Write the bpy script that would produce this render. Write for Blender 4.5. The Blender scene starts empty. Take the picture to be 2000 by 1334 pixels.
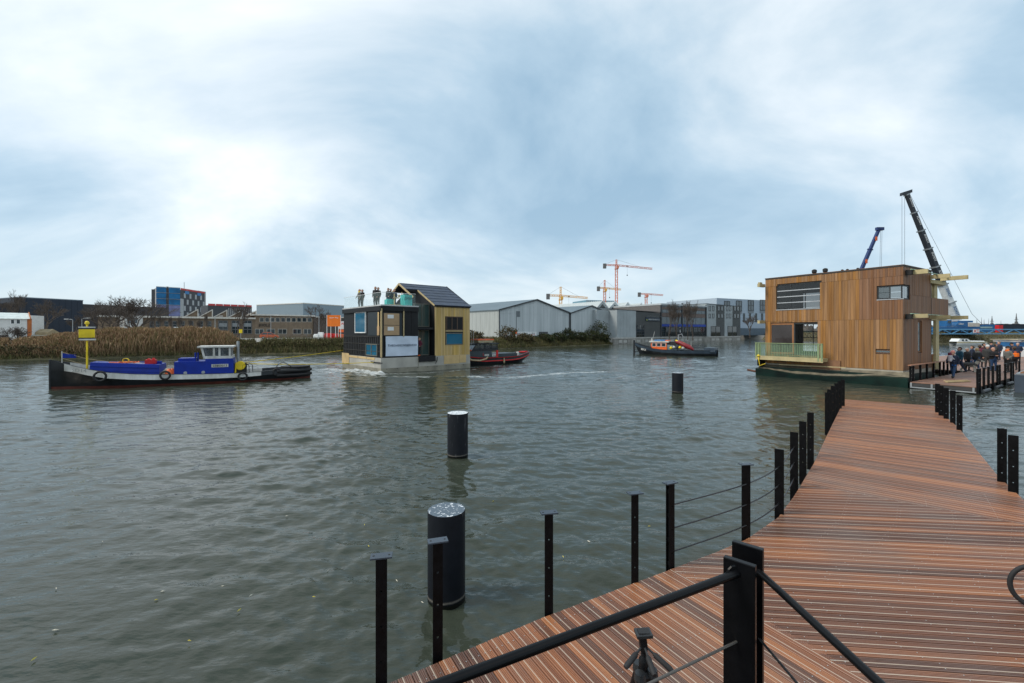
import bpy, math, random
import numpy as np
from mathutils import Vector, Matrix
R = random.Random(11)
NR = np.random.default_rng(5)
PI = math.pi
S = bpy.context.scene
C = S.collection
# ---------------------------------------------------------------- camera
F, HZ, CZ = 855.0, 648.0, 3.4          # focal length in photo pixels, horizon row, camera height above the water
cam = bpy.data.cameras.new('camera'); cam.sensor_width = 36; cam.lens = F/2000*36
cam.shift_y = (HZ-667)/2000; cam.clip_start = .05; cam.clip_end = 9000
co = bpy.data.objects.new('camera', cam); C.objects.link(co)
co.location = (0, 0, CZ); co.rotation_euler = (PI/2, 0, 0); S.camera = co
def gp(u, v, z=0.):                     # photo pixel -> point on the level z
    Y = F*(CZ-z)/(v-HZ); return ((u-1000)*Y/F, Y)
def px(u, Y): return (u-1000)*Y/F
def pz(v, Y): return CZ-(v-HZ)*Y/F
def al(O, d, u):                        # distance along a plan line O + s d where photo column u crosses it
    k = (u-1000)/F; return (k*O[1]-O[0])/(d[0]-k*d[1])
# ---------------------------------------------------------------- world, sun, exposure
SUN_AZ, SUN_EL = 258, 46
w = bpy.data.worlds.new('World'); S.world = w; w.use_nodes = True
nt = w.node_tree; nt.nodes.clear()
def N(t, ty, **k):
    n = t.nodes.new(ty)
    for a, b in k.items():
        if a.startswith('i_'): n.inputs[a[2:].replace('_', ' ')].default_value = b
        else: setattr(n, a, b)
    return n
def ramp(t, stops, interp='LINEAR'):
    n = t.nodes.new('ShaderNodeValToRGB'); cr = n.color_ramp; cr.interpolation = interp
    while len(cr.elements) < len(stops): cr.elements.new(.5)
    for e, (p, c) in zip(cr.elements, stops):
        e.position = p; e.color = (c, c, c, 1) if isinstance(c, (int, float)) else (*c, 1)
    return n
def M(t, op, a, b=None, c=None):
    n = t.nodes.new('ShaderNodeMath'); n.operation = op
    for i, x in enumerate((a, b, c)):
        if x is None: continue
        if isinstance(x, (int, float)): n.inputs[i].default_value = x
        else: t.links.new(x, n.inputs[i])
    return n.outputs[0]
def mixc(t, f, a, b, bt='MIX'):
    n = t.nodes.new('ShaderNodeMix'); n.data_type = 'RGBA'; n.blend_type = bt; n.clamp_factor = True
    for s, x in ((n.inputs[0], f), (n.inputs[6], a), (n.inputs[7], b)):
        if isinstance(x, (int, float)): s.default_value = x
        elif isinstance(x, tuple): s.default_value = (*x, 1)
        else: t.links.new(x, s)
    return n.outputs[2]
L = nt.links.new
sky = N(nt, 'ShaderNodeTexSky', sky_type='NISHITA', sun_disc=False, sun_elevation=math.radians(SUN_EL),
        sun_rotation=math.radians(SUN_AZ), air_density=1.0, dust_density=1.5, ozone_density=1.2)
tc = N(nt, 'ShaderNodeTexCoord'); sp = N(nt, 'ShaderNodeSeparateXYZ'); L(tc.outputs['Generated'], sp.inputs[0])
zz = M(nt, 'ADD', M(nt, 'MAXIMUM', sp.outputs[2], 0.), .38)
cb = N(nt, 'ShaderNodeCombineXYZ'); L(M(nt, 'DIVIDE', sp.outputs[0], zz), cb.inputs[0]); L(M(nt, 'DIVIDE', sp.outputs[1], zz), cb.inputs[1])
mp = N(nt, 'ShaderNodeMapping'); mp.inputs['Location'].default_value = (12.2, 18.6, 0); mp.inputs['Rotation'].default_value = (0, 0, math.radians(-32)); mp.inputs['Scale'].default_value = (.8, 1.0, 1)
L(cb.outputs[0], mp.inputs[0])
n1 = N(nt, 'ShaderNodeTexNoise', i_Scale=1.25, i_Detail=7., i_Roughness=.54, i_Distortion=.45); L(mp.outputs[0], n1.inputs['Vector'])
n2 = N(nt, 'ShaderNodeTexNoise', i_Scale=.8, i_Detail=5., i_Roughness=.46, i_Distortion=.5)
mp2 = N(nt, 'ShaderNodeMapping'); mp2.inputs['Location'].default_value = (29.4, 3.2, 7.1); mp2.inputs['Rotation'].default_value = (0, 0, math.radians(-25)); mp2.inputs['Scale'].default_value = (.7, 1.2, 1)
L(cb.outputs[0], mp2.inputs[0]); L(mp2.outputs[0], n2.inputs['Vector'])
cl = ramp(nt, [(.34, (.25, .38, .495)), (.45, (.37, .495, .595)), (.54, (.53, .62, .685)), (.68, (.76, .80, .825))])
L(n1.outputs[0], cl.inputs[0])
brt = ramp(nt, [(.55, 0.), (.80, 1.)], 'EASE'); L(n2.outputs[0], brt.inputs[0])
c2 = mixc(nt, brt.outputs[0], cl.outputs[0], (.74, .785, .81))
hor = M(nt, 'POWER', M(nt, 'SUBTRACT', 1., M(nt, 'MAXIMUM', sp.outputs[2], 0.)), 9.)
c3 = mixc(nt, M(nt, 'MULTIPLY', hor, .8), c2, (.54, .625, .67))
b1 = N(nt, 'ShaderNodeBackground', i_Strength=.11); L(sky.outputs[0], b1.inputs[0])
b2 = N(nt, 'ShaderNodeBackground', i_Strength=.82); L(c3, b2.inputs[0])
mx = N(nt, 'ShaderNodeMixShader'); mx.inputs[0].default_value = .9; L(b1.outputs[0], mx.inputs[1]); L(b2.outputs[0], mx.inputs[2])
wo = N(nt, 'ShaderNodeOutputWorld'); L(mx.outputs[0], wo.inputs[0])
sl = bpy.data.lights.new('sun', 'SUN'); sl.energy = 1.5; sl.angle = math.radians(20); sl.color = (1, .93, .82)
so = bpy.data.objects.new('sun', sl); C.objects.link(so); so.location = (-70, -15, 70)
so.rotation_euler = (math.radians(90-SUN_EL), 0, math.radians(180-SUN_AZ))
S.view_settings.view_transform = 'Standard'; S.view_settings.look = 'None'
S.view_settings.exposure = 0.8; S.view_settings.gamma = 1.0
# ---------------------------------------------------------------- materials
MATS = {}
def mat(name, col, rough=.6, metal=0., var=.18, scale=2., stretch=(1, 1, 1), bump=0., rnd=0., col2=None, spec=.5, obj=False, detail=4., emit=0.):
    if name in MATS: return MATS[name]
    m = bpy.data.materials.new(name); m.use_nodes = True; t = m.node_tree
    p = t.nodes['Principled BSDF']; p.inputs['Roughness'].default_value = rough; p.inputs['Metallic'].default_value = metal
    p.inputs['Specular IOR Level'].default_value = spec
    if obj: src = N(t, 'ShaderNodeTexCoord').outputs['Object']
    else: src = N(t, 'ShaderNodeNewGeometry').outputs['Position']
    mp = N(t, 'ShaderNodeMapping'); mp.inputs['Scale'].default_value = stretch; t.links.new(src, mp.inputs[0])
    nz = N(t, 'ShaderNodeTexNoise', i_Scale=scale, i_Detail=detail, i_Roughness=.6); t.links.new(mp.outputs[0], nz.inputs['Vector'])
    r = ramp(t, [(.3, 0.), (.7, 1.)]); t.links.new(nz.outputs[0], r.inputs[0])
    lo = tuple(c*(1-var) for c in col); hi = tuple(min(1, c*(1+var)) for c in col) if col2 is None else col2
    c = mixc(t, r.outputs[0], lo, hi)
    if rnd:
        oi = N(t, 'ShaderNodeObjectInfo')
        hs = N(t, 'ShaderNodeHueSaturation')
        t.links.new(M(t, 'ADD', M(t, 'MULTIPLY', oi.outputs['Random'], 2*rnd), 1-rnd), hs.inputs['Value'])
        t.links.new(M(t, 'ADD', M(t, 'MULTIPLY', M(t, 'FRACT', M(t, 'MULTIPLY', oi.outputs['Random'], 7.31)), .22), .9), hs.inputs['Saturation'])
        t.links.new(c, hs.inputs['Color']); c = hs.outputs[0]
    t.links.new(c, p.inputs['Base Color'])
    t.links.new(M(t, 'ADD', M(t, 'MULTIPLY', nz.outputs[0], .25), rough-.12), p.inputs['Roughness'])
    if bump:
        b = N(t, 'ShaderNodeBump', i_Strength=bump, i_Distance=.02); t.links.new(nz.outputs[0], b.inputs['Height']); t.links.new(b.outputs[0], p.inputs['Normal'])
    if emit:
        p.inputs['Emission Color'].default_value = (*col, 1); p.inputs['Emission Strength'].default_value = emit
    MATS[name] = m; return m
def glass(name, tint, rough=.03, alpha=1.):
    if name in MATS: return MATS[name]
    m = bpy.data.materials.new(name); m.use_nodes = True; t = m.node_tree
    p = t.nodes['Principled BSDF']; p.inputs['Roughness'].default_value = rough; p.inputs['IOR'].default_value = 1.5
    nz = N(t, 'ShaderNodeTexNoise', i_Scale=.8, i_Detail=2.); g = N(t, 'ShaderNodeNewGeometry'); t.links.new(g.outputs['Position'], nz.inputs['Vector'])
    t.links.new(mixc(t, nz.outputs[0], tuple(c*.6 for c in tint), tuple(min(1, c*1.4) for c in tint)), p.inputs['Base Color'])
    p.inputs['Alpha'].default_value = alpha
    MATS[name] = m; return m
def attr_mat(name, rough=.8, trans=0.):
    m = bpy.data.materials.new(name); m.use_nodes = True; t = m.node_tree
    p = t.nodes['Principled BSDF']; p.inputs['Roughness'].default_value = rough; p.inputs['Specular IOR Level'].default_value = .2
    a = N(t, 'ShaderNodeVertexColor', layer_name='tint'); t.links.new(a.outputs[0], p.inputs['Base Color'])
    return m
# ---------------------------------------------------------------- mesh builder
class MB:
    def __init__(s): s.v = []; s.f = []; s.m = []
    def add(s, vs, fs, mi=0):
        o = len(s.v); s.v += [tuple(x) for x in vs]; s.f += [tuple(i+o for i in f) for f in fs]; s.m += [mi]*len(fs); return s
    def ob(s, o, a, b, c, mi=0):          # parallelepiped
        o, a, b, c = Vector(o), Vector(a), Vector(b), Vector(c)
        if a.cross(b).dot(c) < 0: a, b = b, a
        vs = [o, o+a, o+a+b, o+b, o+c, o+a+c, o+a+b+c, o+b+c]
        return s.add(vs, [(3, 2, 1, 0), (4, 5, 6, 7), (0, 1, 5, 4), (1, 2, 6, 5), (2, 3, 7, 6), (3, 0, 4, 7)], mi)
    def bx(s, x0, x1, y0, y1, z0, z1, mi=0):
        return s.ob((x0, y0, z0), (x1-x0, 0, 0), (0, y1-y0, 0), (0, 0, z1-z0), mi)
    def beam(s, p, q, w, h, mi=0, up=(0, 0, 1)):
        p, q = Vector(p), Vector(q); d = q-p; u = Vector(up)
        sd = d.cross(u)
        if sd.length < 1e-6: sd = d.cross(Vector((1, 0, 0)))
        sd.normalize(); u = sd.cross(d).normalized()
        return s.ob(p-sd*w/2-u*h/2, d, sd*w, u*h, mi)
    def tube(s, pts, r, n=6, mi=0, cap=True):
        pts = [Vector(p) for p in pts]; rs = r if isinstance(r, (list, tuple)) else [r]*len(pts)
        vs = []; fs = []; prev = None
        for i, p in enumerate(pts):
            d = (pts[min(i+1, len(pts)-1)]-pts[max(i-1, 0)])
            if d.length < 1e-9: d = Vector((0, 0, 1))
            d.normalize()
            if prev is None:
                a = d.cross(Vector((0, 0, 1)))
                if a.length < 1e-3: a = Vector((1, 0, 0))
            else: a = prev-d*prev.dot(d)
            a.normalize(); prev = a; b = d.cross(a)
            for k in range(n):
                t = 2*PI*k/n; vs.append(p+a*math.cos(t)*rs[i]+b*math.sin(t)*rs[i])
        for i in range(len(pts)-1):
            for k in range(n):
                fs.append((i*n+k, i*n+(k+1) % n, (i+1)*n+(k+1) % n, (i+1)*n+k))
        if cap: fs += [tuple(range(n-1, -1, -1)), tuple((len(pts)-1)*n+k for k in range(n))]
        return s.add(vs, fs, mi)
    def lathe(s, prof, n=16, c=(0, 0, 0), mi=0, axis='z'):
        vs = []; fs = []
        for r, z in prof:
            for k in range(n):
                t = 2*PI*k/n; x, y = r*math.cos(t), r*math.sin(t)
                p = (x, y, z) if axis == 'z' else ((z, x, y) if axis == 'x' else (y, z, x))
                vs.append((p[0]+c[0], p[1]+c[1], p[2]+c[2]))
        for i in range(len(prof)-1):
            for k in range(n): fs.append((i*n+k, i*n+(k+1) % n, (i+1)*n+(k+1) % n, (i+1)*n+k))
        if prof[0][0] > 0: fs.append(tuple(range(n-1, -1, -1)))
        if prof[-1][0] > 0: fs.append(tuple((len(prof)-1)*n+k for k in range(n)))
        return s.add(vs, fs, mi)
    def ext(s, poly, vec, mi=0, mside=None):   # extrude a planar 3d polygon
        n = len(poly); p = [Vector(x) for x in poly]; v = Vector(vec)
        nn = (p[1]-p[0]).cross(p[2]-p[1])
        if nn.dot(v) > 0: p = p[::-1]
        o = len(s.v); s.v += [tuple(x) for x in p]+[tuple(x+v) for x in p]
        s.f += [tuple(o+i for i in range(n)), tuple(o+n+i for i in range(n-1, -1, -1))]; s.m += [mi, mi]
        for i in range(n): s.f.append((o+(i+1) % n, o+i, o+n+i, o+n+(i+1) % n)); s.m.append(mi if mside is None else mside)
        return s
    def prism(s, xy, z0, z1, mi=0): return s.ext([(x, y, z0) for x, y in xy], (0, 0, z1-z0), mi)
    def mesh(s, name, mats, smooth=False):
        me = bpy.data.meshes.new(name); me.from_pydata(s.v, [], s.f)
        for m in (mats if isinstance(mats, (list, tuple)) else [mats]): me.materials.append(m)
        if any(s.m): me.polygons.foreach_set('material_index', s.m)
        if smooth: me.polygons.foreach_set('use_smooth', [True]*len(me.polygons))
        me.update(); return me
    def build(s, name, mats, parent=None, loc=None, rz=0, smooth=False, bevel=0.):
        o = bpy.data.objects.new(name, s.mesh(name, mats, smooth)); C.objects.link(o)
        if parent: o.parent = parent
        if loc: o.location = loc
        if rz: o.rotation_euler.z = rz
        if bevel:
            b = o.modifiers.new('bevel', 'BEVEL'); b.width = bevel; b.segments = 2; b.limit_method = 'ANGLE'
        if smooth:
            try:
                o.data.polygons.foreach_set('use_smooth', [True]*len(o.data.polygons))
                o.data.set_sharp_from_angle(angle=math.radians(40))
            except Exception: pass
        return o
def tag(o, label=None, cat=None, group=None, kind=None):
    for k, x in (('label', label), ('category', cat), ('group', group), ('kind', kind)):
        if x: o[k] = x
    return o
def thing(name, label, cat, loc=(0, 0, 0), rz=0, group=None):
    o = bpy.data.objects.new(name, None); C.objects.link(o); o.empty_display_size = .1
    o.location = loc; o.rotation_euler = (0, 0, rz); return tag(o, label, cat, group)
def copy_tree(o, parent=None, loc=None, rz=None, sc=None, label=None):
    c = o.copy(); C.objects.link(c)
    if parent: c.parent = parent
    for ch in list(o.children): copy_tree(ch, c)
    if loc is not None: c.location = loc
    if rz is not None: c.rotation_euler.z = rz
    if sc: c.scale = (sc,)*3 if isinstance(sc, (int, float)) else sc
    if label: c['label'] = label
    return c
def part(name, bm_or_fn, m, parent, **k):
    return bm_or_fn.build(name, m, parent, **k)
def box(name, m, parent, x0, x1, y0, y1, z0, z1, **k): return MB().bx(x0, x1, y0, y1, z0, z1).build(name, m, parent, **k)
_cube = {}
def unit(name, m, parent, x0, x1, y0, y1, z0, z1):      # many alike boards share one mesh
    key = (name, m.name)
    if key not in _cube: _cube[key] = MB().bx(-.5, .5, -.5, .5, -.5, .5).mesh(name, m)
    o = bpy.data.objects.new(name, _cube[key]); C.objects.link(o); o.parent = parent
    o.location = ((x0+x1)/2, (y0+y1)/2, (z0+z1)/2); o.scale = (abs(x1-x0), abs(y1-y0), abs(z1-z0)); return o
def text(name, body, m, parent, origin, xdir, updir, height, width=None, depth=.006, bold=True):
    cu = bpy.data.curves.new(name, 'FONT'); cu.body = body; cu.size = 1; cu.align_x = 'CENTER'; cu.align_y = 'CENTER'
    cu.extrude = .01; cu.offset = .012 if bold else 0; cu.resolution_u = 2
    t = bpy.data.objects.new('tmp', cu); C.objects.link(t); bpy.context.view_layer.update()
    me = bpy.data.meshes.new_from_object(t.evaluated_get(bpy.context.evaluated_depsgraph_get()))
    bpy.data.objects.remove(t); me.name = name; me.materials.clear(); me.materials.append(m)
    co = np.empty(len(me.vertices)*3); me.vertices.foreach_get('co', co); co = co.reshape(-1, 3)
    sx = co[:, 0].max()-co[:, 0].min(); sy = co[:, 1].max()-co[:, 1].min()
    ky = height/sy; kx = ky if width is None else width/sx
    c0 = (co.max(0)+co.min(0))/2
    X = Vector(xdir).normalized(); U = Vector(updir).normalized(); Z = X.cross(U)
    q = (co-c0)*np.array([kx, ky, depth/.02])
    q = np.outer(q[:, 0], X)+np.outer(q[:, 1], U)+np.outer(q[:, 2], Z)+np.array(origin)
    me.vertices.foreach_set('co', q.ravel()); me.update()
    o = bpy.data.objects.new(name, me); C.objects.link(o); o.parent = parent; return o
def poly_np(name, V, Fq, m, parent=None, col=None, kind=None):   # big numpy mesh, faces all same size
    me = bpy.data.meshes.new(name); k = Fq.shape[1]
    me.vertices.add(len(V)); me.vertices.foreach_set('co', np.ascontiguousarray(V, dtype=np.float32).ravel())
    me.loops.add(Fq.size); me.loops.foreach_set('vertex_index', np.ascontiguousarray(Fq, dtype=np.int32).ravel())
    me.polygons.add(len(Fq)); me.polygons.foreach_set('loop_start', np.arange(0, Fq.size, k, dtype=np.int32))
    me.update(calc_edges=True); me.materials.append(m)
    if col is not None:
        a = me.color_attributes.new('tint', 'FLOAT_COLOR', 'POINT')
        a.data.foreach_set('color', np.concatenate([col, np.ones((len(V), 1))], 1).astype(np.float32).ravel())
    o = bpy.data.objects.new(name, me); C.objects.link(o)
    if parent: o.parent = parent
    if kind: o['kind'] = kind
    return o
BLACK = mat('black_steel', (.003, .003, .0035), .5, .0, .6, 14., bump=.05, spec=.16)
DARK = mat('dark_rubber', (.015, .015, .016), .7)
WHITE = mat('white_paint', (.72, .73, .72), .45, var=.1, scale=1.5)
STEEL = mat('galvanised_steel', (.32, .34, .35), .5, .6)
CLEAR = glass('window_dark_glass', (.03, .045, .055))
# ================================================================ water
G = 1.8                                             # level of the land
hO = (-10.6, 35.4); hd = (.7507, .6606); hA = math.atan2(hd[1], hd[0])     # towed house: near corner and side direction
def make_water():
    r = [.3]
    while r[-1] < 130: r.append(r[-1]*1.0050+.012)
    while r[-1] < 260: r.append(r[-1]*1.012)
    while r[-1] < 7000: r.append(r[-1]*1.35)
    r = np.array(r)
    a = np.concatenate([np.linspace(-62, 62, 640), np.linspace(68, 292, 40)])
    a = np.radians(a); nr, na = len(r), len(a)
    X = np.outer(r, np.sin(a)); Y = np.outer(r, np.cos(a))
    dr = np.gradient(r)[:, None]*np.ones((1, na)); cell = np.maximum(dr, r[:, None]*.0036)
    Z = np.zeros_like(X); rg = np.random.default_rng(3)
    wind = math.radians(104)
    for i in range(84):
        lam = .13*(2.4/.13)**(rg.random()**1.2)
        th = wind+rg.normal()*.58; k = 2*PI/lam
        amp = .0040*lam**.6
        ph = rg.random()*2*PI
        fade = np.clip((lam/cell-2.)/1.5, 0, 1)
        arg = k*(X*math.cos(th)+Y*math.sin(th))+ph+.9*np.sin(.31*X+.23*Y+ph*3)+.6*np.sin(.9*X-.7*Y+ph)
        s = np.sin(arg); Z += amp*fade*(s+.28*(s*s-.5))
    # patches of calmer and rougher water
    gust = .72+.3*np.sin(.11*X+.27*Y+1)*np.sin(.19*X-.08*Y)+.2*np.sin(.5*X+.33*Y)
    Z *= gust*np.where(r[:, None] > 220, 0, 1)
    # wake of the towed house: foam mask and a little height
    foam = np.zeros_like(X)
    def stroke(pts, wd, amt, hgt=0.):
        nonlocal Z
        best = np.full(X.shape, 1e9); tt = np.zeros_like(X)
        for (x0, y0), (x1, y1) in zip(pts[:-1], pts[1:]):
            dx, dy = x1-x0, y1-y0; q = np.clip(((X-x0)*dx+(Y-y0)*dy)/(dx*dx+dy*dy), 0, 1)
            d = np.hypot(X-x0-q*dx, Y-y0-q*dy); best = np.minimum(best, d)
        g = np.exp(-(best/wd)**2); np.maximum(foam, g*amt, out=foam); Z = Z+g*hgt*(.6+.4*np.sin(5*X+3*Y)*np.sin(4*Y-2*X))
    P = lambda u, v: gp(u, v)
    stroke([P(640, 722), P(690, 727), P(742, 733)], 1.3, .95, .12)
    stroke([P(690, 724), P(742, 732)], .6, 1.2, .16)
    stroke([P(630, 727), P(690, 733), P(760, 737), P(850, 737), P(930, 736)], .8, .78, .05)
    stroke([P(742, 732), P(850, 728), P(925, 722)], .5, .8, .06)
    stroke([P(925, 736), P(1000, 738), P(1060, 733), P(1110, 729), P(1180, 726)], .75, .85, .04)
    stroke([P(1180, 726), P(1240, 723), P(1300, 718)], .5, .68)
    stroke([P(925, 718), P(1000, 714), P(1060, 709)], 1.2, .72, .05)
    stroke([P(1050, 712), P(1150, 704), P(1240, 697)], 2.2, .5)
    stroke([P(1270, 708), P(1340, 703), P(1400, 700)], 1.6, .45)
    stroke([P(1400, 693), P(1480, 690)], 1.2, .5)
    V = np.stack([X, Y, Z], -1).reshape(-1, 3)
    i = np.arange(nr-1)[:, None]*na; j = np.arange(na)[None]; j2 = (j+1) % na
    Fq = np.stack([i+j, i+j2, i+na+j2, i+na+j], -1).reshape(-1, 4)[:, ::-1]
    m = bpy.data.materials.new('canal_water'); m.use_nodes = True; t = m.node_tree; p = t.nodes['Principled BSDF']
    g = N(t, 'ShaderNodeNewGeometry')
    nz = N(t, 'ShaderNodeTexNoise', i_Scale=.35, i_Detail=3.); t.links.new(g.outputs['Position'], nz.inputs['Vector'])
    base = mixc(t, nz.outputs[0], (.030, .037, .026), (.044, .052, .039))
    at = N(t, 'ShaderNodeVertexColor', layer_name='tint')
    fn = N(t, 'ShaderNodeTexNoise', i_Scale=2.6, i_Detail=9., i_Roughness=.74, i_Distortion=.9)
    mpf = N(t, 'ShaderNodeMapping'); mpf.inputs['Rotation'].default_value = (0, 0, -.65); mpf.inputs['Scale'].default_value = (.5, 1.5, 1)
    t.links.new(g.outputs['Position'], mpf.inputs[0]); t.links.new(mpf.outputs[0], fn.inputs['Vector'])
    fm = M(t, 'SUBTRACT', M(t, 'ADD', at.outputs[0], M(t, 'MULTIPLY', fn.outputs[0], 2.2)), 1.80)
    fr = ramp(t, [(.0, 0.), (.3, .55), (.75, 1.)]); t.links.new(fm, fr.inputs[0])
    t.links.new(mixc(t, fr.outputs[0], base, (.78, .82, .82)), p.inputs['Base Color'])
    t.links.new(M(t, 'ADD', .045, M(t, 'MULTIPLY', fr.outputs[0], .6)), p.inputs['Roughness'])
    p.inputs['IOR'].default_value = 1.333
    mpb = N(t, 'ShaderNodeMapping'); mpb.inputs['Rotation'].default_value = (0, 0, math.radians(-30)); mpb.inputs['Scale'].default_value = (.6, 1.35, 1)
    t.links.new(g.outputs['Position'], mpb.inputs[0])
    b1 = N(t, 'ShaderNodeTexNoise', i_Scale=2.9, i_Detail=4., i_Roughness=.5); t.links.new(mpb.outputs[0], b1.inputs['Vector'])
    b = N(t, 'ShaderNodeBump', i_Strength=.62, i_Distance=.06); t.links.new(b1.outputs[0], b.inputs['Height']); t.links.new(b.outputs[0], p.inputs['Normal'])
    f = np.clip(foam, 0, 1.4).reshape(-1, 1)
    o = poly_np('water', V, Fq, m, col=np.repeat(f, 3, 1), kind='structure')
    o.data.polygons.foreach_set('use_smooth', [True]*len(o.data.polygons))
make_water()
# ================================================================ land, banks, street
shore = [gp(-420, 716), gp(0, 704), gp(150, 701), gp(330, 696), gp(500, 692), gp(660, 690), gp(800, 687), gp(920, 684), gp(1000, 680.5), gp(1100, 676.5), gp(1196, 673)]
quay = [gp(1198, 672.6), gp(1290, 669.2), gp(1380, 667.3), gp(1446, 666)]
rbank = [(96, 205), (112, 196), (113.5, 140), (118, 123), (136, 127), (175, 142), (320, 190)]
far = [(4200, 900), (3600, 5000), (0, 6500), (-4200, 5000), (-5200, 300), (-500, 22)]
GRASS = mat('bank_soil', (.075, .068, .035), .95, var=.4, scale=.6, col2=(.13, .115, .06), bump=.4)
PAVE = mat('ground_paving', (.30, .30, .28), .9, var=.15, scale=.15, col2=(.40, .39, .36))
def inset(pts, d):
    out = []
    for i, p in enumerate(pts):
        a, b = pts[max(i-1, 0)], pts[min(i+1, len(pts)-1)]
        dx, dy = b[0]-a[0], b[1]-a[1]; l = math.hypot(dx, dy); out.append((p[0]-dy/l*d, p[1]+dx/l*d))
    return out
top = inset(shore, 3.2)
land = top+[(q[0]-.2, q[1]+.25) for q in quay]+inset(rbank, 3.5)+far
MB().prism(land, -.6, G).build('ground', [PAVE])['kind'] = 'structure'
def bank(name, pts, ins, zt):
    mb = MB(); n = len(pts); fine = []
    for a, b in zip(pts[:-1], pts[1:]):
        k = max(2, int(math.dist(a, b)/1.6)); fine += [(a[0]+(b[0]-a[0])*i/k, a[1]+(b[1]-a[1])*i/k) for i in range(k)]
    fine.append(pts[-1]); lay = []
    for d, z in ((-.5, -.5), (0, .1), (.45, .32), (1.4, zt*.62), (2.4, zt*.9), (ins+.9, zt+.03)):
        lay.append([(x+R.uniform(-.12, .12), y+R.uniform(-.12, .12), z+R.uniform(-.1, .1)*(z > 0)) for x, y in inset(fine, d)])
    vs = [p for l in lay for p in l]; m = len(fine)
    fs = [(i*m+j, i*m+j+1, (i+1)*m+j+1, (i+1)*m+j) for i in range(len(lay)-1) for j in range(m-1)]
    o = mb.add(vs, fs).build(name, [GRASS], smooth=True); o['kind'] = 'structure'; return o
bank('bank_slope', shore, 3.2, G)
bank('far_bank_slope', rbank[1:], 3.5, 2.7)
MB().prism(inset(rbank[1:], 4.0)+[(330, 200), (330, 300), (120, 260)], 1.7, 2.66).build('embankment', [GRASS])['kind'] = 'structure'
ROAD = mat('pale_street', (.46, .45, .40), .9, var=.1, scale=.3)
st0 = inset(shore[4:8], 5.2); st1 = inset(shore[4:8], 30)
MB().prism(st0+st1[::-1], G-.05, G+.012).build('street', [ROAD])['kind'] = 'structure'
# quay wall of concrete panels
CONC = mat('weathered_concrete', (.27, .26, .235), .85, var=.35, scale=.8, stretch=(1, 1, .35), bump=.2)
CONC2 = mat('pale_concrete', (.42, .41, .38), .85, var=.15, scale=1.2)
qw = thing('quay_wall', 'low weathered concrete quay wall with pale capping below the grey warehouses', 'quay wall', (*quay[0], 0))
for i, (a, b) in enumerate(zip(quay[:-1], quay[1:])):
    A = Vector((a[0]-quay[0][0], a[1]-quay[0][1], 0)); B = Vector((b[0]-quay[0][0], b[1]-quay[0][1], 0)); d = (B-A); l = d.length; d /= l; nrm = Vector((-d.y, d.x, 0))
    MB().ob(A+Vector((0, 0, -.4)), d*l, nrm*.5, (0, 0, G-.05)).build('wall', [CONC], qw)
    MB().ob(A-nrm*.08+Vector((0, 0, G-.36)), d*(l-.01), nrm*.62, (0, 0, .38)).build('capping', [CONC2], qw)
    k = int(l/2.4)
    for j in range(k):
        MB().ob(A+d*(j*l/k+.25)-nrm*.07+Vector((0, 0, .35)), d*(l/k-.75), nrm*.08, (0, 0, .75)).build('panel', [CONC2 if (j*7) % 3 else CONC], qw)
# ================================================================ vegetation on the banks
def blades(name, label, cat, pts, hts, wid, cols, lean=.25, plume=True, kind='stuff'):
    n = len(pts); a = NR.random(n)*2*PI; la = NR.random(n)*2*PI; ln = NR.normal(size=n)*lean*hts
    dx, dy = np.cos(a)*wid, np.sin(a)*wid
    b = pts; tip = b+np.stack([np.cos(la)*ln, np.sin(la)*ln, hts], -1); mid = b*.45+tip*.55+np.stack([np.cos(la)*ln*-.12, np.sin(la)*ln*-.12, 0*hts], -1)
    D = np.stack([dx, dy, 0*dx], -1)
    pw = 3.6 if plume else .3
    pl = tip*.8+mid*.2
    V2 = np.stack([b-D, b+D, mid+D*.9, mid-D*.9, pl+D*pw, pl-D*pw, tip+D*.3, tip-D*.3], 1).reshape(-1, 3)
    o = np.arange(n)[:, None]*8
    Fq = np.concatenate([o+np.array([[0, 1, 2, 3]]), o+np.array([[3, 2, 4, 5]]), o+np.array([[5, 4, 6, 7]])])
    col = np.repeat(cols, 8, 0)
    ob = poly_np(name, V2, Fq, GRASSM, col=np.clip(col*NR.uniform(.75, 1.25, (len(V2), 1)), 0, 1), kind=kind); return tag(ob, label, cat)
GRASSM = attr_mat('vegetation')
def along_shore(n, i0, i1, d0, d1, bias=1.):
    pts = shore[i0:i1+1]; ls = [math.dist(a, b) for a, b in zip(pts[:-1], pts[1:])]; tot = sum(ls); out = np.empty((n, 2)); cum = np.cumsum([0]+ls)
    t = NR.random(n)*tot
    for k in range(len(ls)):
        s = (t >= cum[k]) & (t < cum[k+1]); q = (t[s]-cum[k])/ls[k]; a, b = np.array(pts[k]), np.array(pts[k+1]); nn = np.array([-(b-a)[1], (b-a)[0]])/ls[k]
        out[s] = a+q[:, None]*(b-a)+nn*((NR.random(s.sum())**bias)*(d1-d0)+d0)[:, None]
    return out
def bz(xy, ins):  # height of bank at inset distance
    return np.interp(ins, [0, .45, 1.4, 2.4, 4], [.1, .3, G*.62, G*.9, G])
def dshore(xy):
    best = np.full(len(xy), 1e9)
    for a, b in zip(shore[:-1], shore[1:]):
        a, b = np.array(a), np.array(b); d = b-a; q = np.clip(((xy-a)@d)/(d@d), 0, 1); best = np.minimum(best, np.hypot(*(xy-a-q[:, None]*d).T))
    return best
uu = lambda xy: 1000+F*xy[:, 0]/xy[:, 1]
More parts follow.
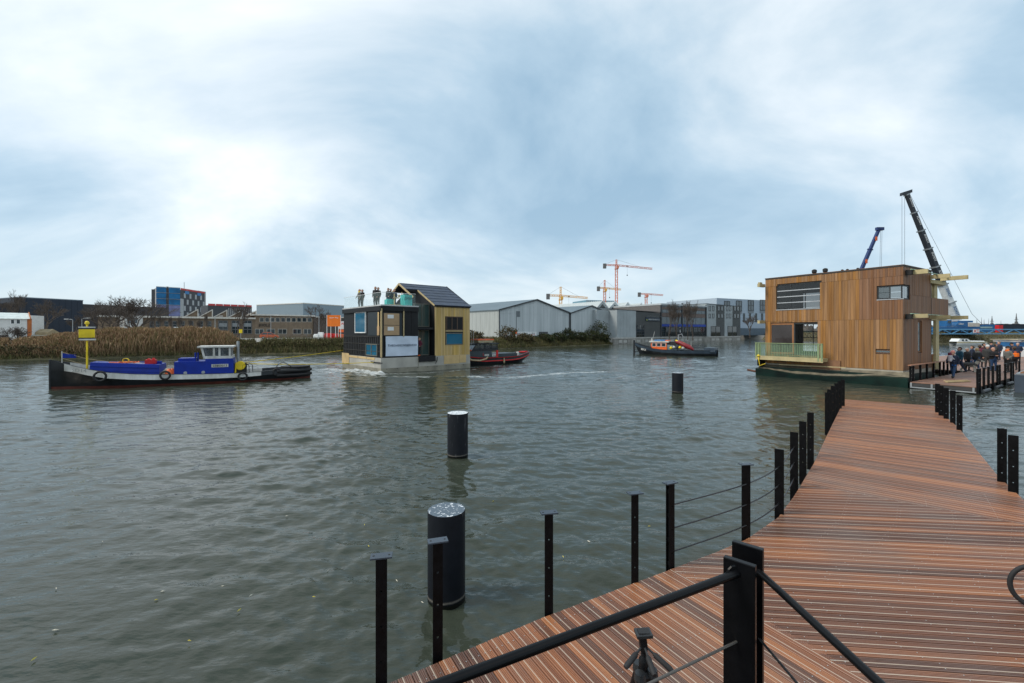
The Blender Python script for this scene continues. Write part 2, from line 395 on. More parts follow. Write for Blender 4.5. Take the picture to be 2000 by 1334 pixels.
# tall dry reed bed (left bank, ends by the tug's wheelhouse)
xy = along_shore(95000, 0, 4, .15, 7.5, .8); u = uu(xy)
hprof = np.interp(u, [-300, 0, 70, 130, 200, 300, 400, 440, 456, 480], [1.0, .8, 1.0, 1.6, 1.95, 2.35, 2.25, 1.9, .9, .3])
keep = NR.random(len(xy)) < np.interp(u, [-300, 60, 120, 448, 470], [.5, .55, 1, 1, .12]); xy = xy[keep]; hprof = hprof[keep]
zb = bz(xy, dshore(xy)); n = len(xy)
pal = np.array([[.27, .17, .095], [.34, .23, .135], [.20, .12, .07], [.25, .17, .085], [.15, .125, .055]])
cols = pal[NR.integers(0, 5, n)]*NR.uniform(.95, 1.5, (n, 1))
ht = hprof*NR.uniform(.6, 1.12, n)*(.88+.1*np.sin(xy[:, 0]*.37)*np.sin(xy[:, 1]*.6)+.07*np.sin(xy[:, 0]*2.1+xy[:, 1]))
blades('reed_bed', 'dense bed of tall dry brown reeds along the canal bank behind the blue and white tug', 'reeds', np.stack([xy[:, 0], xy[:, 1], zb], -1), ht, .013, cols, .22)
# rough grass and weeds on the lower bank, everywhere
xy = along_shore(46000, 0, 10, -.1, 4.2, 1.0); zb = bz(xy, dshore(xy)); n = len(xy); u = uu(xy)
pal = np.array([[.13, .13, .045], [.16, .14, .06], [.21, .17, .08], [.09, .10, .035], [.075, .06, .035]])
cols = pal[NR.integers(0, 5, n)]*NR.uniform(.6, 1.15, (n, 1)); ht = NR.uniform(.2, .75, n)*np.interp(u, [0, 460, 520, 900, 1000, 1200], [1., .9, 1.25, 1.2, 1., .8])
blades('bank_grass', 'rough green and straw coloured grass covering the canal bank slope', 'grass', np.stack([xy[:, 0], xy[:, 1], zb], -1), ht, .035, cols, .45, False)
# grass on the far right embankment
n = 16000; t = NR.random(n); seg = NR.integers(1, 5, n); a = np.array(rbank)[seg]; b = np.array(rbank)[seg+1]; d = b-a; nn = np.stack([-d[:, 1], d[:, 0]], -1)/np.hypot(*d.T)[:, None]
di = NR.random(n)*6+.2; xy = a+t[:, None]*d+nn*di[:, None]; zb = np.interp(di, [0, .45, 1.4, 2.4, 4.4], [.1, .35, 1.65, 2.4, 2.7])
pal = np.array([[.14, .12, .06], [.19, .155, .085], [.11, .11, .045], [.23, .19, .11]])
blades('embankment_grass', 'dull brown green grass on the far embankment below the blue bridge', 'grass', np.stack([xy[:, 0], xy[:, 1], zb-.05], -1), NR.uniform(.2, .8, n), .06, pal[NR.integers(0, 4, n)]*NR.uniform(.7, 1.1, (n, 1)), .4, False)
def leaf_cloud(n, c, rad, size, pal, hollow=.35):
    d = NR.normal(size=(n, 3)); d /= np.linalg.norm(d, axis=1)[:, None]; rr = (hollow+(1-hollow)*NR.random(n))**.6
    lump = 1+.22*np.sin(d[:, 0]*5+c[0])*np.sin(d[:, 2]*6+c[1])+.14*np.sin(d[:, 1]*11)
    P = np.array(c)+d*(rr*lump)[:, None]*np.array(rad)
    a = NR.normal(size=(n, 3)); a /= np.linalg.norm(a, axis=1)[:, None]; b = np.cross(a, NR.normal(size=(n, 3))); b /= np.linalg.norm(b, axis=1)[:, None]
    s = size*NR.uniform(.5, 1.3, (n, 1))
    V = np.stack([P-a*s, P+b*s*.6, P+a*s, P-b*s*.6], 1); pal = np.array(pal)
    return V.reshape(-1, 3), np.repeat(pal[NR.integers(0, len(pal), n)]*NR.uniform(.65, 1.2, (n, 1)), 4, 0)
TWIG = mat('twig_bark', (.075, .058, .045), .9, var=.35, scale=5.)
def bush(name, label, x, y, z, rad, n, size, pal, cat='bush', group=None, stems=9):
    root = thing(name, label, cat, (x, y, z), 0, group)
    V, c = leaf_cloud(n, (0, 0, rad[2]*.75), rad, size, pal)
    V[:, 2] = np.maximum(V[:, 2], -.2)
    poly_np('foliage', V, np.arange(len(V)).reshape(-1, 4), GRASSM, root, c)
    mb = MB()
    for i in range(stems):
        a = R.uniform(0, 2*PI); q = R.uniform(.5, 1.05)
        mb.tube([(0, 0, -.1), (math.cos(a)*rad[0]*.4*q, math.sin(a)*rad[1]*.4*q, rad[2]*.7), (math.cos(a)*rad[0]*.85*q, math.sin(a)*rad[1]*.85*q, rad[2]*1.45*q)], [.05, .03, .008], 4, cap=False)
    mb.build('stems', [TWIG], root); return root
ivy = [(.035, .05, .018), (.05, .062, .022), (.065, .055, .03), (.03, .036, .015)]
brn = [(.10, .075, .04), (.07, .055, .03), (.12, .10, .045), (.06, .06, .025)]
bd = lambda u, v, ins: None
def sh(u, ins):                       # point on bank at photo column u, ins metres inland
    pts = shore
    for a, b in zip(pts[:-1], pts[1:]):
        l = math.dist(a, b); d = ((b[0]-a[0])/l, (b[1]-a[1])/l); s = al(a, d, u)
        if 0 <= s <= l: return (a[0]+d[0]*s-d[1]*ins, a[1]+d[1]*s+d[0]*ins)
    return pts[-1]
for i, (u, ins, rr, hh, lab) in enumerate([
        (1188, 2.5, 2.6, 2.9, 'tall ivy covered mound of bush against the corner of the smaller shed'),
        (1168, 2.2, 2.5, 1.5, 'ivy bush beside the tall ivy mound'), (1145, 2.0, 2.4, 1.25, 'low dark ivy bush in front of the smaller shed'),
        (1126, 2.4, 2.0, 1.7, 'rounded dark bush by the joint of the two sheds'), (1104, 2.0, 2.1, 1.1, 'low green bush below the shed joint'),
        (1078, 1.8, 2.2, .95, 'low scrubby bush by the grey shed door'), (1040, 2.0, 2.2, 1.0, 'scrubby brown bush right of the banner'),
        (1008, 2.2, 2.3, 1.9, 'brown leafless thicket in front of the long white banner'), (945, 2.5, 2.0, 1.3, 'brown thicket by the corner of the grey shed'),
        (1186, 1.0, 1.6, 1.2, 'ivy bush hanging towards the water below the tall ivy mound')]):
    x, y = sh(u, ins); pal = ivy if u > 1050 else brn
    bush('ivy_bush' if u > 1050 else 'thicket', lab, x, y, .9 if ins < 1.5 else 1.3, (rr, rr*.8, hh), 1500, .17, pal, group='bushes on the bank')
for i in range(15):
    u = 462+i*15; x, y = sh(u, 2.0+.6*math.sin(i*2.1))
    bush('low_bush', 'low brown green bush in the hedge along the fence by the street', x, y, 1.05, (1.35, 1.1, .55+.18*math.sin(i*1.7)), 700, .1, [(.11, .10, .04), (.14, .12, .055), (.075, .08, .03), (.09, .065, .035)], group='hedge bushes below the street')
for i, u in enumerate([-60, -15, 28, 62, 95, 120]):
    x, y = sh(u, 1.3+.4*math.sin(i*2)); bush('bramble', 'tangled brown bramble on the bank by the white cabin', x, y, .55, (1.7, 1.2, .75), 900, .1, brn, group='brambles by the white cabin')
# ================================================================ bare trees
BARK = mat('bare_bark', (.085, .067, .055), .9, var=.35, scale=4.)
def tree_meshes(seed, h, spread, levels=6, trunk=.16, fork=.28, up=.35):
    rr = random.Random(seed); tb, cb = MB(), MB()
    def grow(p, d, l, r, lev):
        q = p+d*l*.5+Vector((rr.uniform(-1, 1), rr.uniform(-1, 1), rr.uniform(-.3, .6)))*l*.07; e = p+d*l
        (tb if lev == 0 else cb).tube([p, q, e], [r, r*.86, r*.72], 5 if lev < 2 else 3, cap=False)
        if lev >= levels: return
        for k in range(rr.choice((2, 3, 3)) if lev else rr.choice((4, 5))):
            ax = Vector((rr.gauss(0, 1), rr.gauss(0, 1), rr.gauss(0, .35))).normalized()
            nd = (d+ax*spread*rr.uniform(.6, 1.15)+Vector((0, 0, up*.3))).normalized()
            st = e if k == 0 else p+d*l*rr.uniform(.55, 1)
            grow(st, nd, l*rr.uniform(.6, .84), max(r*.6, .0016), lev+1)
    grow(Vector((0, 0, -.1)), Vector((rr.uniform(-.06, .06), rr.uniform(-.06, .06), 1)).normalized(), h*fork, trunk, 0)
    return tb.mesh('trunk', [BARK]), cb.mesh('crown', [BARK])
TM = [tree_meshes(s, 1., sp_, 7, .024, fk) for s, sp_, fk in ((1, .62, .26), (2, .75, .24), (3, .5, .3))]
TS = [tree_meshes(s, 1., .42, 7, .017, .34, .9) for s in (5, 6)]
def tree(label, u, Y, vtop, tm, z0=G, wide=1., rz=None, group=None, cat='tree'):
    h = pz(vtop, Y)-z0
    root = thing('bare_tree', label, cat, (px(u, Y), Y, z0), R.uniform(0, 6) if rz is None else rz, group)
    zmax = max(v.co.z for v in tm[1].vertices); k = h/zmax
    for nm, me in (('trunk', tm[0]), ('crown', tm[1])):
        o = bpy.data.objects.new(nm, me); C.objects.link(o); o.parent = root
    root.scale = (k*wide, k*wide, k); return root
tree('wide bare tree with a heavy crown in front of the navy hall end', 214, 86, 578, TM[0], wide=1.15)
tree('spreading bare tree between the low brick hall and the navy hall', 272, 92, 578, TM[1], wide=1.1)
tree('bare tree left of it with reddish twigs by the navy hall', 192, 96, 590, TM[2], wide=1.2)
tree('pale hazy bare tree in front of the middle of the navy hall', 92, 110, 584, TM[2], wide=1.2)
tree('thin tall bare tree above the white cabin roof', 27, 80, 564, TS[0], wide=.9)
tree('small bare tree standing before the navy hall wall', 150, 95, 614, TM[2])
tree('thin bare tree at the far end of the white cabin', 6, 74, 572, TS[1])
tree('slim leafless sapling rising out of the brambles by the white cabin', 12, 57, 642, TM[0], z0=1.2)
tree('leafless sapling with red brown stems before the cabin window', 27, 56.5, 636, TM[1], z0=1.2)
tree('small dark bare tree in front of the brick hall lettering', 466, 104, 588, TS[0], wide=1.3)
tree('dark bare tree with a rounded crown by the orange banner', 625, 108, 592, TM[0], wide=.8)
for i, (u, v) in enumerate([(1308, 583), (1322, 600), (1343, 592), (1353, 585)]):
    tree('pale trunked bare street tree in front of the blue banded office', u, 126+i*2.5, v, TS[i % 2], wide=.85, group='street trees before the glass office')
tree('small bare tree by the pale blue block', 1465, 180, 614, TM[2])
for i, u in enumerate([300, 318, 335, 352, 371, 388, 405]):
    tree('thin leafless pole like sapling standing in the reeds', u, 77+i*1.2, 606+((i*37) % 17), TS[i % 2], wide=.45, group='saplings in the reed bed')
# ================================================================ jetty in the foreground
DZ = .6
def wood_plank(name, strip=False):
    m = bpy.data.materials.new(name); m.use_nodes = True; t = m.node_tree; p = t.nodes['Principled BSDF']
    tc = N(t, 'ShaderNodeTexCoord'); mp = N(t, 'ShaderNodeMapping'); mp.inputs['Scale'].default_value = (.35, 14, 14)
    oi = N(t, 'ShaderNodeObjectInfo'); g = N(t, 'ShaderNodeNewGeometry')
    va = N(t, 'ShaderNodeVectorMath', operation='ADD'); t.links.new(tc.outputs['Object'], va.inputs[0]); 
    cx = N(t, 'ShaderNodeCombineXYZ'); t.links.new(M(t, 'MULTIPLY', oi.outputs['Random'], 37.), cx.inputs[0]); t.links.new(cx.outputs[0], va.inputs[1])
    t.links.new(va.outputs[0], mp.inputs[0])
    nz = N(t, 'ShaderNodeTexNoise', i_Scale=2.2, i_Detail=6., i_Roughness=.62); t.links.new(mp.outputs[0], nz.inputs['Vector'])
    cr = ramp(t, [(.0, (.11, .05, .031)), (.3, (.215, .086, .044)), (.62, (.33, .132, .058)), (.86, (.44, .19, .074)), (1., (.23, .145, .105))])
    t.links.new(M(t, 'ADD', M(t, 'MULTIPLY', oi.outputs['Random'], .72), M(t, 'MULTIPLY', M(t, 'SUBTRACT', nz.outputs[0], .5), 1.0)), cr.inputs[0])
    # grey wear in broad trodden patches, darker damp patches
    w1 = N(t, 'ShaderNodeTexNoise', i_Scale=.9, i_Detail=5.); t.links.new(g.outputs['Position'], w1.inputs['Vector'])
    wr = ramp(t, [(.45, 0.), (.75, .6)]); t.links.new(w1.outputs[0], wr.inputs[0])
    c = mixc(t, wr.outputs[0], cr.outputs[0], (.16, .118, .10))
    w2 = N(t, 'ShaderNodeTexNoise', i_Scale=55., i_Detail=2.); t.links.new(g.outputs['Position'], w2.inputs['Vector'])
    sr = ramp(t, [(.70, 0.), (.76, .5)]); t.links.new(w2.outputs[0], sr.inputs[0])
    c = mixc(t, sr.outputs[0], c, (.30, .27, .23))
    if strip:
        c = mixc(t, M(t, 'ADD', .0, M(t, 'MULTIPLY', nz.outputs[0], .75)), (.54, .44, .34), c)
    t.links.new(c, p.inputs['Base Color'])
    t.links.new(M(t, 'ADD', .3, M(t, 'MULTIPLY', nz.outputs[0], .22)), p.inputs['Roughness'])
    return m
WP, WS = wood_plank('deck_hardwood'), wood_plank('deck_grip_strip', True)
def clip_u(poly, v):                     # extent of a polygon (local u, v) on the line v = const
    us = []
    for (u0, v0), (u1, v1) in zip(poly, poly[1:]+poly[:1]):
        if (v0-v)*(v1-v) < 0: us.append(u0+(u1-u0)*(v-v0)/(v1-v0))
    return (min(us), max(us)) if len(us) >= 2 else None
jetty = thing('jetty', 'curving jetty deck of reddish grooved hardwood planks beside the canal', 'jetty', (4, 5, DZ))
SCREWS = MB()
def deck(poly, ang, pitch=.118, gap=.009, th=.032, profile=True):
    d = (math.cos(ang), math.sin(ang)); n = (-d[1], d[0])
    loc = [(x*d[0]+y*d[1], x*n[0]+y*n[1]) for x, y in poly]
    v0, v1 = min(q[1] for q in loc), max(q[1] for q in loc); k = 0
    rot = ang
    v = v0
    while v < v1-.02:
        w = pitch-gap
        if profile: tops = [(0, -.002, 0), (.012, 0, 0)]
        # profile across the plank: (offset, height, material of the strip that follows)
        prof = [(0, -.003, 0), (.003, 0, 0)]
        x = .008
        for i in range(7):
            a = .003+(w-.006)*(i+.0)/7; b = .003+(w-.006)*(i+.62)/7; c = .003+(w-.006)*(i+1)/7
            if i == 2: prof += [(a+.001, .0012, 1), (b+.003, .0012, 0)]
            else: prof += [(a+.0005, 0, 0), (b, 0, 0)]
            if i < 6: prof += [(b+.0035 if i == 2 else b+.0005, -.005, 0), (c, -.005, 0)]
        prof.append((w, -.003, 0))
        prof = sorted(prof, key=lambda q: q[0])
        rows = []
        for o, h, mi in prof:
            e = clip_u(loc, min(max(v+o, v0+1e-4), v1-1e-4))
            if e: rows.append((o, h, mi, e))
        if len(rows) > 3 and max(r[3][1]-r[3][0] for r in rows) > .06:
            cu = sum(r[3][0]+r[3][1] for r in rows)/len(rows)/2; vs = []; fs = []; ms = []
            for o, h, mi, e in rows: vs += [(e[0]-cu, o-w/2, h), (e[1]-cu, o-w/2, h)]
            for i in range(len(rows)-1): fs.append((2*i, 2*i+1, 2*i+3, 2*i+2)); ms.append(rows[i][2])
            m = len(rows)-1; b = len(vs)
            vs += [(vs[0][0], vs[0][1], -th), (vs[1][0], vs[1][1], -th), (vs[2*m][0], vs[2*m][1], -th), (vs[2*m+1][0], vs[2*m+1][1], -th)]
            fs += [(b, b+1, 1, 0), (2*m, 2*m+1, b+3, b+2), (0, 2*m, b+2, b), (b+1, b+3, 2*m+1, 1)]; ms += [0]*4
            mb = MB(); mb.v, mb.f, mb.m = vs, fs, ms
            W = Vector((d[0]*cu+n[0]*(v+w/2), d[1]*cu+n[1]*(v+w/2), DZ+R.uniform(-.0015, .0015)))
            mb.build('plank', [WP, WS], jetty, loc=W-jetty.location, rz=rot)
            ln = rows[len(rows)//2][3]; q = ln[0]+.12
            while q < ln[1]:
                for o in (.03, .085):
                    P = Vector((d[0]*q+n[0]*(v+o), d[1]*q+n[1]*(v+o), DZ+.001))-jetty.location
                    if P.length < 5.5 and P.y < 2.6: SCREWS.lathe([(.0045, 0), (.005, .0015), (.003, .002)], 6, P)
                q += .78
        v += pitch; k += 1
e1 = [gp(u, v, DZ) for u, v in [(1310, 1112), (1400, 1078), (1460, 1052), (1520, 1010), (1550, 970), (1566, 945)]]
far_l = [gp(1590, 905, DZ), gp(1620, 841, DZ), gp(1650, 780, DZ)]
far_r = [gp(1825, 793, DZ), gp(1875, 838, DZ), gp(1950, 930, DZ), gp(2000, 976, DZ)]
bl = e1[-1]; bdir = Vector((2.1, -1.71)).normalized(); br = (bl[0]+bdir.x*3.75, bl[1]+bdir.y*3.75)
q0 = e1[0]; nd = Vector((.96, -1.64)).normalized()
nearlen = 5.2; q1 = (q0[0]+nd.x*nearlen, q0[1]+nd.y*nearlen)
near_a = gp(760, 1334, DZ); nd2 = Vector((near_a[0]-q0[0], near_a[1]-q0[1])).normalized()
near = [q0, gp(1060, 1206, DZ), near_a, (near_a[0]+nd2.x*3, near_a[1]+nd2.y*3), (near_a[0]+nd2.x*3+nd.x*4, near_a[1]+nd2.y*3+nd.y*4), q1]
sep = Vector((nd.y, -nd.x))*-.004
deck(near, math.atan2(nd.y, nd.x))
mid = e1+[br, (br[0]+.3, br[1]-2.2), (br[0]-.2, q1[1]), q1]
deck([(x+.004, y+.003) for x, y in mid], math.radians(-5.5))
deck([(x, y+.006) for x, y in [bl]+far_l+far_r+[br]], math.atan2(bdir.y, bdir.x))
tag(SCREWS.build('screw_heads', [mat('screw_steel', (.62, .6, .56), .3, .9)], jetty), kind='stuff')
# joists and edge beam under the planks
JB = mat('joist_timber', (.06, .045, .035), .8)
outline = [near[3], near[2], near[1]]+e1+far_l
for a, b in zip(outline[:-1], outline[1:]):
    d = Vector((b[0]-a[0], b[1]-a[1], 0)); l = d.length; d /= l; n = Vector((d.y, -d.x, 0))
    MB().ob(Vector((a[0], a[1], DZ-.22))-jetty.location+n*.03, d*l, n*.07, (0, 0, .185)).build('edge_beam', [JB], jetty)
ro = far_r+[br]
for a, b in zip(ro[:-1], ro[1:]):
    d = Vector((b[0]-a[0], b[1]-a[1], 0)); l = d.length; d /= l; n = Vector((d.y, -d.x, 0))
    MB().ob(Vector((a[0], a[1], DZ-.22))-jetty.location+n*.03, d*l, n*.07, (0, 0, .185)).build('edge_beam', [JB], jetty)
a, b = far_l[-1], far_r[0]; d = Vector((b[0]-a[0], b[1]-a[1], 0))
MB().ob(Vector((*a, DZ-.22))-jetty.location, d, Vector((-d.y, d.x, 0)).normalized()*-.06, (0, 0, .185)).build('edge_beam', [JB], jetty)
for (x, y) in [(2.2, 4.6), (4.6, 6.6), (7.2, 9.2), (9.6, 10.6), (10.8, 13.6), (12.6, 13.2), (14, 17), (1.0, 3.4), (6.5, 5.0), (-1.0, 2.4)]:
    MB().tube([(x-4, y-5, -1.4), (x-4, y-5, DZ-.04-DZ)], .09, 10).build('support_pile', [BLACK], jetty)
# ---------------------------------------------------------------- railing posts
def post_mesh(kind):
    mb = MB(); W, T, H = (.125 if kind == 'wide' else .085), .012, .995
    bars = [-.028, .016] if kind == 'double' else [-.006]
    for y0 in bars:
        hz = [.17, .45, .73]; z = -.28
        for h in hz:
            mb.bx(-W/2, W/2, y0, y0+T, z, h-.008); mb.bx(-W/2, -.008, y0, y0+T, h-.008, h+.008); mb.bx(.008, W/2, y0, y0+T, h-.008, h+.008); z = h+.008
        mb.bx(-W/2, W/2, y0, y0+T, z, H)
    if kind == 'double':
        for z in (-.2, .02, .30, .59, .87): mb.bx(-.03, .03, -.016, .016, z, z+.05)
    return mb.mesh('bar', [BLACK])
def cap_mesh():
    mb = MB(); mb.bx(-.085, .085, -.045, .045, .995, 1.007)
    return mb.mesh('top_plate', [mat('grey_blue_steel', (.05, .065, .085), .4, .2)])
def bolt_mesh():
    mb = MB()
    for x in (-.06, .06): mb.lathe([(.009, 1.0072), (.009, 1.0085)], 8, (x, 0, 0))
    return mb.mesh('bolt_hole', [DARK])
PM = {k: post_mesh(k) for k in ('single', 'double', 'wide')}; CM = cap_mesh(); BM = bolt_mesh()
def post(x, y, rz, kind, cap, label, group='railing posts along the jetty edge'):
    t = thing('railing_post', label, 'post', (x, y, DZ), rz, group)
    for nm, me in [('bar', PM[kind])]+([('top_plate', CM), ('bolt_hole', BM)] if cap else []):
        o = bpy.data.objects.new(nm, me); C.objects.link(o); o.parent = t
    return t
PP = [(745, 1085, 'double', 1, 12), (855, 1055, 'single', 1, 18), (1072, 1000, 'single', 1, 12), (1240, 962, 'single', 1, 14), (1309, 942, 'double', 1, 26), (1457, 906, 'wide', 1, 8), (1522, 876, 'wide', 0, -34),
      (1551, 843, 'wide', 0, -36), (1568, 822, 'wide', 0, -38), (1583, 805, 'wide', 0, -38), (1616, 766, 'wide', 0, -40), (1620, 760, 'wide', 0, -40), (1627, 753, 'wide', 0, -40), (1634, 748, 'wide', 0, -40), (1640, 744, 'wide', 0, -40), (1646, 741, 'wide', 0, -40)]
L0 = {745: 'black double bar railing post with bolted top plate beside the speckled mooring pile', 855: 'thin black railing post with top plate overlapping the speckled mooring pile',
      1072: 'single black railing post standing alone right of the speckled mooring pile', 1240: 'single black railing post beside the post where the rods start', 1309: 'black double railing post where the three rods start',
      1457: 'black railing post with top plate in the middle of the three rods', 1522: 'black flat bar railing post at the bend of the three rods', 1551: 'black flat bar railing post where the three rods end', 1568: 'black flat bar post just past the end of the rods', 1583: 'black flat bar post second past the end of the rods'}
posts = {}
for u, v, k, c, a in PP:
    zt = DZ+1.005; Y = F*(CZ-zt)/(v-HZ); X = px(u, Y); posts[u] = (X, Y)
    post(X, Y, math.radians(a), k, c, L0.get(u, 'black flat bar post in the row at the far end of the jetty'))
for u, v, a in [(1957, 836, 50), (1979, 849, 50), (1831, 749, 50), (1838, 753, 50), (1848, 757, 50), (1861, 762, 50), (1874, 771, 50)]:
    zt = DZ+1.005; Y = F*(CZ-zt)/(v-HZ); X = px(u, Y)
    post(X, Y, math.radians(a-92), 'wide', 0, 'black flat bar post of the pair standing apart from the others' if u > 1900 else 'black flat bar post in the right hand row at the far end of the jetty', 'railing posts on the right edge of the jetty')
ROD = mat('rail_rod_steel', (.02, .02, .022), .3, .3)
for h, nm in ((.17, 'lowest'), (.45, 'middle'), (.73, 'topmost')):
    pts = [posts[u] for u in (1309, 1457, 1522, 1551)]; cv = []
    for i in range(len(pts)-1):
        p0, p1, p2, p3 = pts[max(i-1, 0)], pts[i], pts[i+1], pts[min(i+2, len(pts)-1)]
        for s in range(8):
            t = s/8; cv.append(tuple(.5*(2*p1[k]+(p2[k]-p0[k])*t+(2*p0[k]-5*p1[k]+4*p2[k]-p3[k])*t*t+(3*p1[k]-p0[k]-3*p2[k]+p3[k])*t**3) for k in (0, 1)))
    cv.append(pts[-1])
    if h > .9: continue
    base = Vector((*pts[0], DZ))
    o = MB().tube([(x-base.x, y-base.y, h) for x, y in cv], .0085, 8).build('railing_rod', [ROD], loc=base, smooth=True)
    tag(o, nm+' of the three thin black rods running through the jetty railing posts', 'rod', 'railing rods')
# ---------------------------------------------------------------- raised platform the picture is taken from: corner of its railing
FL = 1.5; cx, cy = .935, 1.79                        # corner post
RP = thing('platform_railing', 'black steel platform railing with a twin plate corner post and sloping handrails', 'railing', (cx, cy, FL))
BS = mat('black_painted_steel', (.003, .0032, .004), .3, .0, .35, 9., bump=.06, spec=.2)
ld = Vector((-.893, -.449, 0)); rd = Vector((.03, -1, 0)).normalized()
zt = pz(1085, 1.74)-FL
for nm, (ox, oy), top in (('post_plate', (-.03, -.05), zt-.02), ('post_plate', (.045, .03), zt+.005)):
    pl = Vector((.74, -.67, 0)).normalized()           # plate runs across the line of sight
    pn = Vector((.67, .74, 0)).normalized()
    MB().ob(Vector((ox, oy, -.12))-pl*.058-pn*.0135, pl*.116, pn*.027, (0, 0, top+.12)).build(nm, [BS], RP, bevel=.003)
rz_ = pz(1130, 1.70)-FL
MB().tube([Vector((-.045, -.055, rz_))+ld*.0, Vector((-.045, -.055, rz_))+ld*2.6], .0155, 16).build('handrail', [BS], RP, smooth=True)
MB().tube([Vector((.07, .03, rz_-.02)), Vector((.07, .03, rz_-.02))+rd*2.4], .0135, 16).build('handrail', [BS], RP, smooth=True)
for dz in (.27, .54):
    MB().tube([Vector((-.045, -.055, rz_-dz)), Vector((-.045, -.055, rz_-dz))+ld*2.6], .005, 8).build('rod', [mat('thin_rail_rod', (.12, .11, .10), .4, .5)], RP)
    MB().tube([Vector((.07, .03, rz_-.02-dz)), Vector((.07, .03, rz_-.02-dz))+rd*2.4], .005, 8).build('rod', [ROD], RP)
MB().lathe([(.03, 0), (.033, .006), (.026, .02)], 12, (-.05, -.057, rz_), axis='y').build('weld', [BS], RP)
RUST = mat('scuff_marks', (.28, .27, .26), .8, var=.5, scale=40.)
pf = thing('platform', 'raised steel platform above the jetty carrying the black corner railing', 'platform', (0, 0, FL-.14))
MB().prism([(cx-.06, cy-.06), (cx+ld.x*2.6, cy+ld.y*2.6-.02), (-1.3, -1.8), (1.0, -1.8)], 0, .05).build('floor_plate', [BLACK], pf)
for x, y in ((.85, 1.6), (.9, -1.6), (-1.2, -1.6), (-1.2, .8)): MB().bx(x-.04, x+.04, y-.04, y+.04, -(FL-.14-DZ) if x > 0 else -(FL-.14-DZ), 0).build('leg', [BLACK], pf)
# ---------------------------------------------------------------- tripod on the deck
ty = 2.42; tx = px(1257, ty); tzt = pz(1234, ty)-DZ
tp = thing('camera_tripod', 'black camera tripod with a three handled pan head standing on the deck', 'tripod', (tx, ty, DZ))
TB = mat('tripod_black', (.007, .007, .008), .45, spec=.3); TG = mat('tripod_grey', (.03, .032, .034), .4, .3)
hb = tzt-.19
for k in range(3):
    a = PI/2+k*2*PI/3+.35; c, s = math.cos(a), math.sin(a)
    lg = MB().tube([(c*.05, s*.05, hb-.05), (c*.17, s*.17, hb*.58)], .021, 10).tube([(c*.16, s*.16, hb*.62), (c*.26, s*.26, hb*.28)], .016, 10).tube([(c*.25, s*.25, hb*.3), (c*.335, s*.335, .02)], .012, 10).build('leg', [TB], tp, smooth=True)
    MB().lathe([(.024, -.018), (.026, 0), (.024, .018)], 12, (c*.165, s*.165, hb*.6)).build('leg_lock', [TG], lg)
    MB().lathe([(.016, 0), (.018, .012), (.012, .03)], 10, (c*.338, s*.338, 0)).build('foot', [DARK], lg)
    MB().lathe([(.03, -.02), (.034, 0), (.028, .03)], 10, (c*.045, s*.045, hb-.04)).build('leg_hinge', [TG], tp)
MB().lathe([(.02, hb*.45), (.02, hb+.02)], 12).build('centre_column', [TB], tp, smooth=True)
MB().lathe([(.022, hb-.09), (.038, hb-.07), (.04, hb-.04), (.024, hb-.02)], 16).build('shoulder', [TB], tp, smooth=True)
MB().lathe([(.018, hb-.02), (.026, hb+.005), (.026, hb+.04), (.015, hb+.055), (.015, hb+.085), (.022, hb+.09), (.022, hb+.12)], 16).build('pan_base', [TB], tp, smooth=True)
MB().ob((-.02, -.02, hb+.10), (.04, 0, .01), (0, .04, 0), (-.008, 0, .065)).build('tilt_block', [TB], tp, bevel=.006)
MB().ob((-.044, -.034, hb+.168), (.088, 0, .006), (0, .07, 0), (-.001, 0, .02)).build('camera_plate', [TG], tp, bevel=.004)
MB().bx(-.03, .03, -.022, .022, hb+.19, hb+.196).build('rubber_pad', [DARK], tp)
for d, l in (((-.75, -.55, -.35), .105), ((.72, -.5, -.45), .115), ((.08, -.95, -.35), .1)):
    d = Vector(d).normalized(); p = Vector((0, 0, hb+.12))
    h = MB().tube([p, p+d*.075], .006, 8).build('handle', [TG], tp)
    MB().tube([p+d*.06, p+d*.075, p+d*(.06+l*.85), p+d*(.06+l)], [.008, .0145, .015, .012], 12).build('grip', [DARK], h, smooth=True)
# ---------------------------------------------------------------- bicycle at the right edge of the deck
by = 4.4; bx_ = px(1983, by)+.236
bk = thing('bicycle', 'small wheeled black bicycle parked on the deck, its tyre just in view', 'bicycle', (bx_, by, DZ), math.radians(-24))
r_ = .232
for x in (0, .98):
    wh = MB().tube([(x+math.cos(t)*(r_-.036), 0, r_+math.sin(t)*(r_-.036)) for t in np.linspace(0, 2*PI, 49)], .008, 8, cap=False).build('wheel', [DARK], bk, smooth=True)
    ring = [(x+math.cos(t)*(r_-.018), 0, r_+math.sin(t)*(r_-.018)) for t in np.linspace(0, 2*PI, 49)]
    MB().tube(ring, .019, 10, cap=False).build('tyre', [DARK], wh, smooth=True)
    sp_ = MB()
    for k in range(18): t = 2*PI*k/18; sp_.tube([(x, .02*(-1)**k, r_), (x+math.cos(t)*(r_-.04), 0, r_+math.sin(t)*(r_-.04))], .0012, 4)
    sp_.lathe([(.018, -.035), (.018, .035)], 10, (x, 0, r_), axis='y'); sp_.build('spokes', [STEEL], wh)
MB().tube([(0, 0, r_), (.06, 0, .5), (.1, 0, .72)], .014, 8).tube([(.08, 0, .52), (.45, 0, .36), (.62, 0, .36)], .019, 8).tube([(.62, 0, .3), (.55, 0, .8)], .016, 8).tube([(.6, .04, .34), (.98, .05, r_)], .01, 8).tube([(.6, -.04, .34), (.98, -.05, r_)], .01, 8).build('frame', [BLACK], bk, smooth=True)
MB().tube([(.1, 0, .7), (.12, 0, .98)], .013, 8).tube([(.13, -.27, .99), (.12, 0, 1.0), (.13, .27, .99)], .011, 8).build('handlebar', [BLACK], bk, smooth=True)
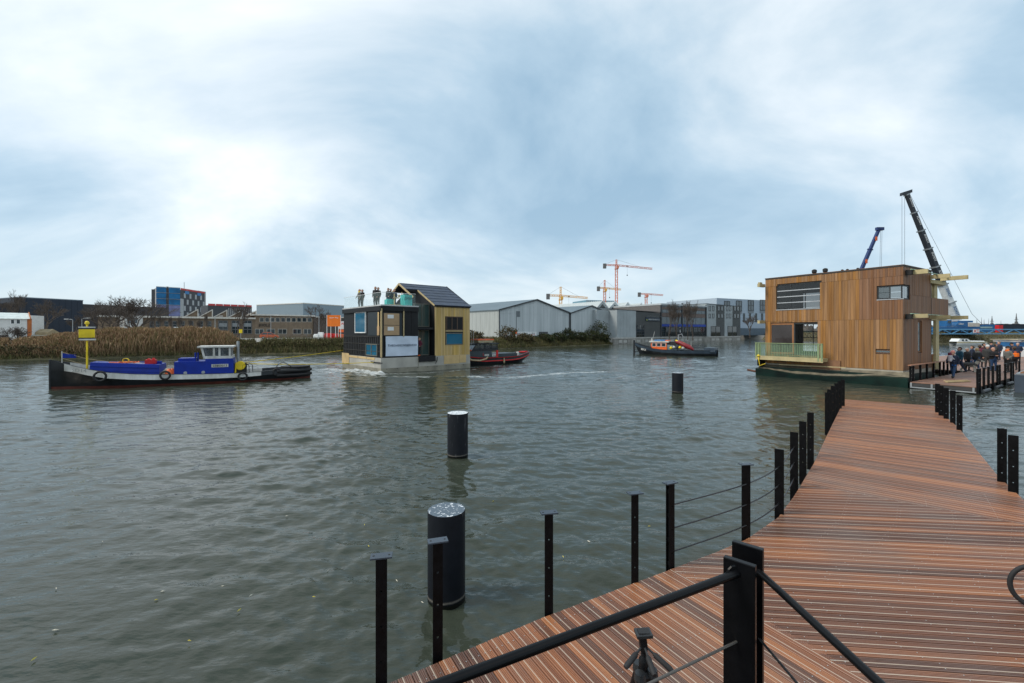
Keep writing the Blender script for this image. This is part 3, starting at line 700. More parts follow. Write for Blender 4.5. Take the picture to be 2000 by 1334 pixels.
MB().tube([(.42, 0, .81), (.5, 0, .83), (.66, 0, .84)], [.02, .035, .07], 10).build('saddle', [DARK], bk, smooth=True)
MB().lathe([(.06, -.006), (.06, .006)], 18, (.6, -.06, .32), axis='y').bx(.59, .61, -.09, -.06, .17, .32).bx(.59, .61, .06, .09, .32, .47).build('crank', [STEEL], bk)
# ---------------------------------------------------------------- mooring piles
def pile_mat(name, drop, streak, seed):
    m = bpy.data.materials.new(name); m.use_nodes = True; t = m.node_tree; p = t.nodes['Principled BSDF']
    tc = N(t, 'ShaderNodeTexCoord'); g = N(t, 'ShaderNodeSeparateXYZ'); t.links.new(tc.outputs['Object'], g.inputs[0])
    n1 = N(t, 'ShaderNodeTexNoise', i_Scale=6., i_Detail=5.); t.links.new(tc.outputs['Object'], n1.inputs['Vector'])
    base = mixc(t, n1.outputs[0], (.005, .006, .008), (.011, .013, .018))
    # bird droppings on the top
    mp = N(t, 'ShaderNodeMapping'); mp.inputs['Location'].default_value = (seed, seed*.7, 0); t.links.new(tc.outputs['Object'], mp.inputs[0])
    v = N(t, 'ShaderNodeTexNoise', i_Scale=26., i_Detail=5., i_Distortion=.6); t.links.new(mp.outputs[0], v.inputs['Vector'])
    dr = ramp(t, [(1-drop, 0.), (1-drop+.05, 1.)]); t.links.new(v.outputs[0], dr.inputs[0])
    geo = N(t, 'ShaderNodeNewGeometry'); sn = N(t, 'ShaderNodeSeparateXYZ'); t.links.new(geo.outputs['Normal'], sn.inputs[0])
    up = M(t, 'GREATER_THAN', sn.outputs[2], .5)
    c = mixc(t, M(t, 'MULTIPLY', M(t, 'MULTIPLY', dr.outputs[0], up), .9), mixc(t, up, base, (.10, .13, .16)), (.75, .78, .8))
    # streaks down the side
    ms = N(t, 'ShaderNodeMapping'); ms.inputs['Scale'].default_value = (1, 1, .07); t.links.new(mp.outputs[0], ms.inputs[0])
    s = N(t, 'ShaderNodeTexNoise', i_Scale=30., i_Detail=3.); t.links.new(ms.outputs[0], s.inputs['Vector'])
    sr = ramp(t, [(1-streak, 0.), (1-streak+.06, .5)]); t.links.new(s.outputs[0], sr.inputs[0])
    c = mixc(t, sr.outputs[0], c, (.32, .34, .36))
    # pale tide ring
    zr = M(t, 'ABSOLUTE', M(t, 'SUBTRACT', g.outputs[2], M(t, 'ADD', .075, M(t, 'MULTIPLY', n1.outputs[0], .03))))
    rr = ramp(t, [(.0, .55), (.022, 0.)]); t.links.new(zr, rr.inputs[0])
    c = mixc(t, rr.outputs[0], c, (.22, .20, .17)); wet = M(t, 'LESS_THAN', g.outputs[2], .06)
    c = mixc(t, wet, c, (.008, .009, .007))
    t.links.new(c, p.inputs['Base Color']); p.inputs['Roughness'].default_value = .42; p.inputs['Specular IOR Level'].default_value = .15; return m
for u, vt, vb, wpx, dr, st, lab in [(872, 995, 1195, 76.8, .42, .27, 'big round dark mooring pile with white specks on top, close to the jetty railing'),
                                  (894, 806, 898, 41.5, .60, .34, 'round dark mooring pile with a white crusted top and streaks, in open water'),
                                  (1323.5, 728, 769, 21.5, .50, .28, 'distant round mooring pile standing alone in front of the wooden houseboat')]:
    Yb = F*CZ/(vb-HZ); r = wpx*Yb/F/2*.99; Y = Yb+r; zt = pz(vt, Y)
    o = MB().lathe([(r, -1.2), (r, .075), (r*1.005, .08), (r, .085), (r, zt-.012), (r*.985, zt)], 48).build('mooring_pile', [pile_mat('pile_%d' % u, dr, st, u*.01)], loc=(px(u, Y), Y, 0), smooth=True)
    tag(o, lab, 'mooring pile')
# floating leaves
lf = MB()
for u, v, c in [(110, 1152, 0), (305, 1175, 1), (370, 1255, 1), (318, 1158, 0), (467, 1195, 1), (490, 1166, 0), (613, 1169, 1), (640, 1118, 0), (775, 1137, 0), (66, 1291, 1), (108, 1234, 0), (1268, 1030, 1), (712, 1027, 1), (963, 981, 1), (825, 1180, 0), (720, 1069, 1), (435, 1148, 0), (200, 1060, 0), (560, 1010, 0), (1150, 1060, 0), (1100, 1090, 1)]:
    x, y = gp(u, v); a = R.uniform(0, 6); l = R.uniform(.022, .04); wd = l*.2; d = Vector((math.cos(a), math.sin(a), 0)); n = Vector((-d.y, d.x, 0)); p = Vector((x, y, .022))
    lf.add([p-d*l, p-n*wd, p+d*l, p+n*wd, p+Vector((0, 0, .012))], [(0, 1, 4), (1, 2, 4), (2, 3, 4), (3, 0, 4)], c)
tag(lf.build('floating_leaves', [mat('pale_leaf', (.55, .52, .42), .6), mat('yellow_leaf', (.55, .46, .06), .6)]), 'scattered small yellow and pale willow leaves floating on the canal', 'leaves', kind='stuff')
# ================================================================ floating house under tow
H1 = thing('floating_house', 'unfinished floating house on a concrete hull, black wrapped front and timber gabled rear', 'floating house', (*hO, 0), hA)
he = (-hd[1], hd[0])
X1 = lambda u: al(hO, hd, u)                                   # along the side facing the water
Y1 = lambda u: al(hO, he, u)                                   # along the end face
Zs = lambda u, v: pz(v, hO[1]+hd[1]*X1(u))
Ze = lambda u, v: pz(v, hO[1]+he[1]*Y1(u))
LX, LY, BZ, RZ = 8.86, 8.4, 1.26, 5.62
HULLC = mat('hull_concrete', (.40, .385, .34), .8, var=.22, scale=.7, stretch=(1, 1, .5), bump=.15)
HULLW = mat('hull_wet_concrete', (.24, .225, .175), .6, var=.3, scale=1.2, stretch=(1, 1, .4))
WRAP = mat('black_membrane', (.010, .0105, .012), .55, var=.5, scale=1.3, stretch=(1, 1, .3), bump=.4, spec=.3)
RAW = mat('raw_larch', (.58, .39, .13), .7, var=.28, scale=1.1, stretch=(5, 5, .25), rnd=.12, col2=(.62, .44, .18))
PLY = mat('plywood', (.56, .40, .19), .7, var=.14, scale=1.5)
LATH = mat('pale_lath', (.46, .36, .19), .75)
BLG = glass('blue_film_glass', (.02, .13, .22), .08)
FRM = mat('olive_frame', (.13, .13, .105), .5)
box('hull', HULLC, H1, 0, LX, 0, LY, .42, BZ)
box('hull_foot', HULLW, H1, -.004, LX+.004, -.004, LY+.004, -.8, .42)
box('hull_joint', HULLW, H1, X1(817)-.03, X1(817)+.04, -.012, .02, .43, BZ-.05)
for i in range(9): MB().lathe([(.035, -.02), (.035, .0)], 8, (.5+i*.95, 0, .34), axis='y').build('bolt_hole', [DARK], H1)
xb = X1(817); yb = LY
box('wall', WRAP, H1, .12, xb, .12, yb, BZ, RZ-.1)
# seams of the wrapped wall: each sheet a little proud
for i in range(7):
    y0 = .2+i*1.17; unit('membrane_sheet', WRAP, H1, .085, .125, y0, y0+1.14, BZ+.1, 3.05)
    for j in range(3): unit('batten', mat('black_batten', (.03, .027, .024), .7, rnd=.2), H1, .05, .085, y0+.1+j*.36, y0+.14+j*.36, BZ+.15, 2.95)
for z in (1.75, 2.35, 2.97): unit('batten', MATS['black_batten'], H1, .03, .052, .2, LY-.2, z, z+.05)
for i in range(5):
    x0 = .14+i*.66; unit('membrane_sheet', WRAP, H1, x0, x0+.63, .085, .125, 3.0, 5.35)
box('roof_slab', mat('terrace_edge', (.50, .51, .50), .6), H1, .0, xb+.05, .0, LY, RZ-.1, RZ)
box('fascia', WRAP, H1, -.03, xb+.02, -.03, .11, RZ-.5, RZ-.11); box('fascia', WRAP, H1, -.04, .1, .115, LY, RZ-.5, RZ-.11)
# openings on the end face (towards the tug)
def win(nm, m, x0, x1, y0, y1, z0, z1, fr=FRM, t=.07, n=1, parent=H1, face='x'):
    w = MB()
    if face == 'x':    # face of constant x, spanning y
        w.bx(x0, x1, y0, y1, z0, z0+t).bx(x0, x1, y0, y1, z1-t, z1)
        for k in range(n+1): y = y0+(y1-y0-t)*k/n; w.bx(x0, x1, y, y+t, z0+t, z1-t)
        f = w.build(nm, [fr], parent)
        for k in range(n): a = y0+(y1-y0-t)*k/n+t; b = y0+(y1-y0-t)*(k+1)/n; box('pane', m, f, (x0+x1)/2-.01, (x0+x1)/2+.01, a, b, z0+t, z1-t)
    else:
        w.bx(x0, x1, y0, y1, z0, z0+t).bx(x0, x1, y0, y1, z1-t, z1)
        for k in range(n+1): x = x0+(x1-x0-t)*k/n; w.bx(x, x+t, y0, y1, z0+t, z1-t)
        f = w.build(nm, [fr], parent)
        for k in range(n): a = x0+(x1-x0-t)*k/n+t; b = x0+(x1-x0-t)*(k+1)/n; box('pane', m, f, a, b, (y0+y1)/2-.01, (y0+y1)/2+.01, z0+t, z1-t)
    return f
ya, yb2 = Y1(713.5), Y1(692.5); win('window', BLG, .0, .1, ya, yb2, Ze(713.5, 650.5), Ze(713.5, 608), WHITE, .09)
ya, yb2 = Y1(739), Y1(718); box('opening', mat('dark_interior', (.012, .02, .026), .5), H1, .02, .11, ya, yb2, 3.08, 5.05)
box('corner_post', LATH, H1, .005, .09, .02, .1, BZ+.1, 5.3)
box('lining_board', PLY, H1, -.005, .018, Y1(740), Y1(737.5), 3.1, 5.0); box('carton', mat('carton', (.50, .33, .17), .8), H1, -.03, .015, Y1(741), Y1(737), 3.12, 3.85)
ya, yb2 = Y1(736), Y1(714); win('window', BLG, .0, .1, ya, yb2, BZ+.12, Ze(736, 672), FRM, .08, 2)
for i, (u0, u1) in enumerate(((678, 699), (700, 716), (717, 732))): box('hull_board', PLY, H1, -.03, -.005, Y1(u1), Y1(u0), BZ-.2, BZ-.02)
box('plywood_panel', PLY, H1, -.05, -.006, LY-1.7, LY+.02, .45, BZ+.15)
box('rope_bar', DARK, H1, -.09, -.01, -.3, 1.8, BZ-.42, BZ-.34)
# side face: boxes in the opening, banner
CARD = mat('cardboard', (.40, .27, .155), .8, var=.1)
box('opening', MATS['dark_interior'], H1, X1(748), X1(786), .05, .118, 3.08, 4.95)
for z0, z1, nm in ((3.12, 3.92, 0), (3.96, 4.92, 1)):
    c = box('cardboard_box', CARD, H1, X1(750), X1(780), .0, .045, z0, z1); box('paper_label', WHITE, c, X1(757), X1(769), -.012, -.002, z1-.42, z1-.12)
box('timber_strut', LATH, H1, X1(787.5), X1(789.5), -.03, .03, 3.0, 5.35); box('timber_strut', LATH, H1, X1(744.5)-.02, X1(746.5)-.02, -.05, -.005, BZ+.05, 5.3)
BAN = mat('banner_cloth', (.55, .63, .74), .7, var=.12, scale=.9, bump=.3)
bx0, bx1, bz0, bz1 = X1(753.5), X1(816.5), 1.40, 3.02
mb = MB(); nx, nz = 24, 10
for j in range(nz+1):
    for i in range(nx+1):
        a, b = i/nx, j/nz; mb.v.append((bx0+(bx1-bx0)*a, .03-.03*math.sin(a*PI*2+b*3)*math.sin(b*PI)-.02*math.sin(7*a+5*b)*math.sin(a*PI), bz0+(bz1-bz0)*b+.02*math.sin(a*PI)*(1-2*b)*-1))
for j in range(nz):
    for i in range(nx): mb.f.append((j*(nx+1)+i, j*(nx+1)+i+1, (j+1)*(nx+1)+i+1, (j+1)*(nx+1)+i)); mb.m.append(0)
bn = mb.build('banner', [BAN], H1, smooth=True)
text('lettering', 'THEDARKWEEEUCO', mat('banner_ink', (.07, .10, .15), .7), bn, ((bx0+bx1)/2, -.035, 2.28), (1, 0, 0), (0, 0, 1), .17, (bx1-bx0)*.9)
# entrance recess with glazed gable, dark landing
xr = X1(850); GG = glass('pale_green_glass', (.05, .085, .08))
box('landing', WRAP, H1, xb+.02, xr-.02, -.12, 3.0, BZ-.45, BZ+.04)
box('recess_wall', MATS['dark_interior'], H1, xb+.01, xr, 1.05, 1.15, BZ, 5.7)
win('glazed_door', GG, xb+.12, xr-.06, .9, 1.0, BZ+.05, 3.55, FRM, .07, 2, face='y')
win('glazed_screen', GG, xb+.1, xr-.04, .9, 1.0, 3.85, 5.9, FRM, .06, 2, face='y')
box('canopy', WRAP, H1, xb+.05, xr-.02, .2, 1.0, 3.6, 3.78)
# timber clad wing with gable roof
RIDGE, EAVE, RY = 7.87, 5.74, 4.2
mb = MB(); gab = [(xr, .08, BZ), (xr, LY, BZ), (xr, LY, EAVE), (xr, RY, RIDGE-.1), (xr, .08, EAVE-.05)]
mb.ext(gab, (LX-xr-.02, 0, 0)); mb.build('wing_wall', [WRAP], H1)
wx0, wx1, wz0, wz1 = X1(871), X1(904), Zs(880, 673.5), Zs(880, 618)
nb = 25
for i in range(nb):
    a = xr+(LX-xr)*i/nb; b = xr+(LX-xr)*(i+1)/nb-.012; dz = R.uniform(-.01, .01); y0 = .03+R.uniform(-.006, .004)
    if b < wx0 or a > wx1: unit('board', RAW, H1, a, b, y0, .078, BZ-.0+dz, EAVE-.06)
    else: unit('board', RAW, H1, a, b, y0, .078, BZ+dz, wz0); unit('board', RAW, H1, a, b, y0, .078, wz1, EAVE-.06)
BRN = mat('brown_frame', (.09, .055, .035), .6)
zm = (wz0*.52+wz1*.48)
f = win('window', BLG, wx0, wx1, .0, .075, wz0, zm-.15, FRM, .08, 1, face='y'); win('louvre_panel', WRAP, wx0+.05, wx1+.02, .01, .075, zm+.1, wz1, BRN, .08, 3, face='y'); box('transom', LATH, H1, wx0-.02, wx1+.02, -.01, .07, zm-.03, zm+.07)
box('hull_sheet', PLY, H1, X1(867), X1(897), -.03, -.006, .5, BZ-.01); box('hull_sheet', PLY, H1, X1(897)+.02, X1(910), -.03, -.006, .55, BZ-.01)
SLATE = mat('slate_blue_tile', (.042, .056, .085), .5, var=.3, scale=1.5, spec=.35)
# roof: seven courses of panels, upper ones reach further over the entrance
sl = math.hypot(RY, RIDGE-EAVE); dy, dzz = RY/sl, (RIDGE-EAVE)/sl
for side in (1, -1):
    for k in range(7):
        s0, s1 = sl*k/7-.12*(k == 0), sl*(k+1)/7+.06
        x0 = 3.75 if k >= 5 else xr-.05
        xs = np.linspace(x0, LX+.1, 6)
        for a, b in zip(xs[:-1], xs[1:]):
            yy = lambda s: (s*dy if side == 1 else 2*RY-s*dy)
            o = Vector((a, yy(s0), EAVE+s0*dzz+.06)); e = Vector((0, (s1-s0)*dy*side, (s1-s0)*dzz+-.035))
            MB().ob(o+Vector((0, 0, 0)), (b-a-.008, 0, 0), e, (0, 0, .05)).build('roof_tile_panel', [SLATE], H1)
for side in (1, -1):
    yy = lambda s: (s*dy if side == 1 else 2*RY-s*dy)
    MB().ext([(3.75, yy(sl*.72), EAVE+sl*.72*dzz-.14), (3.75, yy(sl), RIDGE-.14), (3.75, yy(sl), RIDGE+.02), (3.75, yy(sl*.72), EAVE+sl*.72*dzz+.02)], (LX-3.75, 0, 0)).build('roof_deck', [WRAP], H1)
    MB().ext([(xr-.03, yy(0)-.05*side, EAVE-.12), (xr-.03, yy(sl*.72), EAVE+sl*.72*dzz-.14), (xr-.03, yy(sl*.72), EAVE+sl*.72*dzz+.02), (xr-.03, yy(0)-.05*side, EAVE+.03)], (LX-xr, 0, 0)).build('roof_deck', [WRAP], H1)
    MB().beam((3.7, yy(sl*.35), EAVE+sl*.35*dzz), (3.7, RY, RIDGE+.02), .05, .16).build('barge_board', [LATH], H1)
MB().beam((xr-.07, 0, EAVE-.02), (xr-.07, sl*.72*dy, EAVE+sl*.72*dzz), .05, .14).build('barge_board', [LATH], H1)
MB().beam((3.74, sl*.74*dy, EAVE+sl*.72*dzz+.02), (xr, sl*.74*dy, EAVE+sl*.72*dzz+.02), .05, .14).build('roof_edge', [WRAP], H1)
for k, (y, h) in enumerate(((2.2, 1.1), (2.9, 1.45), (3.6, 1.8))): MB().beam((3.7, y, RZ), (3.7, y, RZ+h-.35), .06, .06).build('stud', [LATH], H1)
MB().tube([(4.1, RY, RIDGE+.05), (LX-.1, RY, RIDGE+.05)], .04, 6).build('ridge_cap', [SLATE], H1)
MB().beam((LX+.08, 0, EAVE), (LX+.08, RY, RIDGE+.06), .06, .16).build('barge_board', [WRAP], H1)
# roof terrace: glass balustrade, materials
GB = glass('balustrade_glass', (.55, .75, .70), .05, .06)
for a, b in zip(np.linspace(.15, 3.2, 4)[:-1], np.linspace(.15, 3.2, 4)[1:]): box('glass_panel', GB, H1, a, b-.03, .10, .115, RZ, RZ+1.0)
for a, b in zip(np.linspace(.2, LY-.1, 7)[:-1], np.linspace(.2, LY-.1, 7)[1:]): box('glass_panel', GB, H1, .08, .095, a, b-.03, RZ, RZ+1.0)
for a, b in zip(np.linspace(.15, 3.2, 4)[:-1], np.linspace(.15, 3.2, 4)[1:]): box('glass_panel', GB, H1, a, b-.03, LY-.12, LY-.1, RZ, RZ+1.0)
MB().tube([(.09, LY-.1, RZ+1.01), (.09, .1, RZ+1.01), (3.2, .1, RZ+1.01)], .018, 6).build('balustrade_rail', [WHITE], H1)
TEAL = mat('teal_wrap', (.05, .42, .38), .6, var=.25)
ins = MB().bx(X1(794), X1(809), .35, 1.1, RZ, RZ+.95).build('insulation_pack', [TEAL], loc=None); ins.parent = None
ins.location = (*hO, 0); ins.rotation_euler.z = hA; tag(ins, 'teal wrapped insulation pack standing on the roof terrace of the towed house', 'pack')
text('print', 'gutex', mat('teal_dark', (.01, .12, .12), .6), ins, ((X1(794)+X1(809))/2, .34, RZ+.6), (1, 0, 0), (0, 0, 1), .3, .8)
for (x, y, c) in ((1.0, 1.0, TEAL),): tag(MB().bx(x, x+.7, y, y+.5, RZ, RZ+.5).bx(x+.1, x+.6, y+.08, y+.42, RZ+.5, RZ+.56).build('crate', [c], loc=(*hO, 0), rz=hA), 'small teal crate behind the two people at the glass balustrade', 'crate')
tag(MB().bx(1.55, 1.62, .8, .87, RZ, RZ+1.0).bx(1.5, 2.0, .78, .84, RZ+.62, RZ+.7).lathe([(.02, RZ+.7), (.1, RZ+.8), (.09, RZ+.92), (.02, RZ+.96)], 10, (2.0, .8, 0)).bx(1.2, 2.2, .7, .95, RZ, RZ+.08).build('wooden_stand', [LATH], loc=(*hO, 0), rz=hA), 'small wooden stand with a crossbar on the roof terrace', 'stand')
# small things on the side
MB().tube([(X1(854), -.02, BZ-.1), (X1(853), -.06, BZ-.4), (X1(850), -.05, .6)], .03, 6).build('mooring_strap', [DARK], H1)
# ================================================================ timber clad houseboat
wK = (24.3, 27.2); wa = math.atan2(.521, .853); wx = (math.cos(wa), math.sin(wa)); wy = (-wx[1], wx[0])
H2 = thing('houseboat', 'cedar clad flat roofed two storey houseboat on a dark green barge', 'houseboat', (*wK, 0), wa)
XE = lambda u: al(wK, wx, u); YE = lambda u: al(wK, wy, u)
ZL = lambda u, v: pz(v, wK[1]+wy[1]*YE(u)); ZR = lambda u, v: pz(v, wK[1]+wx[1]*XE(u))
WL, WW, WB, WT = 8.44, 5.0, .97, 7.56
CED = mat('cedar_board', (.275, .128, .041), .62, var=.32, scale=.9, stretch=(7, 7, .3), rnd=.17, col2=(.39, .195, .068), bump=.1)
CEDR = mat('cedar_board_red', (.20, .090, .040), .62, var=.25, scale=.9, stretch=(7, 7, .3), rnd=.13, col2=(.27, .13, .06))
CORE = mat('dark_sheathing', (.03, .022, .018), .8)
ROOM = mat('dim_room', (.045, .042, .04), .9)
# core walls leave the window openings open: built as slabs
def wall_with_holes(nm, m, L_, z0, z1, holes, mk):      # holes (a0,a1,z0,z1) along the wall
    xs = sorted({0, L_, *[h[0] for h in holes], *[h[1] for h in holes]}); zs = sorted({z0, z1, *[h[2] for h in holes], *[h[3] for h in holes]}); mb = MB()
    for a, b in zip(xs[:-1], xs[1:]):
        for c, d in zip(zs[:-1], zs[1:]):
            if not any(h[0] <= (a+b)/2 <= h[1] and h[2] <= (c+d)/2 <= h[3] for h in holes): mk(mb, a, b, c, d)
    return mb.build(nm, [m], H2)
big = (YE(1601.5), YE(1517), ZL(1560, 603), ZL(1560, 553))           # large upper window
doorw = (YE(1599), YE(1503), ZL(1550, 692), ZL(1550, 631))            # terrace doors
slot = (YE(1740), YE(1709), ZL(1725, 690), ZL(1725, 683.5))
crn = (0, YE(1713.5), ZL(1740, 583.5), ZL(1740, 558.5))
low1, low2 = (YE(1536), YE(1514), 1.2, 1.55), (YE(1561), YE(1539), 1.2, 1.55)
hl = [big, doorw, slot, crn, low1, low2]
wall_with_holes('wall', CORE, WL, WB, WT-.02, hl, lambda mb, a, b, c, d: mb.bx(.05, .16, max(a, .07), b, c, d))
crx = XE(1777); slit = (XE(1794), XE(1800.5), ZR(1797, 688), ZR(1797, 628))
hr = [(0, crx, crn[2], crn[3]), slit]
wall_with_holes('wall', CORE, WW, WB, WT-.02, hr, lambda mb, a, b, c, d: mb.bx(max(a, .07), b, .05, .16, c, d))
box('wall', CORE, H2, .05, WW, WL-.12, WL-.02, WB, WT-.02)
wall_with_holes('wall', CORE, WL, WB, WT-.02, [(5.2, 8.0, 1.8, 4.0), (4.6, 8.0, 5.2, 6.6), (.6, 2.2, 5.0, 6.9)], lambda mb, a, b, c, d: mb.bx(WW-.12, WW-.02, a, b, c, d))
box('floor', ROOM, H2, .16, WW-.12, .16, WL-.12, 1.2, 1.3); box('floor', ROOM, H2, .16, WW-.12, .16, WL-.12, 4.1, 4.35)
box('roof', mat('roof_felt', (.05, .05, .05), .9), H2, -.02, WW, -.02, WL, WT-.08, WT+.0)
box('roof_edge', mat('roof_capping', (.20, .10, .05), .6), H2, -.035, WW+.02, -.035, WL+.02, WT+.002, WT+.03)
def clad(axis, L_, tiers, holes, m_of):
    for z0, z1, pitch, ph in tiers:
        a = 0
        while a < L_-.03:
            wd = pitch*R.choice((.8, 1, 1, 1.25)); b = min(a+wd-.008, L_); mid_ = (a+b)/2
            segs = [(z0, z1)]
            for h in holes:
                if h[0]-.02 < mid_ < h[1]+.02:
                    ns = []
                    for s0, s1 in segs:
                        if h[2]-.05 > s0: ns.append((s0, min(s1, h[2]-.05)))
                        if h[3]+.05 < s1: ns.append((max(s0, h[3]+.05), s1))
                    segs = [q for q in ns if q[1]-q[0] > .03]
            for s0, s1 in segs:
                t = R.uniform(0, .012); m = m_of(a, s0)
                if axis == 'y': unit('board', m, H2, .012-t, .048, a, b, s0+.006, s1-.006)
                else: unit('board', m, H2, a+(.05 if a == 0 else 0), b, .012-t, .048, s0+.006, s1-.006)
            a += wd
zt1 = 4.2
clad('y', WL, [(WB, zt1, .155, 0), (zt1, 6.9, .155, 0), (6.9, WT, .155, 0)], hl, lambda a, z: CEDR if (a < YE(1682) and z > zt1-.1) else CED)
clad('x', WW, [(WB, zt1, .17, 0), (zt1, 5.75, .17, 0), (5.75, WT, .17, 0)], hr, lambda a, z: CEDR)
# windows
W2 = glass('bright_window', (.20, .24, .26), .03, .55); ALU = mat('aluminium', (.5, .51, .52), .4, .5); DFR = mat('dark_frame', (.03, .034, .037), .5)
def hwin(hole, nx, nz, fr, gl, nm='window', t=.045, x=.06, bars=None, face='y'):
    a0, a1, z0, z1 = hole; mb = MB(); P = (lambda A, B, c, d: mb.bx(x, x+.06, A, B, c, d)) if face == 'y' else (lambda A, B, c, d: mb.bx(A, B, x, x+.06, c, d))
    P(a0, a1, z0, z0+t); P(a0, a1, z1-t, z1)
    for k in range(nx+1): A = a0+(a1-a0-t)*k/nx; P(A, A+t, z0+t, z1-t)
    f = mb.build(nm, [fr], H2)
    for k in range(nx):
        for j in range(nz):
            A = a0+(a1-a0-t)*k/nx+t; B = a0+(a1-a0-t)*(k+1)/nx; c = z0+t+(z1-z0-2*t)*j/nz; d = z0+t+(z1-z0-2*t)*(j+1)/nz
            if face == 'y': box('pane', gl, f, x+.02, x+.035, A, B, c+.02, d)
            else: box('pane', gl, f, A, B, x+.02, x+.035, c+.02, d)
    if bars:
        for j in range(1, nz): c = z0+t+(z1-z0-2*t)*j/nz; box('glazing_bar', bars, f, x-.01, x+.05, a0+.01, a1-.01, c-.03, c+.035)
    return f
hwin(big, 3, 4, DFR, glass('upper_window_glass', (.035, .04, .045), .03, .55), bars=ALU); box('sill', ALU, H2, -.03, .06, big[0]-.03, big[1]+.03, big[2]-.06, big[2]-.005)
TIMF = mat('cedar_frame', (.30, .13, .05), .6)
dl, dm, dr_ = doorw[1], YE(1551), doorw[0]
hwin((dm+.05, dl, doorw[2], doorw[3]), 1, 1, TIMF, glass('reflecting_glass', (.06, .05, .05), .03, .75), nm='sliding_door', t=.12); hwin((dr_, dm+.03, doorw[2], doorw[3]), 1, 1, DFR, glass('open_door_glass', (.02, .02, .02), .03, .12), nm='sliding_door', t=.07)
hwin((slot[0], slot[1], slot[2], slot[3]), 1, 1, TIMF, W2, t=.03); hwin(low1, 1, 1, TIMF, W2, t=.06); hwin(low2, 1, 1, TIMF, W2, t=.06)
f = hwin((.06, crn[1], crn[2], crn[3]), 2, 2, DFR, W2); hwin((.06, crx, crn[2], crn[3]), 1, 1, DFR, W2, face='x', nm='window'); hwin(slit, 1, 1, TIMF, W2, t=.05, face='x')
box('sill', ALU, H2, -.02, .05, -.03, crn[1]+.03, crn[2]-.06, crn[2]-.01)
# far side windows let daylight through
MB().bx(WW-.1, WW-.06, 5.2, 8.0, 2.9, 2.95).bx(WW-.1, WW-.06, 5.2, 8, 3.4, 3.45).bx(WW-.1, WW-.06, 5.8, 5.86, 1.8, 4).bx(WW-.1, WW-.06, 6.5, 6.56, 1.8, 4).bx(WW-.1, WW-.06, 7.2, 7.26, 1.8, 4).build('far_window_frame', [DFR], H2)
# balcony on the long face
GLM = mat('treated_pine', (.46, .38, .20), .7, var=.2, scale=2.); GRB = mat('balustrade_green', (.24, .31, .16), .6, var=.2)
b0, b1 = YE(1617.5), YE(1487); bz_ = ZL(1550, 697)
bd_ = Vector((0, 0, 0)); bal = box('balcony', GLM, H2, -.75, -.01, b0, b1, bz_-.24, bz_)
box('fascia_beam', GLM, bal, -.82, -.755, b0-.02, b1+.02, bz_-.28, bz_+.02)
glp = glass('green_balcony_glass', (.32, .52, .36), .05, .12)
for k in range(5): q0_, q1_ = b0+(b1-b0)*k/5, b0+(b1-b0)*(k+1)/5; box('glass_panel', glp, bal, -.80, -.785, q0_+.02, q1_-.02, bz_+.05, bz_+1.0)
for k in range(41): q = b0+(b1-b0-.05)*k/40; unit('baluster', GRB, bal, -.77, -.75, q, q+.028, bz_, bz_+.98)
for q in (b0, b0+.22, b1-.07, b1-.3): unit('balcony_post', GRB, bal, -.83, -.73, q, q+.09, bz_-.2, bz_+1.05)
for k in range(9): unit('baluster', GRB, bal, -.72+.08*k, -.7+.08*k, b1-.03, b1, bz_, bz_+.98)
box('rail', GRB, bal, -.84, -.74, b0, b1, bz_+.98, bz_+1.03)
# projecting beams at the roof and first floor, columns, rear balcony parapet
def nose(u0, u1, z0, z1, wd=.16):          # beam cantilevered out of the right face between photo columns u0 and u1
    x = XE(u0); P = (wK[0]+wx[0]*x, wK[1]+wx[1]*x); l = al(P, (-wy[0], -wy[1]), u1)
    MB().bx(x, x+wd, -l, .04, z0, z1).build('beam', [GLM], H2); return x, l
for u0, u1 in ((1772, 1812), (1817, 1855), (1838, 1890)): nose(u0, u1, 6.98, 7.25)
for u0, u1 in ((1771, 1812), (1816, 1855), (1840, 1890)): nose(u0, u1, 4.26, 4.5)
MB().bx(XE(1817), XE(1845), -.06, .1, 6.7, 6.95).build('beam', [GLM], H2)
for z in (7.26, 4.51): box('beam_flashing', mat('green_flashing', (.40, .62, .45), .5), H2, .3, XE(1845), -.35, -.25, z, z+.03)
for z in (6.9, 4.05): box('beam', GLM, H2, -.75, .04, WL+.02, WL+.2, z, z+.24)
box('beam', GLM, H2, -.3, .04, WL+.25, WL+.4, 7.18, 7.3)
box('blocking', DARK, H2, XE(1768), XE(1771.5), -.3, .0, 4.2, 4.5); box('blocking', DARK, H2, XE(1768), XE(1771.5), -.3, .0, 6.95, 7.25)
cxp = XE(1830); WE = XE(1853)
box('column', GLM, H2, cxp, XE(1836), .05, .2, .8, 4.2); box('column', GLM, H2, cxp, XE(1836), .13, .28, 4.42, 6.7); MB().bx(WW, XE(1845), .1, .3, 6.7, 6.9).build('beam', [GLM], H2)
nb2 = int((WE-WW)/.155)
for k in range(nb2): q = WW+.02+k*.155; unit('board', CEDR, H2, q, q+.148, .0, .04, 4.52, 5.72)
box('parapet', CORE, H2, WW, WE, .042, .12, 4.4, 5.7); box('parapet', CORE, H2, WE-.1, WE, .125, WL*.5, 4.4, 5.7)
box('rear_deck', GLM, H2, WW, WE, .1, WL*.5, 4.2, 4.39)
for k in range(12): q = WW+.02+k*.155; unit('board', CEDR, H2, q, q+.148, .2, .24, .75, 1.75)
box('parapet', CORE, H2, WW, WW+2.3, .245, .34, .7, 1.72); box('parapet_cap', TIMF, H2, WW, WW+2.3, .15, .42, 1.755, 1.82)
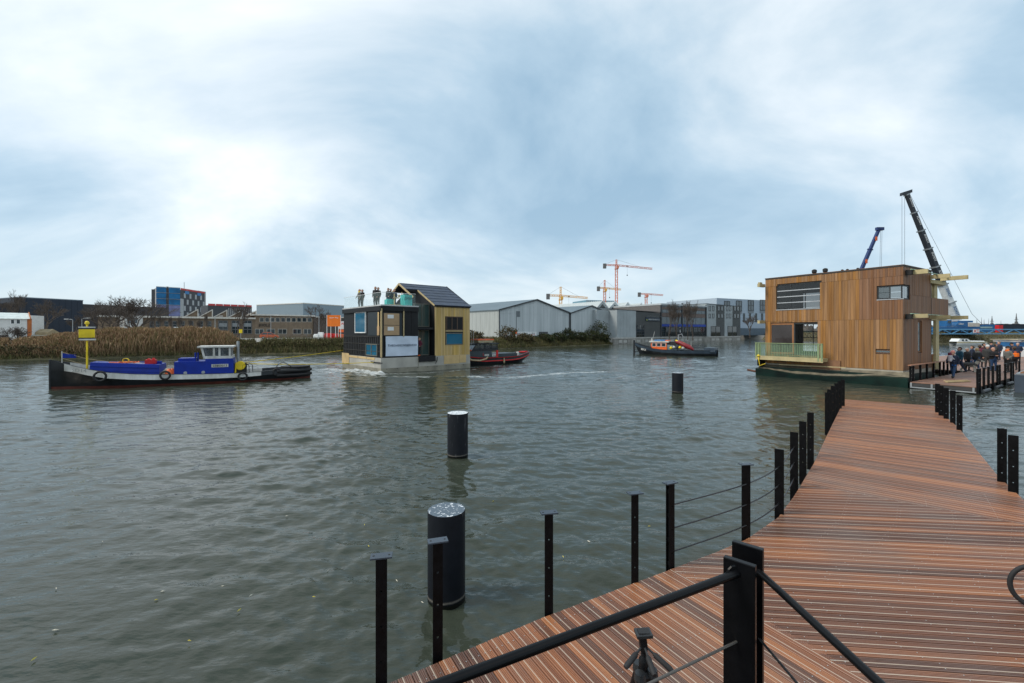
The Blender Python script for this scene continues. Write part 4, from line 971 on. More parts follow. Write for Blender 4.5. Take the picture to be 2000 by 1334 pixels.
# barge hull: dark green steel, dented
BGR = mat('barge_green', (.003, .008, .0075), .5, var=.5, scale=.9, col2=(.004, .026, .019), bump=.25, spec=.3); MUD = mat('barge_deck_mud', (.15, .13, .09), .9, var=.4, bump=.4)
SKIRT = mat('pale_skirting', (.36, .33, .27), .85)
mb = MB(); ns = 22
for i in range(ns+1):
    y = -.45+(WL+.8)*i/ns; t = .56-.26*min(1, max(0, (y-1.2)/2.2))+.24*max(0, (y-6.6)/2.3)
    t += R.uniform(-.03, .03); x = -.75+R.uniform(-.03, .03)
    mb.v += [(x+.12, y, -.6), (x, y, .12), (x-.02, y, t), (x+.35, y, t+.06), (.05, y, .9)]
for i in range(ns):
    for k in range(4): mb.f.append((i*5+k, (i+1)*5+k, (i+1)*5+k+1, i*5+k+1)); mb.m.append(1 if k == 3 else 0)
mb.f += [tuple(range(4, -1, -1)), tuple(ns*5+k for k in range(5))]; mb.m += [0, 0]
mb.build('barge', [BGR, MUD], H2, smooth=True)
box('barge_core', BGR, H2, -.28, WW+.3, -.06, WL+.3, -.7, .70)
box('skirting', SKIRT, H2, .0, WW, .0, WL, .72, WB-.01)
box('steel_locker', BLACK, H2, -.55, .1, WL+.05, WL+.32, .75, 1.25)
MB().beam((-.35, 2.9, .98), (-.35, 7.2, .93), .09, .07).build('loose_plank', [LATH], H2); box('plywood_sheet', mat('brown_ply', (.24, .12, .06), .6), H2, -.08, -.03, YE(1642), YE(1586), .75, 1.42)
MB().tube([(-.5, WL+.3, .25), (-.55, WL+1.1, .36)], .08, 8).build('pipe', [mat('rust', (.12, .05, .03), .8)], H2)
YEL = mat('yellow_rope', (.72, .52, .03), .6)
rp = MB().tube([(-.85, b1-.25, bz_+.05), (-.9, b1-.3, bz_-.3), (-.85, b1-.35, bz_-.75), (-.7, b1-.7, .95)], .035, 6).lathe([(.03, -.1), (.13, 0), (.04, .12)], 8, (-.86, b1-.25, bz_)).build('rope', [YEL], loc=(*wK, 0), rz=wa)
tag(rp, 'yellow rope knotted to the balcony corner of the cedar houseboat', 'rope')
# rooftop ventilators
for y, r in ((5.1, .16), (4.4, .16)): MB().lathe([(r*.5, WT), (r, WT+.15), (r, WT+.3), (r*.4, WT+.36)], 12, (.3, y, 0)).build('roof_vent', [DARK], H2)
for y in (3.4, 3.1, 2.5): MB().lathe([(.08, WT), (.09, WT+.12), (.03, WT+.16)], 8, (.4, y, 0)).build('roof_vent', [DARK], H2)
# ================================================================ boats
def hull(mb, st, mats):          # st: (x, [(y, z), ...] from keel to gunwale); mirrored in y
    n = len(st[0][1])
    for sgn in (1, -1):
        o = len(mb.v)
        for x, prof in st: mb.v += [(x if isinstance(x, (int, float)) else x[k], sgn*p[0], p[1]) for k, p in enumerate(prof)]
        for i in range(len(st)-1):
            for k in range(n-1):
                q = (o+i*n+k, o+(i+1)*n+k, o+(i+1)*n+k+1, o+i*n+k+1)
                mb.f.append(q if sgn < 0 else q[::-1]); mb.m.append(mats[k])
    return mb
def interp(x, xs, ys): return float(np.interp(x, xs, ys))
BWH = mat('boat_white', (.56, .55, .50), .5, var=.25, scale=2.5, stretch=(1, 1, .25), col2=(.68, .68, .65)); BBK = mat('boat_black', (.012, .014, .017), .4, var=.4, spec=.4); BRD = mat('boat_red_bottom', (.10, .022, .014), .6, var=.4)
BBL = mat('boat_blue', (.004, .026, .27), .45, var=.2, spec=.3); NAVY = mat('boat_navy', (.012, .022, .045), .45, var=.3)
ORG = mat('orange', (.78, .13, .02), .5); REDM = mat('bright_red', (.55, .012, .012), .45); ROPE = mat('rope_tan', (.42, .33, .2), .85); YELM = mat('mast_yellow', (.80, .58, .01), .45)
GAL = mat('boat_galvanised', (.33, .35, .36), .5, .4)
bo = gp(100, 760); se = gp(606, 737); bd2 = Vector((se[0]-bo[0], se[1]-bo[1])); BL = bd2.length; bd2.normalize(); ba = math.atan2(bd2.y, bd2.x)
T1 = thing('workboat', 'long low tug with black hull, white band and blue deckhouse, wheelhouse aft', 'tug', (*bo, 0), ba)
XB = lambda u, off=-1.5: al((bo[0]-bd2.y*off, bo[1]+bd2.x*off), (bd2.x, bd2.y), u)
def ZB(u, v, off=-1.5): s = XB(u, off); return pz(v, bo[1]+bd2.x*off+bd2.y*s)
xs = np.concatenate([[0, .06, .3, .7, 1.2, 1.9], np.linspace(2.8, BL-2, 9), [BL-1.3, BL-.8, BL-.4, BL-.12, BL]])
st = []
for x in xs:
    w = interp(x, [0, .06, .3, .8, 1.6, 3, BL-4, BL-2, BL-.9, BL-.3, BL], [.05, .06, .22, .52, .95, 1.4, 1.55, 1.4, 1.05, .6, .05])
    zs = interp(x, [0, .8, 2.5, 4.5, 8, BL-4, BL-1.5, BL], [1.72, 1.5, 1.02, .78, .66, .66, .80, .92])
    ww = w*interp(x, [0, 1.5, 4, BL-3, BL], [.35, .62, .92, .92, .8])
    wb = interp(x, [0, 1.0, BL-3, BL], [.62, .40, .30, .30]); x2 = x
    st.append((x2, [(ww*.8, -.4), (ww, .13), (ww+.005, .14), (w*.985, zs-wb), (w*1.03, zs-wb+.02), (w*1.0, zs-.02), (w*1.02, zs), (w*.9, zs), (w*.88, zs-.22)]))
mb = hull(MB(), st, [1, 1, 0, 0, 2, 0, 0, 2]); 
for i, f in enumerate(mb.f):     # dark bow and stern ends of the white band
    if mb.m[i] == 2:
        xm = sum(mb.v[k][0] for k in f)/4
        if xm < .62 or xm > BL-3.2: mb.m[i] = 0
hl_ = mb.build('hull', [BBK, BRD, BWH], T1, smooth=True)
dk = MB(); o = 0
for i in range(len(st)-1):
    (xa, pa), (xc, pc) = st[i], st[i+1]; dk.add([(xa, -pa[8][0], pa[8][1]), (xc, -pc[8][0], pc[8][1]), (xc, pc[8][0], pc[8][1]), (xa, pa[8][0], pa[8][1])], [(0, 1, 2, 3)])
dk.build('deck', [mat('deck_grey', (.16, .16, .15), .7, var=.3)], T1)
MB().tube([(-.05, 0, -.4), (-.05, 0, 1.75)], .06, 8).build('stem', [BBK], T1)
text('name_board', 'SD14', mat('faded_grey', (.30, .31, .30), .6), T1, (1.52, -1.02, 1.12), (1, -.42, -.06), (.03, 0, 1), .2, .78)
# blue hatch, deckhouse, wheelhouse
def zd(x): return interp(x, [0, .8, 2.5, 4.5, 8, BL-4, BL-1.5, BL], [1.5, 1.3, .82, .58, .46, .46, .6, .72])
h0, h1 = XB(170, -.9), XB(312, -.9)
ht_ = MB(); 
for (a, b) in ((h0, h0+.6), (h0+.6, h1)): pass
ht_.add([(h0, -.62, .8), (h1, -1.12, .4), (h1, -1.02, 1.32), (h0+.05, -.55, 1.56), (h0, .62, .8), (h1, 1.12, .4), (h1, 1.02, 1.32), (h0+.05, .55, 1.56)], [(0, 1, 2, 3), (5, 4, 7, 6), (3, 2, 6, 7), (1, 5, 6, 2), (4, 0, 3, 7)])
hc = ht_.build('hatch_cover', [BBL], T1); box('coaming_ridge', BBL, hc, h0+.1, h1-.05, -.08, .08, 1.3, 1.5)
for z in (1.12, .86): MB().beam((h0+.05, -.60, z+.22), (h1, -1.075, z), .05, .05).build('coaming_rib', [BBL], hc)
d0, d1 = XB(340, -1), XB(395, -1); w1 = XB(456, -1)
box('engine_casing', BBL, T1, d0, w1, -1.02, 1.02, .4, ZB(400, 705.5, -1)); box('casing_top', BBL, T1, d0+.15, d1-.4, -.6, .6, ZB(400, 705.5, -1), ZB(400, 705.5, -1)+.2)
for i in range(2): MB().tube([(d1-.45+i*.14, -.3, ZB(400, 705.5, -1)), (d1-.45+i*.14, -.3, ZB(400, 705.5, -1)+.55)], .05, 8).build('exhaust_pipe', [BBL], T1)
for u in (362, 397): MB().lathe([(.1, -.03), (.1, 0)], 12, (XB(u, -1.02), -1.025, .75), axis='y').build('porthole', [GAL], T1)
zc0, zc1, zc2 = ZB(425, 706, -1), ZB(425, 700.5, -1), ZB(425, 676, -1)
wa0, wa1 = XB(401, -1), XB(455, -1)
wh = thing.__call__ if False else None
MB().bx(wa0, wa1, -1.0, 1.0, ZB(400, 705.5, -1)-.3, zc1).build('wheelhouse_base', [BBL], T1)
# white wheelhouse upper with slanted front, window openings framed
k0, k1 = wa0-.02, wa1-.03; zt_ = zc2
fz0, fz1 = zc1+.18, zt_-.1
cab = MB()
cab.ext([(k0, -.98, zc1), (k1, -.98, zc1), (k1, -.98, fz0), (k0-.08, -.98, fz0)], (0, .04, 0)).ext([(k0, .94, zc1), (k1, .94, zc1), (k1, .94, fz0), (k0-.08, .94, fz0)], (0, .04, 0))
for y in (-.98, .94):
    for a in (.0, .36, .56, .94):
        L_ = k1-k0; xa = k0-.1+a*L_
        cab.ext([(xa-.02, y, fz0), (xa+.1, y, fz0), (xa+.1-(.12 if a == 0 else 0), y, fz1), (xa-.02-(.12 if a == 0 else 0), y, fz1)], (0, .04, 0))
cab.ob((k0-.08, -.94, zc1), (.05, 0, 0), (0, 1.88, 0), (-.05, 0, fz0-zc1)).bx(k1-.05, k1-.004, -.94, .94, zc1, fz0)
for y in (-.94, -.34, .30, .86): cab.ob((k0-.1, y, fz0), (.06, 0, 0), (0, .08, 0), (-.14, 0, fz1-fz0))
wc = cab.build('wheelhouse', [BWH], T1)
box('roof', BWH, wc, k0-.42, k1+.08, -1.08, 1.08, fz1, zt_); 
WG = glass('wheelhouse_glass', (.10, .12, .13), .03, .35)
for y in (-.965, .955): MB().ext([(k0-.1, y, fz0), (k1-.1, y, fz0), (k1-.1, y, fz1), (k0-.22, y, fz1)], (0, .008, 0)).build('window_pane', [WG], wc)
MB().ob((k0-.07, -.9, fz0), (.01, 0, 0), (0, 1.8, 0), (-.14, 0, fz1-fz0)).build('windscreen', [WG], wc)
box('number_plate', BWH, T1, XB(413, -1.02), XB(446, -1.02), -1.034, -1.021, ZB(430, 717, -1), ZB(430, 711, -1)); text('number', '03800013', mat('black_print', (.01, .01, .01), .6), T1, ((XB(413, -1.02)+XB(446, -1.02))/2, -1.038, (ZB(430, 717, -1)+ZB(430, 711, -1))/2), (1, 0, 0), (0, 0, 1), .15, (XB(446)-XB(413))*.86)
MB().tube([(wa1+.25, -.3, .5), (wa1+.25, -.3, 2.75)], .085, 10).build('funnel_pipe', [GAL], T1, smooth=True); MB().tube([(wa1+.45, -.32, .5), (wa1+.45, -.32, 1.6)], .06, 8).build('funnel_pipe', [GAL], T1)
wn = MB().bx(wa1+.12, wa1+.75, -.55, .4, .46, 1.25).build('towing_winch', [DARK], T1); MB().lathe([(.28, -.62), (.31, -.58), (.31, -.5), (.2, -.48)], 16, (wa1+.4, 0, 1.08), axis='y').build('winch_drum', [YELM], wn)
MB().tube([(wa1+.15, -.6, 1.3), (wa1+.1, -.62, .5)], .05, 6).build('yellow_hose', [YELM], wn)
for u in (480, 487): 
    x = XB(u, -.6); MB().tube([(x-.22, -.6, .5), (x-.18, -.6, 1.1), (x, -.6, 1.2), (x+.18, -.6, 1.1), (x+.22, -.6, .5)], .025, 6).build('towing_hoop', [DARK], T1)
x = XB(553, 0); MB().tube([(x-.5, -.9, .72), (x-.35, -.95, 1.1), (x, -.95, 1.25), (x+.4, -.9, 1.0), (x+.6, -.8, .78)], .03, 6).build('stern_hoop', [DARK], T1)
MB().lathe([(.5, .78), (.9, .82), (.95, .9), (.7, .93)], 20, (BL-1.0, 0, 0)).build('stern_fender', [DARK], T1, smooth=True)
ring = lambda x, y, z, R_, r: MB().tube([(x+R_*math.cos(t), y, z+R_*math.sin(t)) for t in np.linspace(0, 2*PI, 21)], r, 8, cap=False)
for u, v, rr in ((196, 735, .27), (323, 733, .24), (474, 735, .24)): ring(XB(u, -1.6), -1.66, ZB(u, v, -1.6), rr, .06).build('tyre_fender', [DARK], T1, smooth=True)
x = BL-2.2; ring(x, -1.45, .62, .22, .06).build('tyre_fender', [DARK], T1, smooth=True)
st_f = MB()
for z in (.32, .62): st_f.tube([(BL-2.2, -1.5, z+.05), (BL-1.0, -1.15, z+.02), (BL-.35, -.65, z), (BL+.02, 0, z), (BL-.35, .65, z)], .11, 8)
st_f.build('stern_roller', [DARK], T1, smooth=True)
# yellow mast with its board, pennant
mx_, my_ = XB(170, 0), 0
ms = MB().tube([(mx_, 0, .9), (mx_, 0, ZB(172, 632, 0)+.15)], .05, 8).build('mast', [YELM], T1)
sb = MB(); s0, s1 = mx_-.02-.32, mx_+.02+.36; zb0, zb1 = ZB(172, 664.5, 0), ZB(172, 638, 0)
sb.bx(s0, s1, -.14, -.06, zb0+.16, zb1-.16, 0).bx(s0+.01, s1-.01, -.135, -.065, zb0+.09, zb0+.16, 1).bx(s0+.01, s1-.01, -.135, -.065, zb1-.16, zb1-.08, 1).bx(s0, s1+.05, -.15, -.05, zb0, zb0+.09, 2).bx(s0-.02, s1+.02, -.15, -.05, zb1-.08, zb1, 2)
sb.build('signal_board', [YELM, BBK, BWH], ms); MB().lathe([(.05, 0), (.12, .08), (.1, .2), (.03, .25)], 8, (mx_, 0, zb1+.1)).build('lamp', [YELM], ms)
px_ = XB(121, 0); MB().tube([(px_, 0, 1.4), (px_, 0, ZB(121, 686, 0))], .02, 6).build('flagstaff', [BWH], T1)
z = ZB(121, 688, 0); fl = MB(); nv = 8
for i in range(nv+1): a = i/nv; fl.v += [(px_+a*.62, .05*math.sin(a*7), z-.05-.12*a), (px_+a*.62, .05*math.sin(a*7), z-.34-.02*a)]
for i in range(nv): fl.f.append((2*i+1, 2*i+3, 2*i+2, 2*i)); fl.m.append(0)
fl.build('pennant', [BBL], T1)
MB().tube([(px_, 0, z), (mx_, 0, 1.75), (h0+1.2, 0, 1.45)], .012, 4).tube([(px_, 0, z-.35), (mx_, -.1, 1.35)], .012, 4).build('rigging', [ROPE], T1)
# gear lying on the hatch
def gear(nm, mb, m, lab, cat): return tag(mb.build(nm, [m] if not isinstance(m, list) else m, loc=(*bo, 0), rz=ba, smooth=True), lab, cat)
hz = 1.53
oc = MB(); rr = random.Random(4)
for k in range(9): oc.tube([(h0+1.0+k*.13+.18*math.cos(t)+rr.uniform(-.05, .05), -.25+.18*math.sin(t), hz-.07+.05*rr.random()) for t in np.linspace(0, 5.6, 10)], .035, 5)
gear('coiled_hose', oc, ORG, 'orange coiled hose lying on the blue hatch of the long tug', 'hose')
yr = MB()
for k in range(4): yr.tube([(XB(245, -.3)+.15*math.cos(t), -.3+.05*k, hz+.08+.12*math.sin(t)) for t in np.linspace(0, 6.2, 12)], .02, 5)
gear('coiled_rope', yr, YEL, 'small coil of yellow rope beside the white pole on the blue hatch', 'rope')
gear('boat_hook', MB().tube([(XB(240, -.4), -.4, hz-.06), (XB(284, -.4), -.4, hz-.14)], .04, 8), BWH, 'white pole lying along the blue hatch of the long tug', 'pole')
a, b = XB(283, -.5), XB(304, -.5); gear('jerry_can', MB().bx(a, b, -.55, -.15, hz-.16, hz+.13).bx(a+.1, b-.25, -.5, -.2, hz+.13, hz+.2).tube([(a+.1, -.35, hz+.13), (a+.2, -.35, hz+.26), (a+.4, -.35, hz+.13)], .03, 6).build('x', REDM) and MB().bx(a, b, -.55, -.15, hz-.16, hz+.1).bx(a+.12, b-.3, -.48, -.22, hz+.1, hz+.17).bx(b-.2, b-.06, -.42, -.28, hz+.1, hz+.2), REDM, 'bright red fuel container at the end of the blue hatch', 'container')
bpy.data.objects.remove(bpy.data.objects['x'])
cb2 = MB(); xx = XB(330, -.9)
for k in range(5): cb2.lathe([(.02, 0), (.22+.05*rr.random(), .12), (.2, .3), (.05, .45)], 10, (xx+rr.uniform(-.2, .2), -.75+rr.uniform(-.12, .12), .6), k % 3)
gear('bundled_lines', cb2, [BWH, ORG, ROPE], 'white and orange bundle of lines between hatch and deckhouse', 'bundle')
# tow lines to the floating house
def line(nm, p, q, sag, r, m, lab):
    p, q = Vector(p), Vector(q); b = p.copy(); pts = [(p.lerp(q, t)-Vector((0, 0, sag*4*t*(1-t))))-b for t in np.linspace(0, 1, 17)]
    tag(MB().tube(pts, r, 5).build(nm, [m], loc=b), lab, 'rope', 'tow ropes')
def loc1(x, y, z): c, s = math.cos(ba), math.sin(ba); return (bo[0]+c*x-s*y, bo[1]+s*x+c*y, z)
def loc2(x, y, z): c, s = math.cos(hA), math.sin(hA); return (hO[0]+c*x-s*y, hO[1]+s*x+c*y, z)
line('tow_rope', loc1(wa1+.5, -.4, 1.2), loc2(-.06, 1.2, BZ-.38), .1, .028, YEL, 'yellow tow rope from the winch to the near corner of the concrete hull')
line('tow_rope', loc1(wa1+.5, -.1, 1.25), loc2(-.05, LY-.3, BZ+.4), .05, .028, YEL, 'yellow tow rope from the winch to the far corner of the concrete hull')
# ---------------------------------------------------------------- black and red tug pushing the house
rO = loc2(LX+.25, 2.6, 0); ra = hA+.02
T2 = thing('push_tug', 'black tug with red bulwark lines pushing the floating house from behind', 'tug', (rO[0], rO[1], 0), ra)
rdv = (math.cos(ra), math.sin(ra)); XR = lambda u, off=-1.3: al((rO[0]-rdv[1]*off, rO[1]+rdv[0]*off), rdv, u); ZRt = lambda u, v, off=-1.3: pz(v, rO[1]+rdv[0]*off+rdv[1]*XR(u, off))
RL = XR(1031, 0); st = []
for x in np.concatenate([[0, .3, .8, 1.6], np.linspace(2.5, RL-2.6, 5), [RL-1.8, RL-1.0, RL-.4, RL]]):
    w = interp(x, [0, .5, 1.6, 3, RL-3, RL-1.2, RL-.4, RL], [.7, 1.1, 1.4, 1.5, 1.4, 1.0, .6, .08]); zs = interp(x, [0, 2, RL-3, RL], [1.05, .8, .78, 1.25]); ww = w*interp(x, [0, 2, RL-3, RL], [.8, .95, .9, .3])
    xl = x-.9*max(0, (x-RL+2)/2)
    st.append(([xl, xl, x, x, x, x, x, x], [(ww*.7, -.4), (ww, .12), (w*.97, zs-.42), (w*1.02, zs-.40), (w*1.02, zs-.30), (w, zs-.07), (w*1.03, zs), (w*.85, zs)]))
hull(MB(), st, [0, 0, 1, 1, 0, 1, 0]).build('hull', [BBK, REDM], T2, smooth=True)
dk = MB()
for i in range(len(st)-1):
    xa, pa = st[i][0][7], st[i][1]; xc, pc = st[i+1][0][7], st[i+1][1]; dk.add([(xa, -pa[7][0], pa[7][1]-.12), (xc, -pc[7][0], pc[7][1]-.12), (xc, pc[7][0], pc[7][1]-.12), (xa, pa[7][0], pa[7][1]-.12)], [(0, 1, 2, 3)])
dk.build('deck', [DARK], T2)
DGR = mat('dark_teal_steel', (.028, .042, .05), .45, var=.25)
c0, c1 = .3, XR(960, -1); box('deckhouse', DGR, T2, c0, c1, -1.05, 1.05, .65, ZRt(940, 686, -1)); box('aft_bulwark', DGR, T2, c1, XR(1010, -1), -1.0, 1.0, .65, ZRt(990, 690, -1))
zb_ = ZRt(940, 686, -1); zt_ = ZRt(945, 671, -1); f0, f1 = XR(930, -1)-.55, XR(973, -1)
cb = MB()
for y in (-.98, .92):
    cb.ext([(f0, y, zb_), (f1, y, zb_), (f1, y, zb_+.22), (f0+.12, y, zb_+.22)], (0, .06, 0)); 
    for a in (.48, .72, .95): cb.bx(f0+a*(f1-f0), f0+a*(f1-f0)+.1, y, y+.06, zb_+.22, zt_-.08)
    cb.ext([(f0+.12, y, zb_+.2), (f0+.25, y, zb_+.2), (f0+.75, y, zt_), (f0+.6, y, zt_)], (0, .06, 0))
cb.bx(f1-.06, f1-.005, -.92, .92, zb_, zb_+.5); cw = cb.build('wheelhouse', [BBK], T2)
box('roof', BBK, cw, f0+.55, f1+.1, -1.05, 1.05, zt_-.08, zt_+.02)
for y0, y1 in ((-.9, -.04), (.04, .9)): MB().ob((f0+.16, y0, zb_+.05), (.012, 0, 0), (0, y1-y0, 0), (.48, 0, zt_-zb_-.14)).build('windscreen', [glass('pale_windscreen', (.35, .42, .46), .08)], cw)
for y in (-.955, .945): MB().ext([(f0+.3, y, zb_+.24), (f1-.1, y, zb_+.24), (f1-.1, y, zt_-.1), (f0+.62, y, zt_-.1)], (0, .01, 0)).build('window_pane', [WG], cw)
box('red_panel', REDM, T2, f1-.3, f1-.05, -1.06, -1.0, .75, zb_+.05); text('mark', 'L', REDM, T2, (XR(944, -1), -1.06, ZRt(944, 692, -1)), (1, 0, 0), (0, 0, 1), .28)
for i in range(2): box('white_stripe', BWH, T2, XR(945, -1)+.05, XR(953, -1)+.1, -1.065, -1.05, ZRt(944, 692.5+i*2, -1)-.05, ZRt(944, 692.5+i*2, -1)+.03)
box('plate', BWH, T2, XR(961, -1), XR(971, -1), -1.02, -1.0, ZRt(966, 696, -1), ZRt(966, 691.5, -1)); text('plate_text', '02326198', MATS['black_print'], T2, ((XR(961, -1)+XR(971, -1))/2, -1.024, ZRt(966, 693.8, -1)), (1, 0, 0), (0, 0, 1), .1, .5)
lr = MB(); xa, xc = XR(940, -1)-.1, XR(969, -1); zc = zt_+.02
lr.add([(xa+.15, -.5, zc+.06), (xc-.12, -.5, zc+.06), (xc, -.62, zc+.3), (xa, -.62, zc+.3), (xa+.15, .5, zc+.06), (xc-.12, .5, zc+.06), (xc, .62, zc+.3), (xa, .62, zc+.3)], [(0, 1, 2, 3), (5, 4, 7, 6), (1, 5, 6, 2), (4, 0, 3, 7), (0, 4, 5, 1)], 0).bx(xa-.02, xc+.02, -.64, .64, zc+.3, zc+.42, 1)
tag(lr.bx(xa+.4, xa+.5, -.4, .4, zc-.0, zc+.06, 0).bx(xc-.5, xc-.4, -.4, .4, zc-.0, zc+.06, 0).build('raft', [mat('cream', (.66, .56, .36), .6), ORG], loc=(rO[0], rO[1], 0), rz=ra), 'orange and cream raft lying on the roof of the black and red tug', 'raft')
MB().tube([(.1, -1.5, .9), (.7, -1.62, .62), (1.6, -1.66, .55), (2.4, -1.64, .68), (2.7, -1.55, .85)], .08, 8).build('rope_fender', [ROPE], T2, smooth=True); MB().lathe([(.03, .1), (.09, .25), (.07, .55), (.02, .7)], 8, (XR(984, -1.5), -1.55, 0)).build('fender', [ROPE], T2)
for u in (924, 926): MB().tube([(XR(921, -.5)+(u-924)*.12, -.5, 1.4), (XR(921, -.5)+(u-924)*.12, -.5, 3.4)], .018, 5).build('antenna', [BWH], T2)
box('stern_rim', REDM, T2, RL-1.0, RL-.5, -.45, .45, 1.1, 1.2); MB().lathe([(.16, .75), (.16, 1.15), (.1, 1.2)], 12, (XR(1011, -.6), -.6, 0)).build('bollard', [BWH], T2)
mb = MB().lathe([(.05, 0), (.2, .1), (.12, .22)], 10, (1.6, -.5, zb_)).tube([(1.2, -.6, zb_+.08), (1.9, -.7, zb_+.08)], .09, 8)
tag(mb.build('life_buoy_gear', [ORG], loc=(rO[0], rO[1], 0), rz=ra, smooth=True), 'orange float gear on the foredeck of the black and red tug', 'float')
# ---------------------------------------------------------------- blue tug with the orange wheelhouse
mO = gp(1241, 691); mS = gp(1401, 696); mv = Vector((mS[0]-mO[0], mS[1]-mO[1])); ML = mv.length; mv.normalize(); ma = math.atan2(mv.y, mv.x)
T3 = thing('harbour_tug', 'dark blue tug with an orange red wheelhouse and white name on the bow', 'tug', (*mO, 0), ma)
XM = lambda u, off=-1.2: al((mO[0]-mv.y*off, mO[1]+mv.x*off), (mv.x, mv.y), u)
def ZM(u, v, off=-1.2): return pz(v, mO[1]+mv.x*off+mv.y*XM(u, off))
SL = mat('slate_blue_hull', (.035, .055, .08), .45, var=.25); st = []
for x in np.concatenate([[0, .25, .7, 1.3, 2.2], np.linspace(3.2, ML-2, 6), [ML-1, ML-.4, ML]]):
    w = interp(x, [0, .25, .7, 1.3, 2.5, 4, ML-2, ML-.6, ML], [.05, .2, .5, .8, 1.2, 1.4, 1.35, 1.1, .5]); zs = interp(x, [0, .7, 2, 4, 7, ML], [1.75, 1.5, 1.15, .85, .75, .85]); ww = w*interp(x, [0, 2, 4, ML], [.2, .6, .95, .9]); sh_ = interp(x, [0, 1.5], [1, 0])*.75
    st.append(([x+sh_, x+sh_*.8, x, x, x, x], [(ww*.7, -.4), (ww, .16), (w*.98, zs-.45), (w*1.02, zs-.05), (w*1.03, zs), (w*.85, zs-.05)]))
hull(MB(), st, [0, 0, 1, 0, 0]).build('hull', [BBK, SL], T3, smooth=True)
dk = MB()
for i in range(len(st)-1):
    xa, pa = st[i][0][5], st[i][1]; xc, pc = st[i+1][0][5], st[i+1][1]; dk.add([(xa, -pa[5][0], pa[5][1]-.1), (xc, -pc[5][0], pc[5][1]-.1), (xc, pc[5][0], pc[5][1]-.1), (xa, pa[5][0], pa[5][1]-.1)], [(0, 1, 2, 3)])
dk.build('deck', [DARK], T3)
MB().bx(-.3, -.05, -.12, .12, -.3, 2.1).bx(-.05, .9, -.05, .05, .28, .38).build('stem_post', [BBK], T3)
text('name', 'MAX', BWH, T3, (XM(1257, -1.0), -.98, ZM(1257, 682.5, -.9)), (1, -.35, -.14), (.05, 0, 1), .33, .95)
w0, w1_ = XM(1271, -1), XM(1302, -1); z0, z1, z2, z3 = .6, ZM(1286, 677, -1), ZM(1286, 670, -1), ZM(1286, 667.5, -1)
hz_ = MB().bx(w0+.1, w1_, -.95, .95, z0, z1); cbm = hz_.build('wheelhouse', [ORG], T3)
mbw = MB()
for y in (-.95, .9):
    for a in (0, .3, .6, .92): mbw.bx(w0+a*(w1_-w0)+.0, w0+a*(w1_-w0)+.16, y, y+.05, z1, z2)
for y in (-.9, -.3, .25, .8): mbw.bx(w0, w0+.06, y, y+.1, z1, z2)
mbw.bx(w0-.0, w1_+.02, -.96, .96, z2, z2+.1); mbw.build('window_pillars', [ORG], cbm)
fr_ = MB()
for a in (.05, .35, .65):
    x0, x1 = w0+a*(w1_-w0)+.06, w0+(a+.27)*(w1_-w0)+.04
    fr_.bx(x0, x1, -.965, -.952, z1, z1+.05).bx(x0, x1, -.965, -.952, z2-.05, z2).bx(x0, x0+.05, -.965, -.952, z1+.05, z2-.05).bx(x1-.05, x1, -.965, -.952, z1+.05, z2-.05)
fr_.build('window_frames', [BWH], cbm); box('window_pane', CLEAR, cbm, w0+.05, w1_-.05, -.935, -.925, z1, z2); box('window_pane', CLEAR, cbm, w0+.05, w0+.062, -.85, .85, z1, z2)
box('roof', BWH, cbm, w0-.25, w1_+.35, -1.05, 1.05, z2+.1, z3+.12); box('roof_hatch', mat('roof_blue', (.02, .16, .38), .5), cbm, w0+.4, w1_-.35, -.7, .7, z3+.12, z3+.28); box('roof_hatch', ORG, cbm, w1_-.35, w1_+.1, -.6, .6, z3+.12, z3+.24)
MB().tube([(w0+.1, -.6, z3+.1), (w0+.45, -.6, z3+1.5)], .025, 5).tube([(w0-.1, -.3, z3+.1), (w0-.1, -.3, z3+.5)], .06, 6).build('antenna', [BWH], cbm)
box('aft_casing', mat('casing_grey', (.17, .21, .22), .5), T3, w1_+.02, w1_+.9, -.85, .85, .6, 1.5); MB().ext([(w1_, -.9, 1.55), (w1_+1.5, -.9, 1.5), (w1_+1.2, -.9, 1.95), (w1_, -.9, 2.0)], (0, 1.8, 0)).build('canopy', [DARK], T3)
MB().tube([(w1_+1.4, 0, .6), (w1_+1.4, 0, 3.0)], .09, 8).tube([(w1_+1.4, 0, 2.9), (w1_+1.9, -.2, 3.1), (w1_+2.1, -.2, 2.6)], .05, 6).build('derrick', [GAL], T3)
box('stern_house', SL, T3, XM(1375, -1), ML-.15, -1.05, 1.05, .6, 1.18); MB().tube([(XM(1349, -1), -.8, .7), (XM(1349, -1), -.8, 2.1)], .025, 5).build('pole', [BWH], T3)
MAR = mat('maroon', (.22, .012, .018), .5)
kb = MB().tube([(w1_+1.1, -.7, 2.0), (w1_+1.6, -.72, 1.9), (w1_+3.1, -.75, 1.2), (w1_+3.7, -.75, .85)], [.1, .3, .34, .12], 10, 0).tube([(w1_+1.2, -.75, 2.15), (w1_+2.4, -.78, 1.75)], .12, 8, 1)
tag(kb.build('dinghy', [MAR, YELM], loc=(*mO, 0), rz=ma, smooth=True), 'maroon and yellow dinghy tilted on the afterdeck of the orange cabin tug', 'dinghy')
yb_ = MB()
for k in range(5): yb_.lathe([(.03, 0), (.2, .12), (.2, .28), (.05, .42)], 9, (w1_+.6+k*.42, -.9, .85+.1*(k % 2)), k % 3)
tag(yb_.build('deck_gear', [YELM, BWH, DARK], loc=(*mO, 0), rz=ma, smooth=True), 'yellow and white buoys heaped behind the orange wheelhouse', 'buoys')
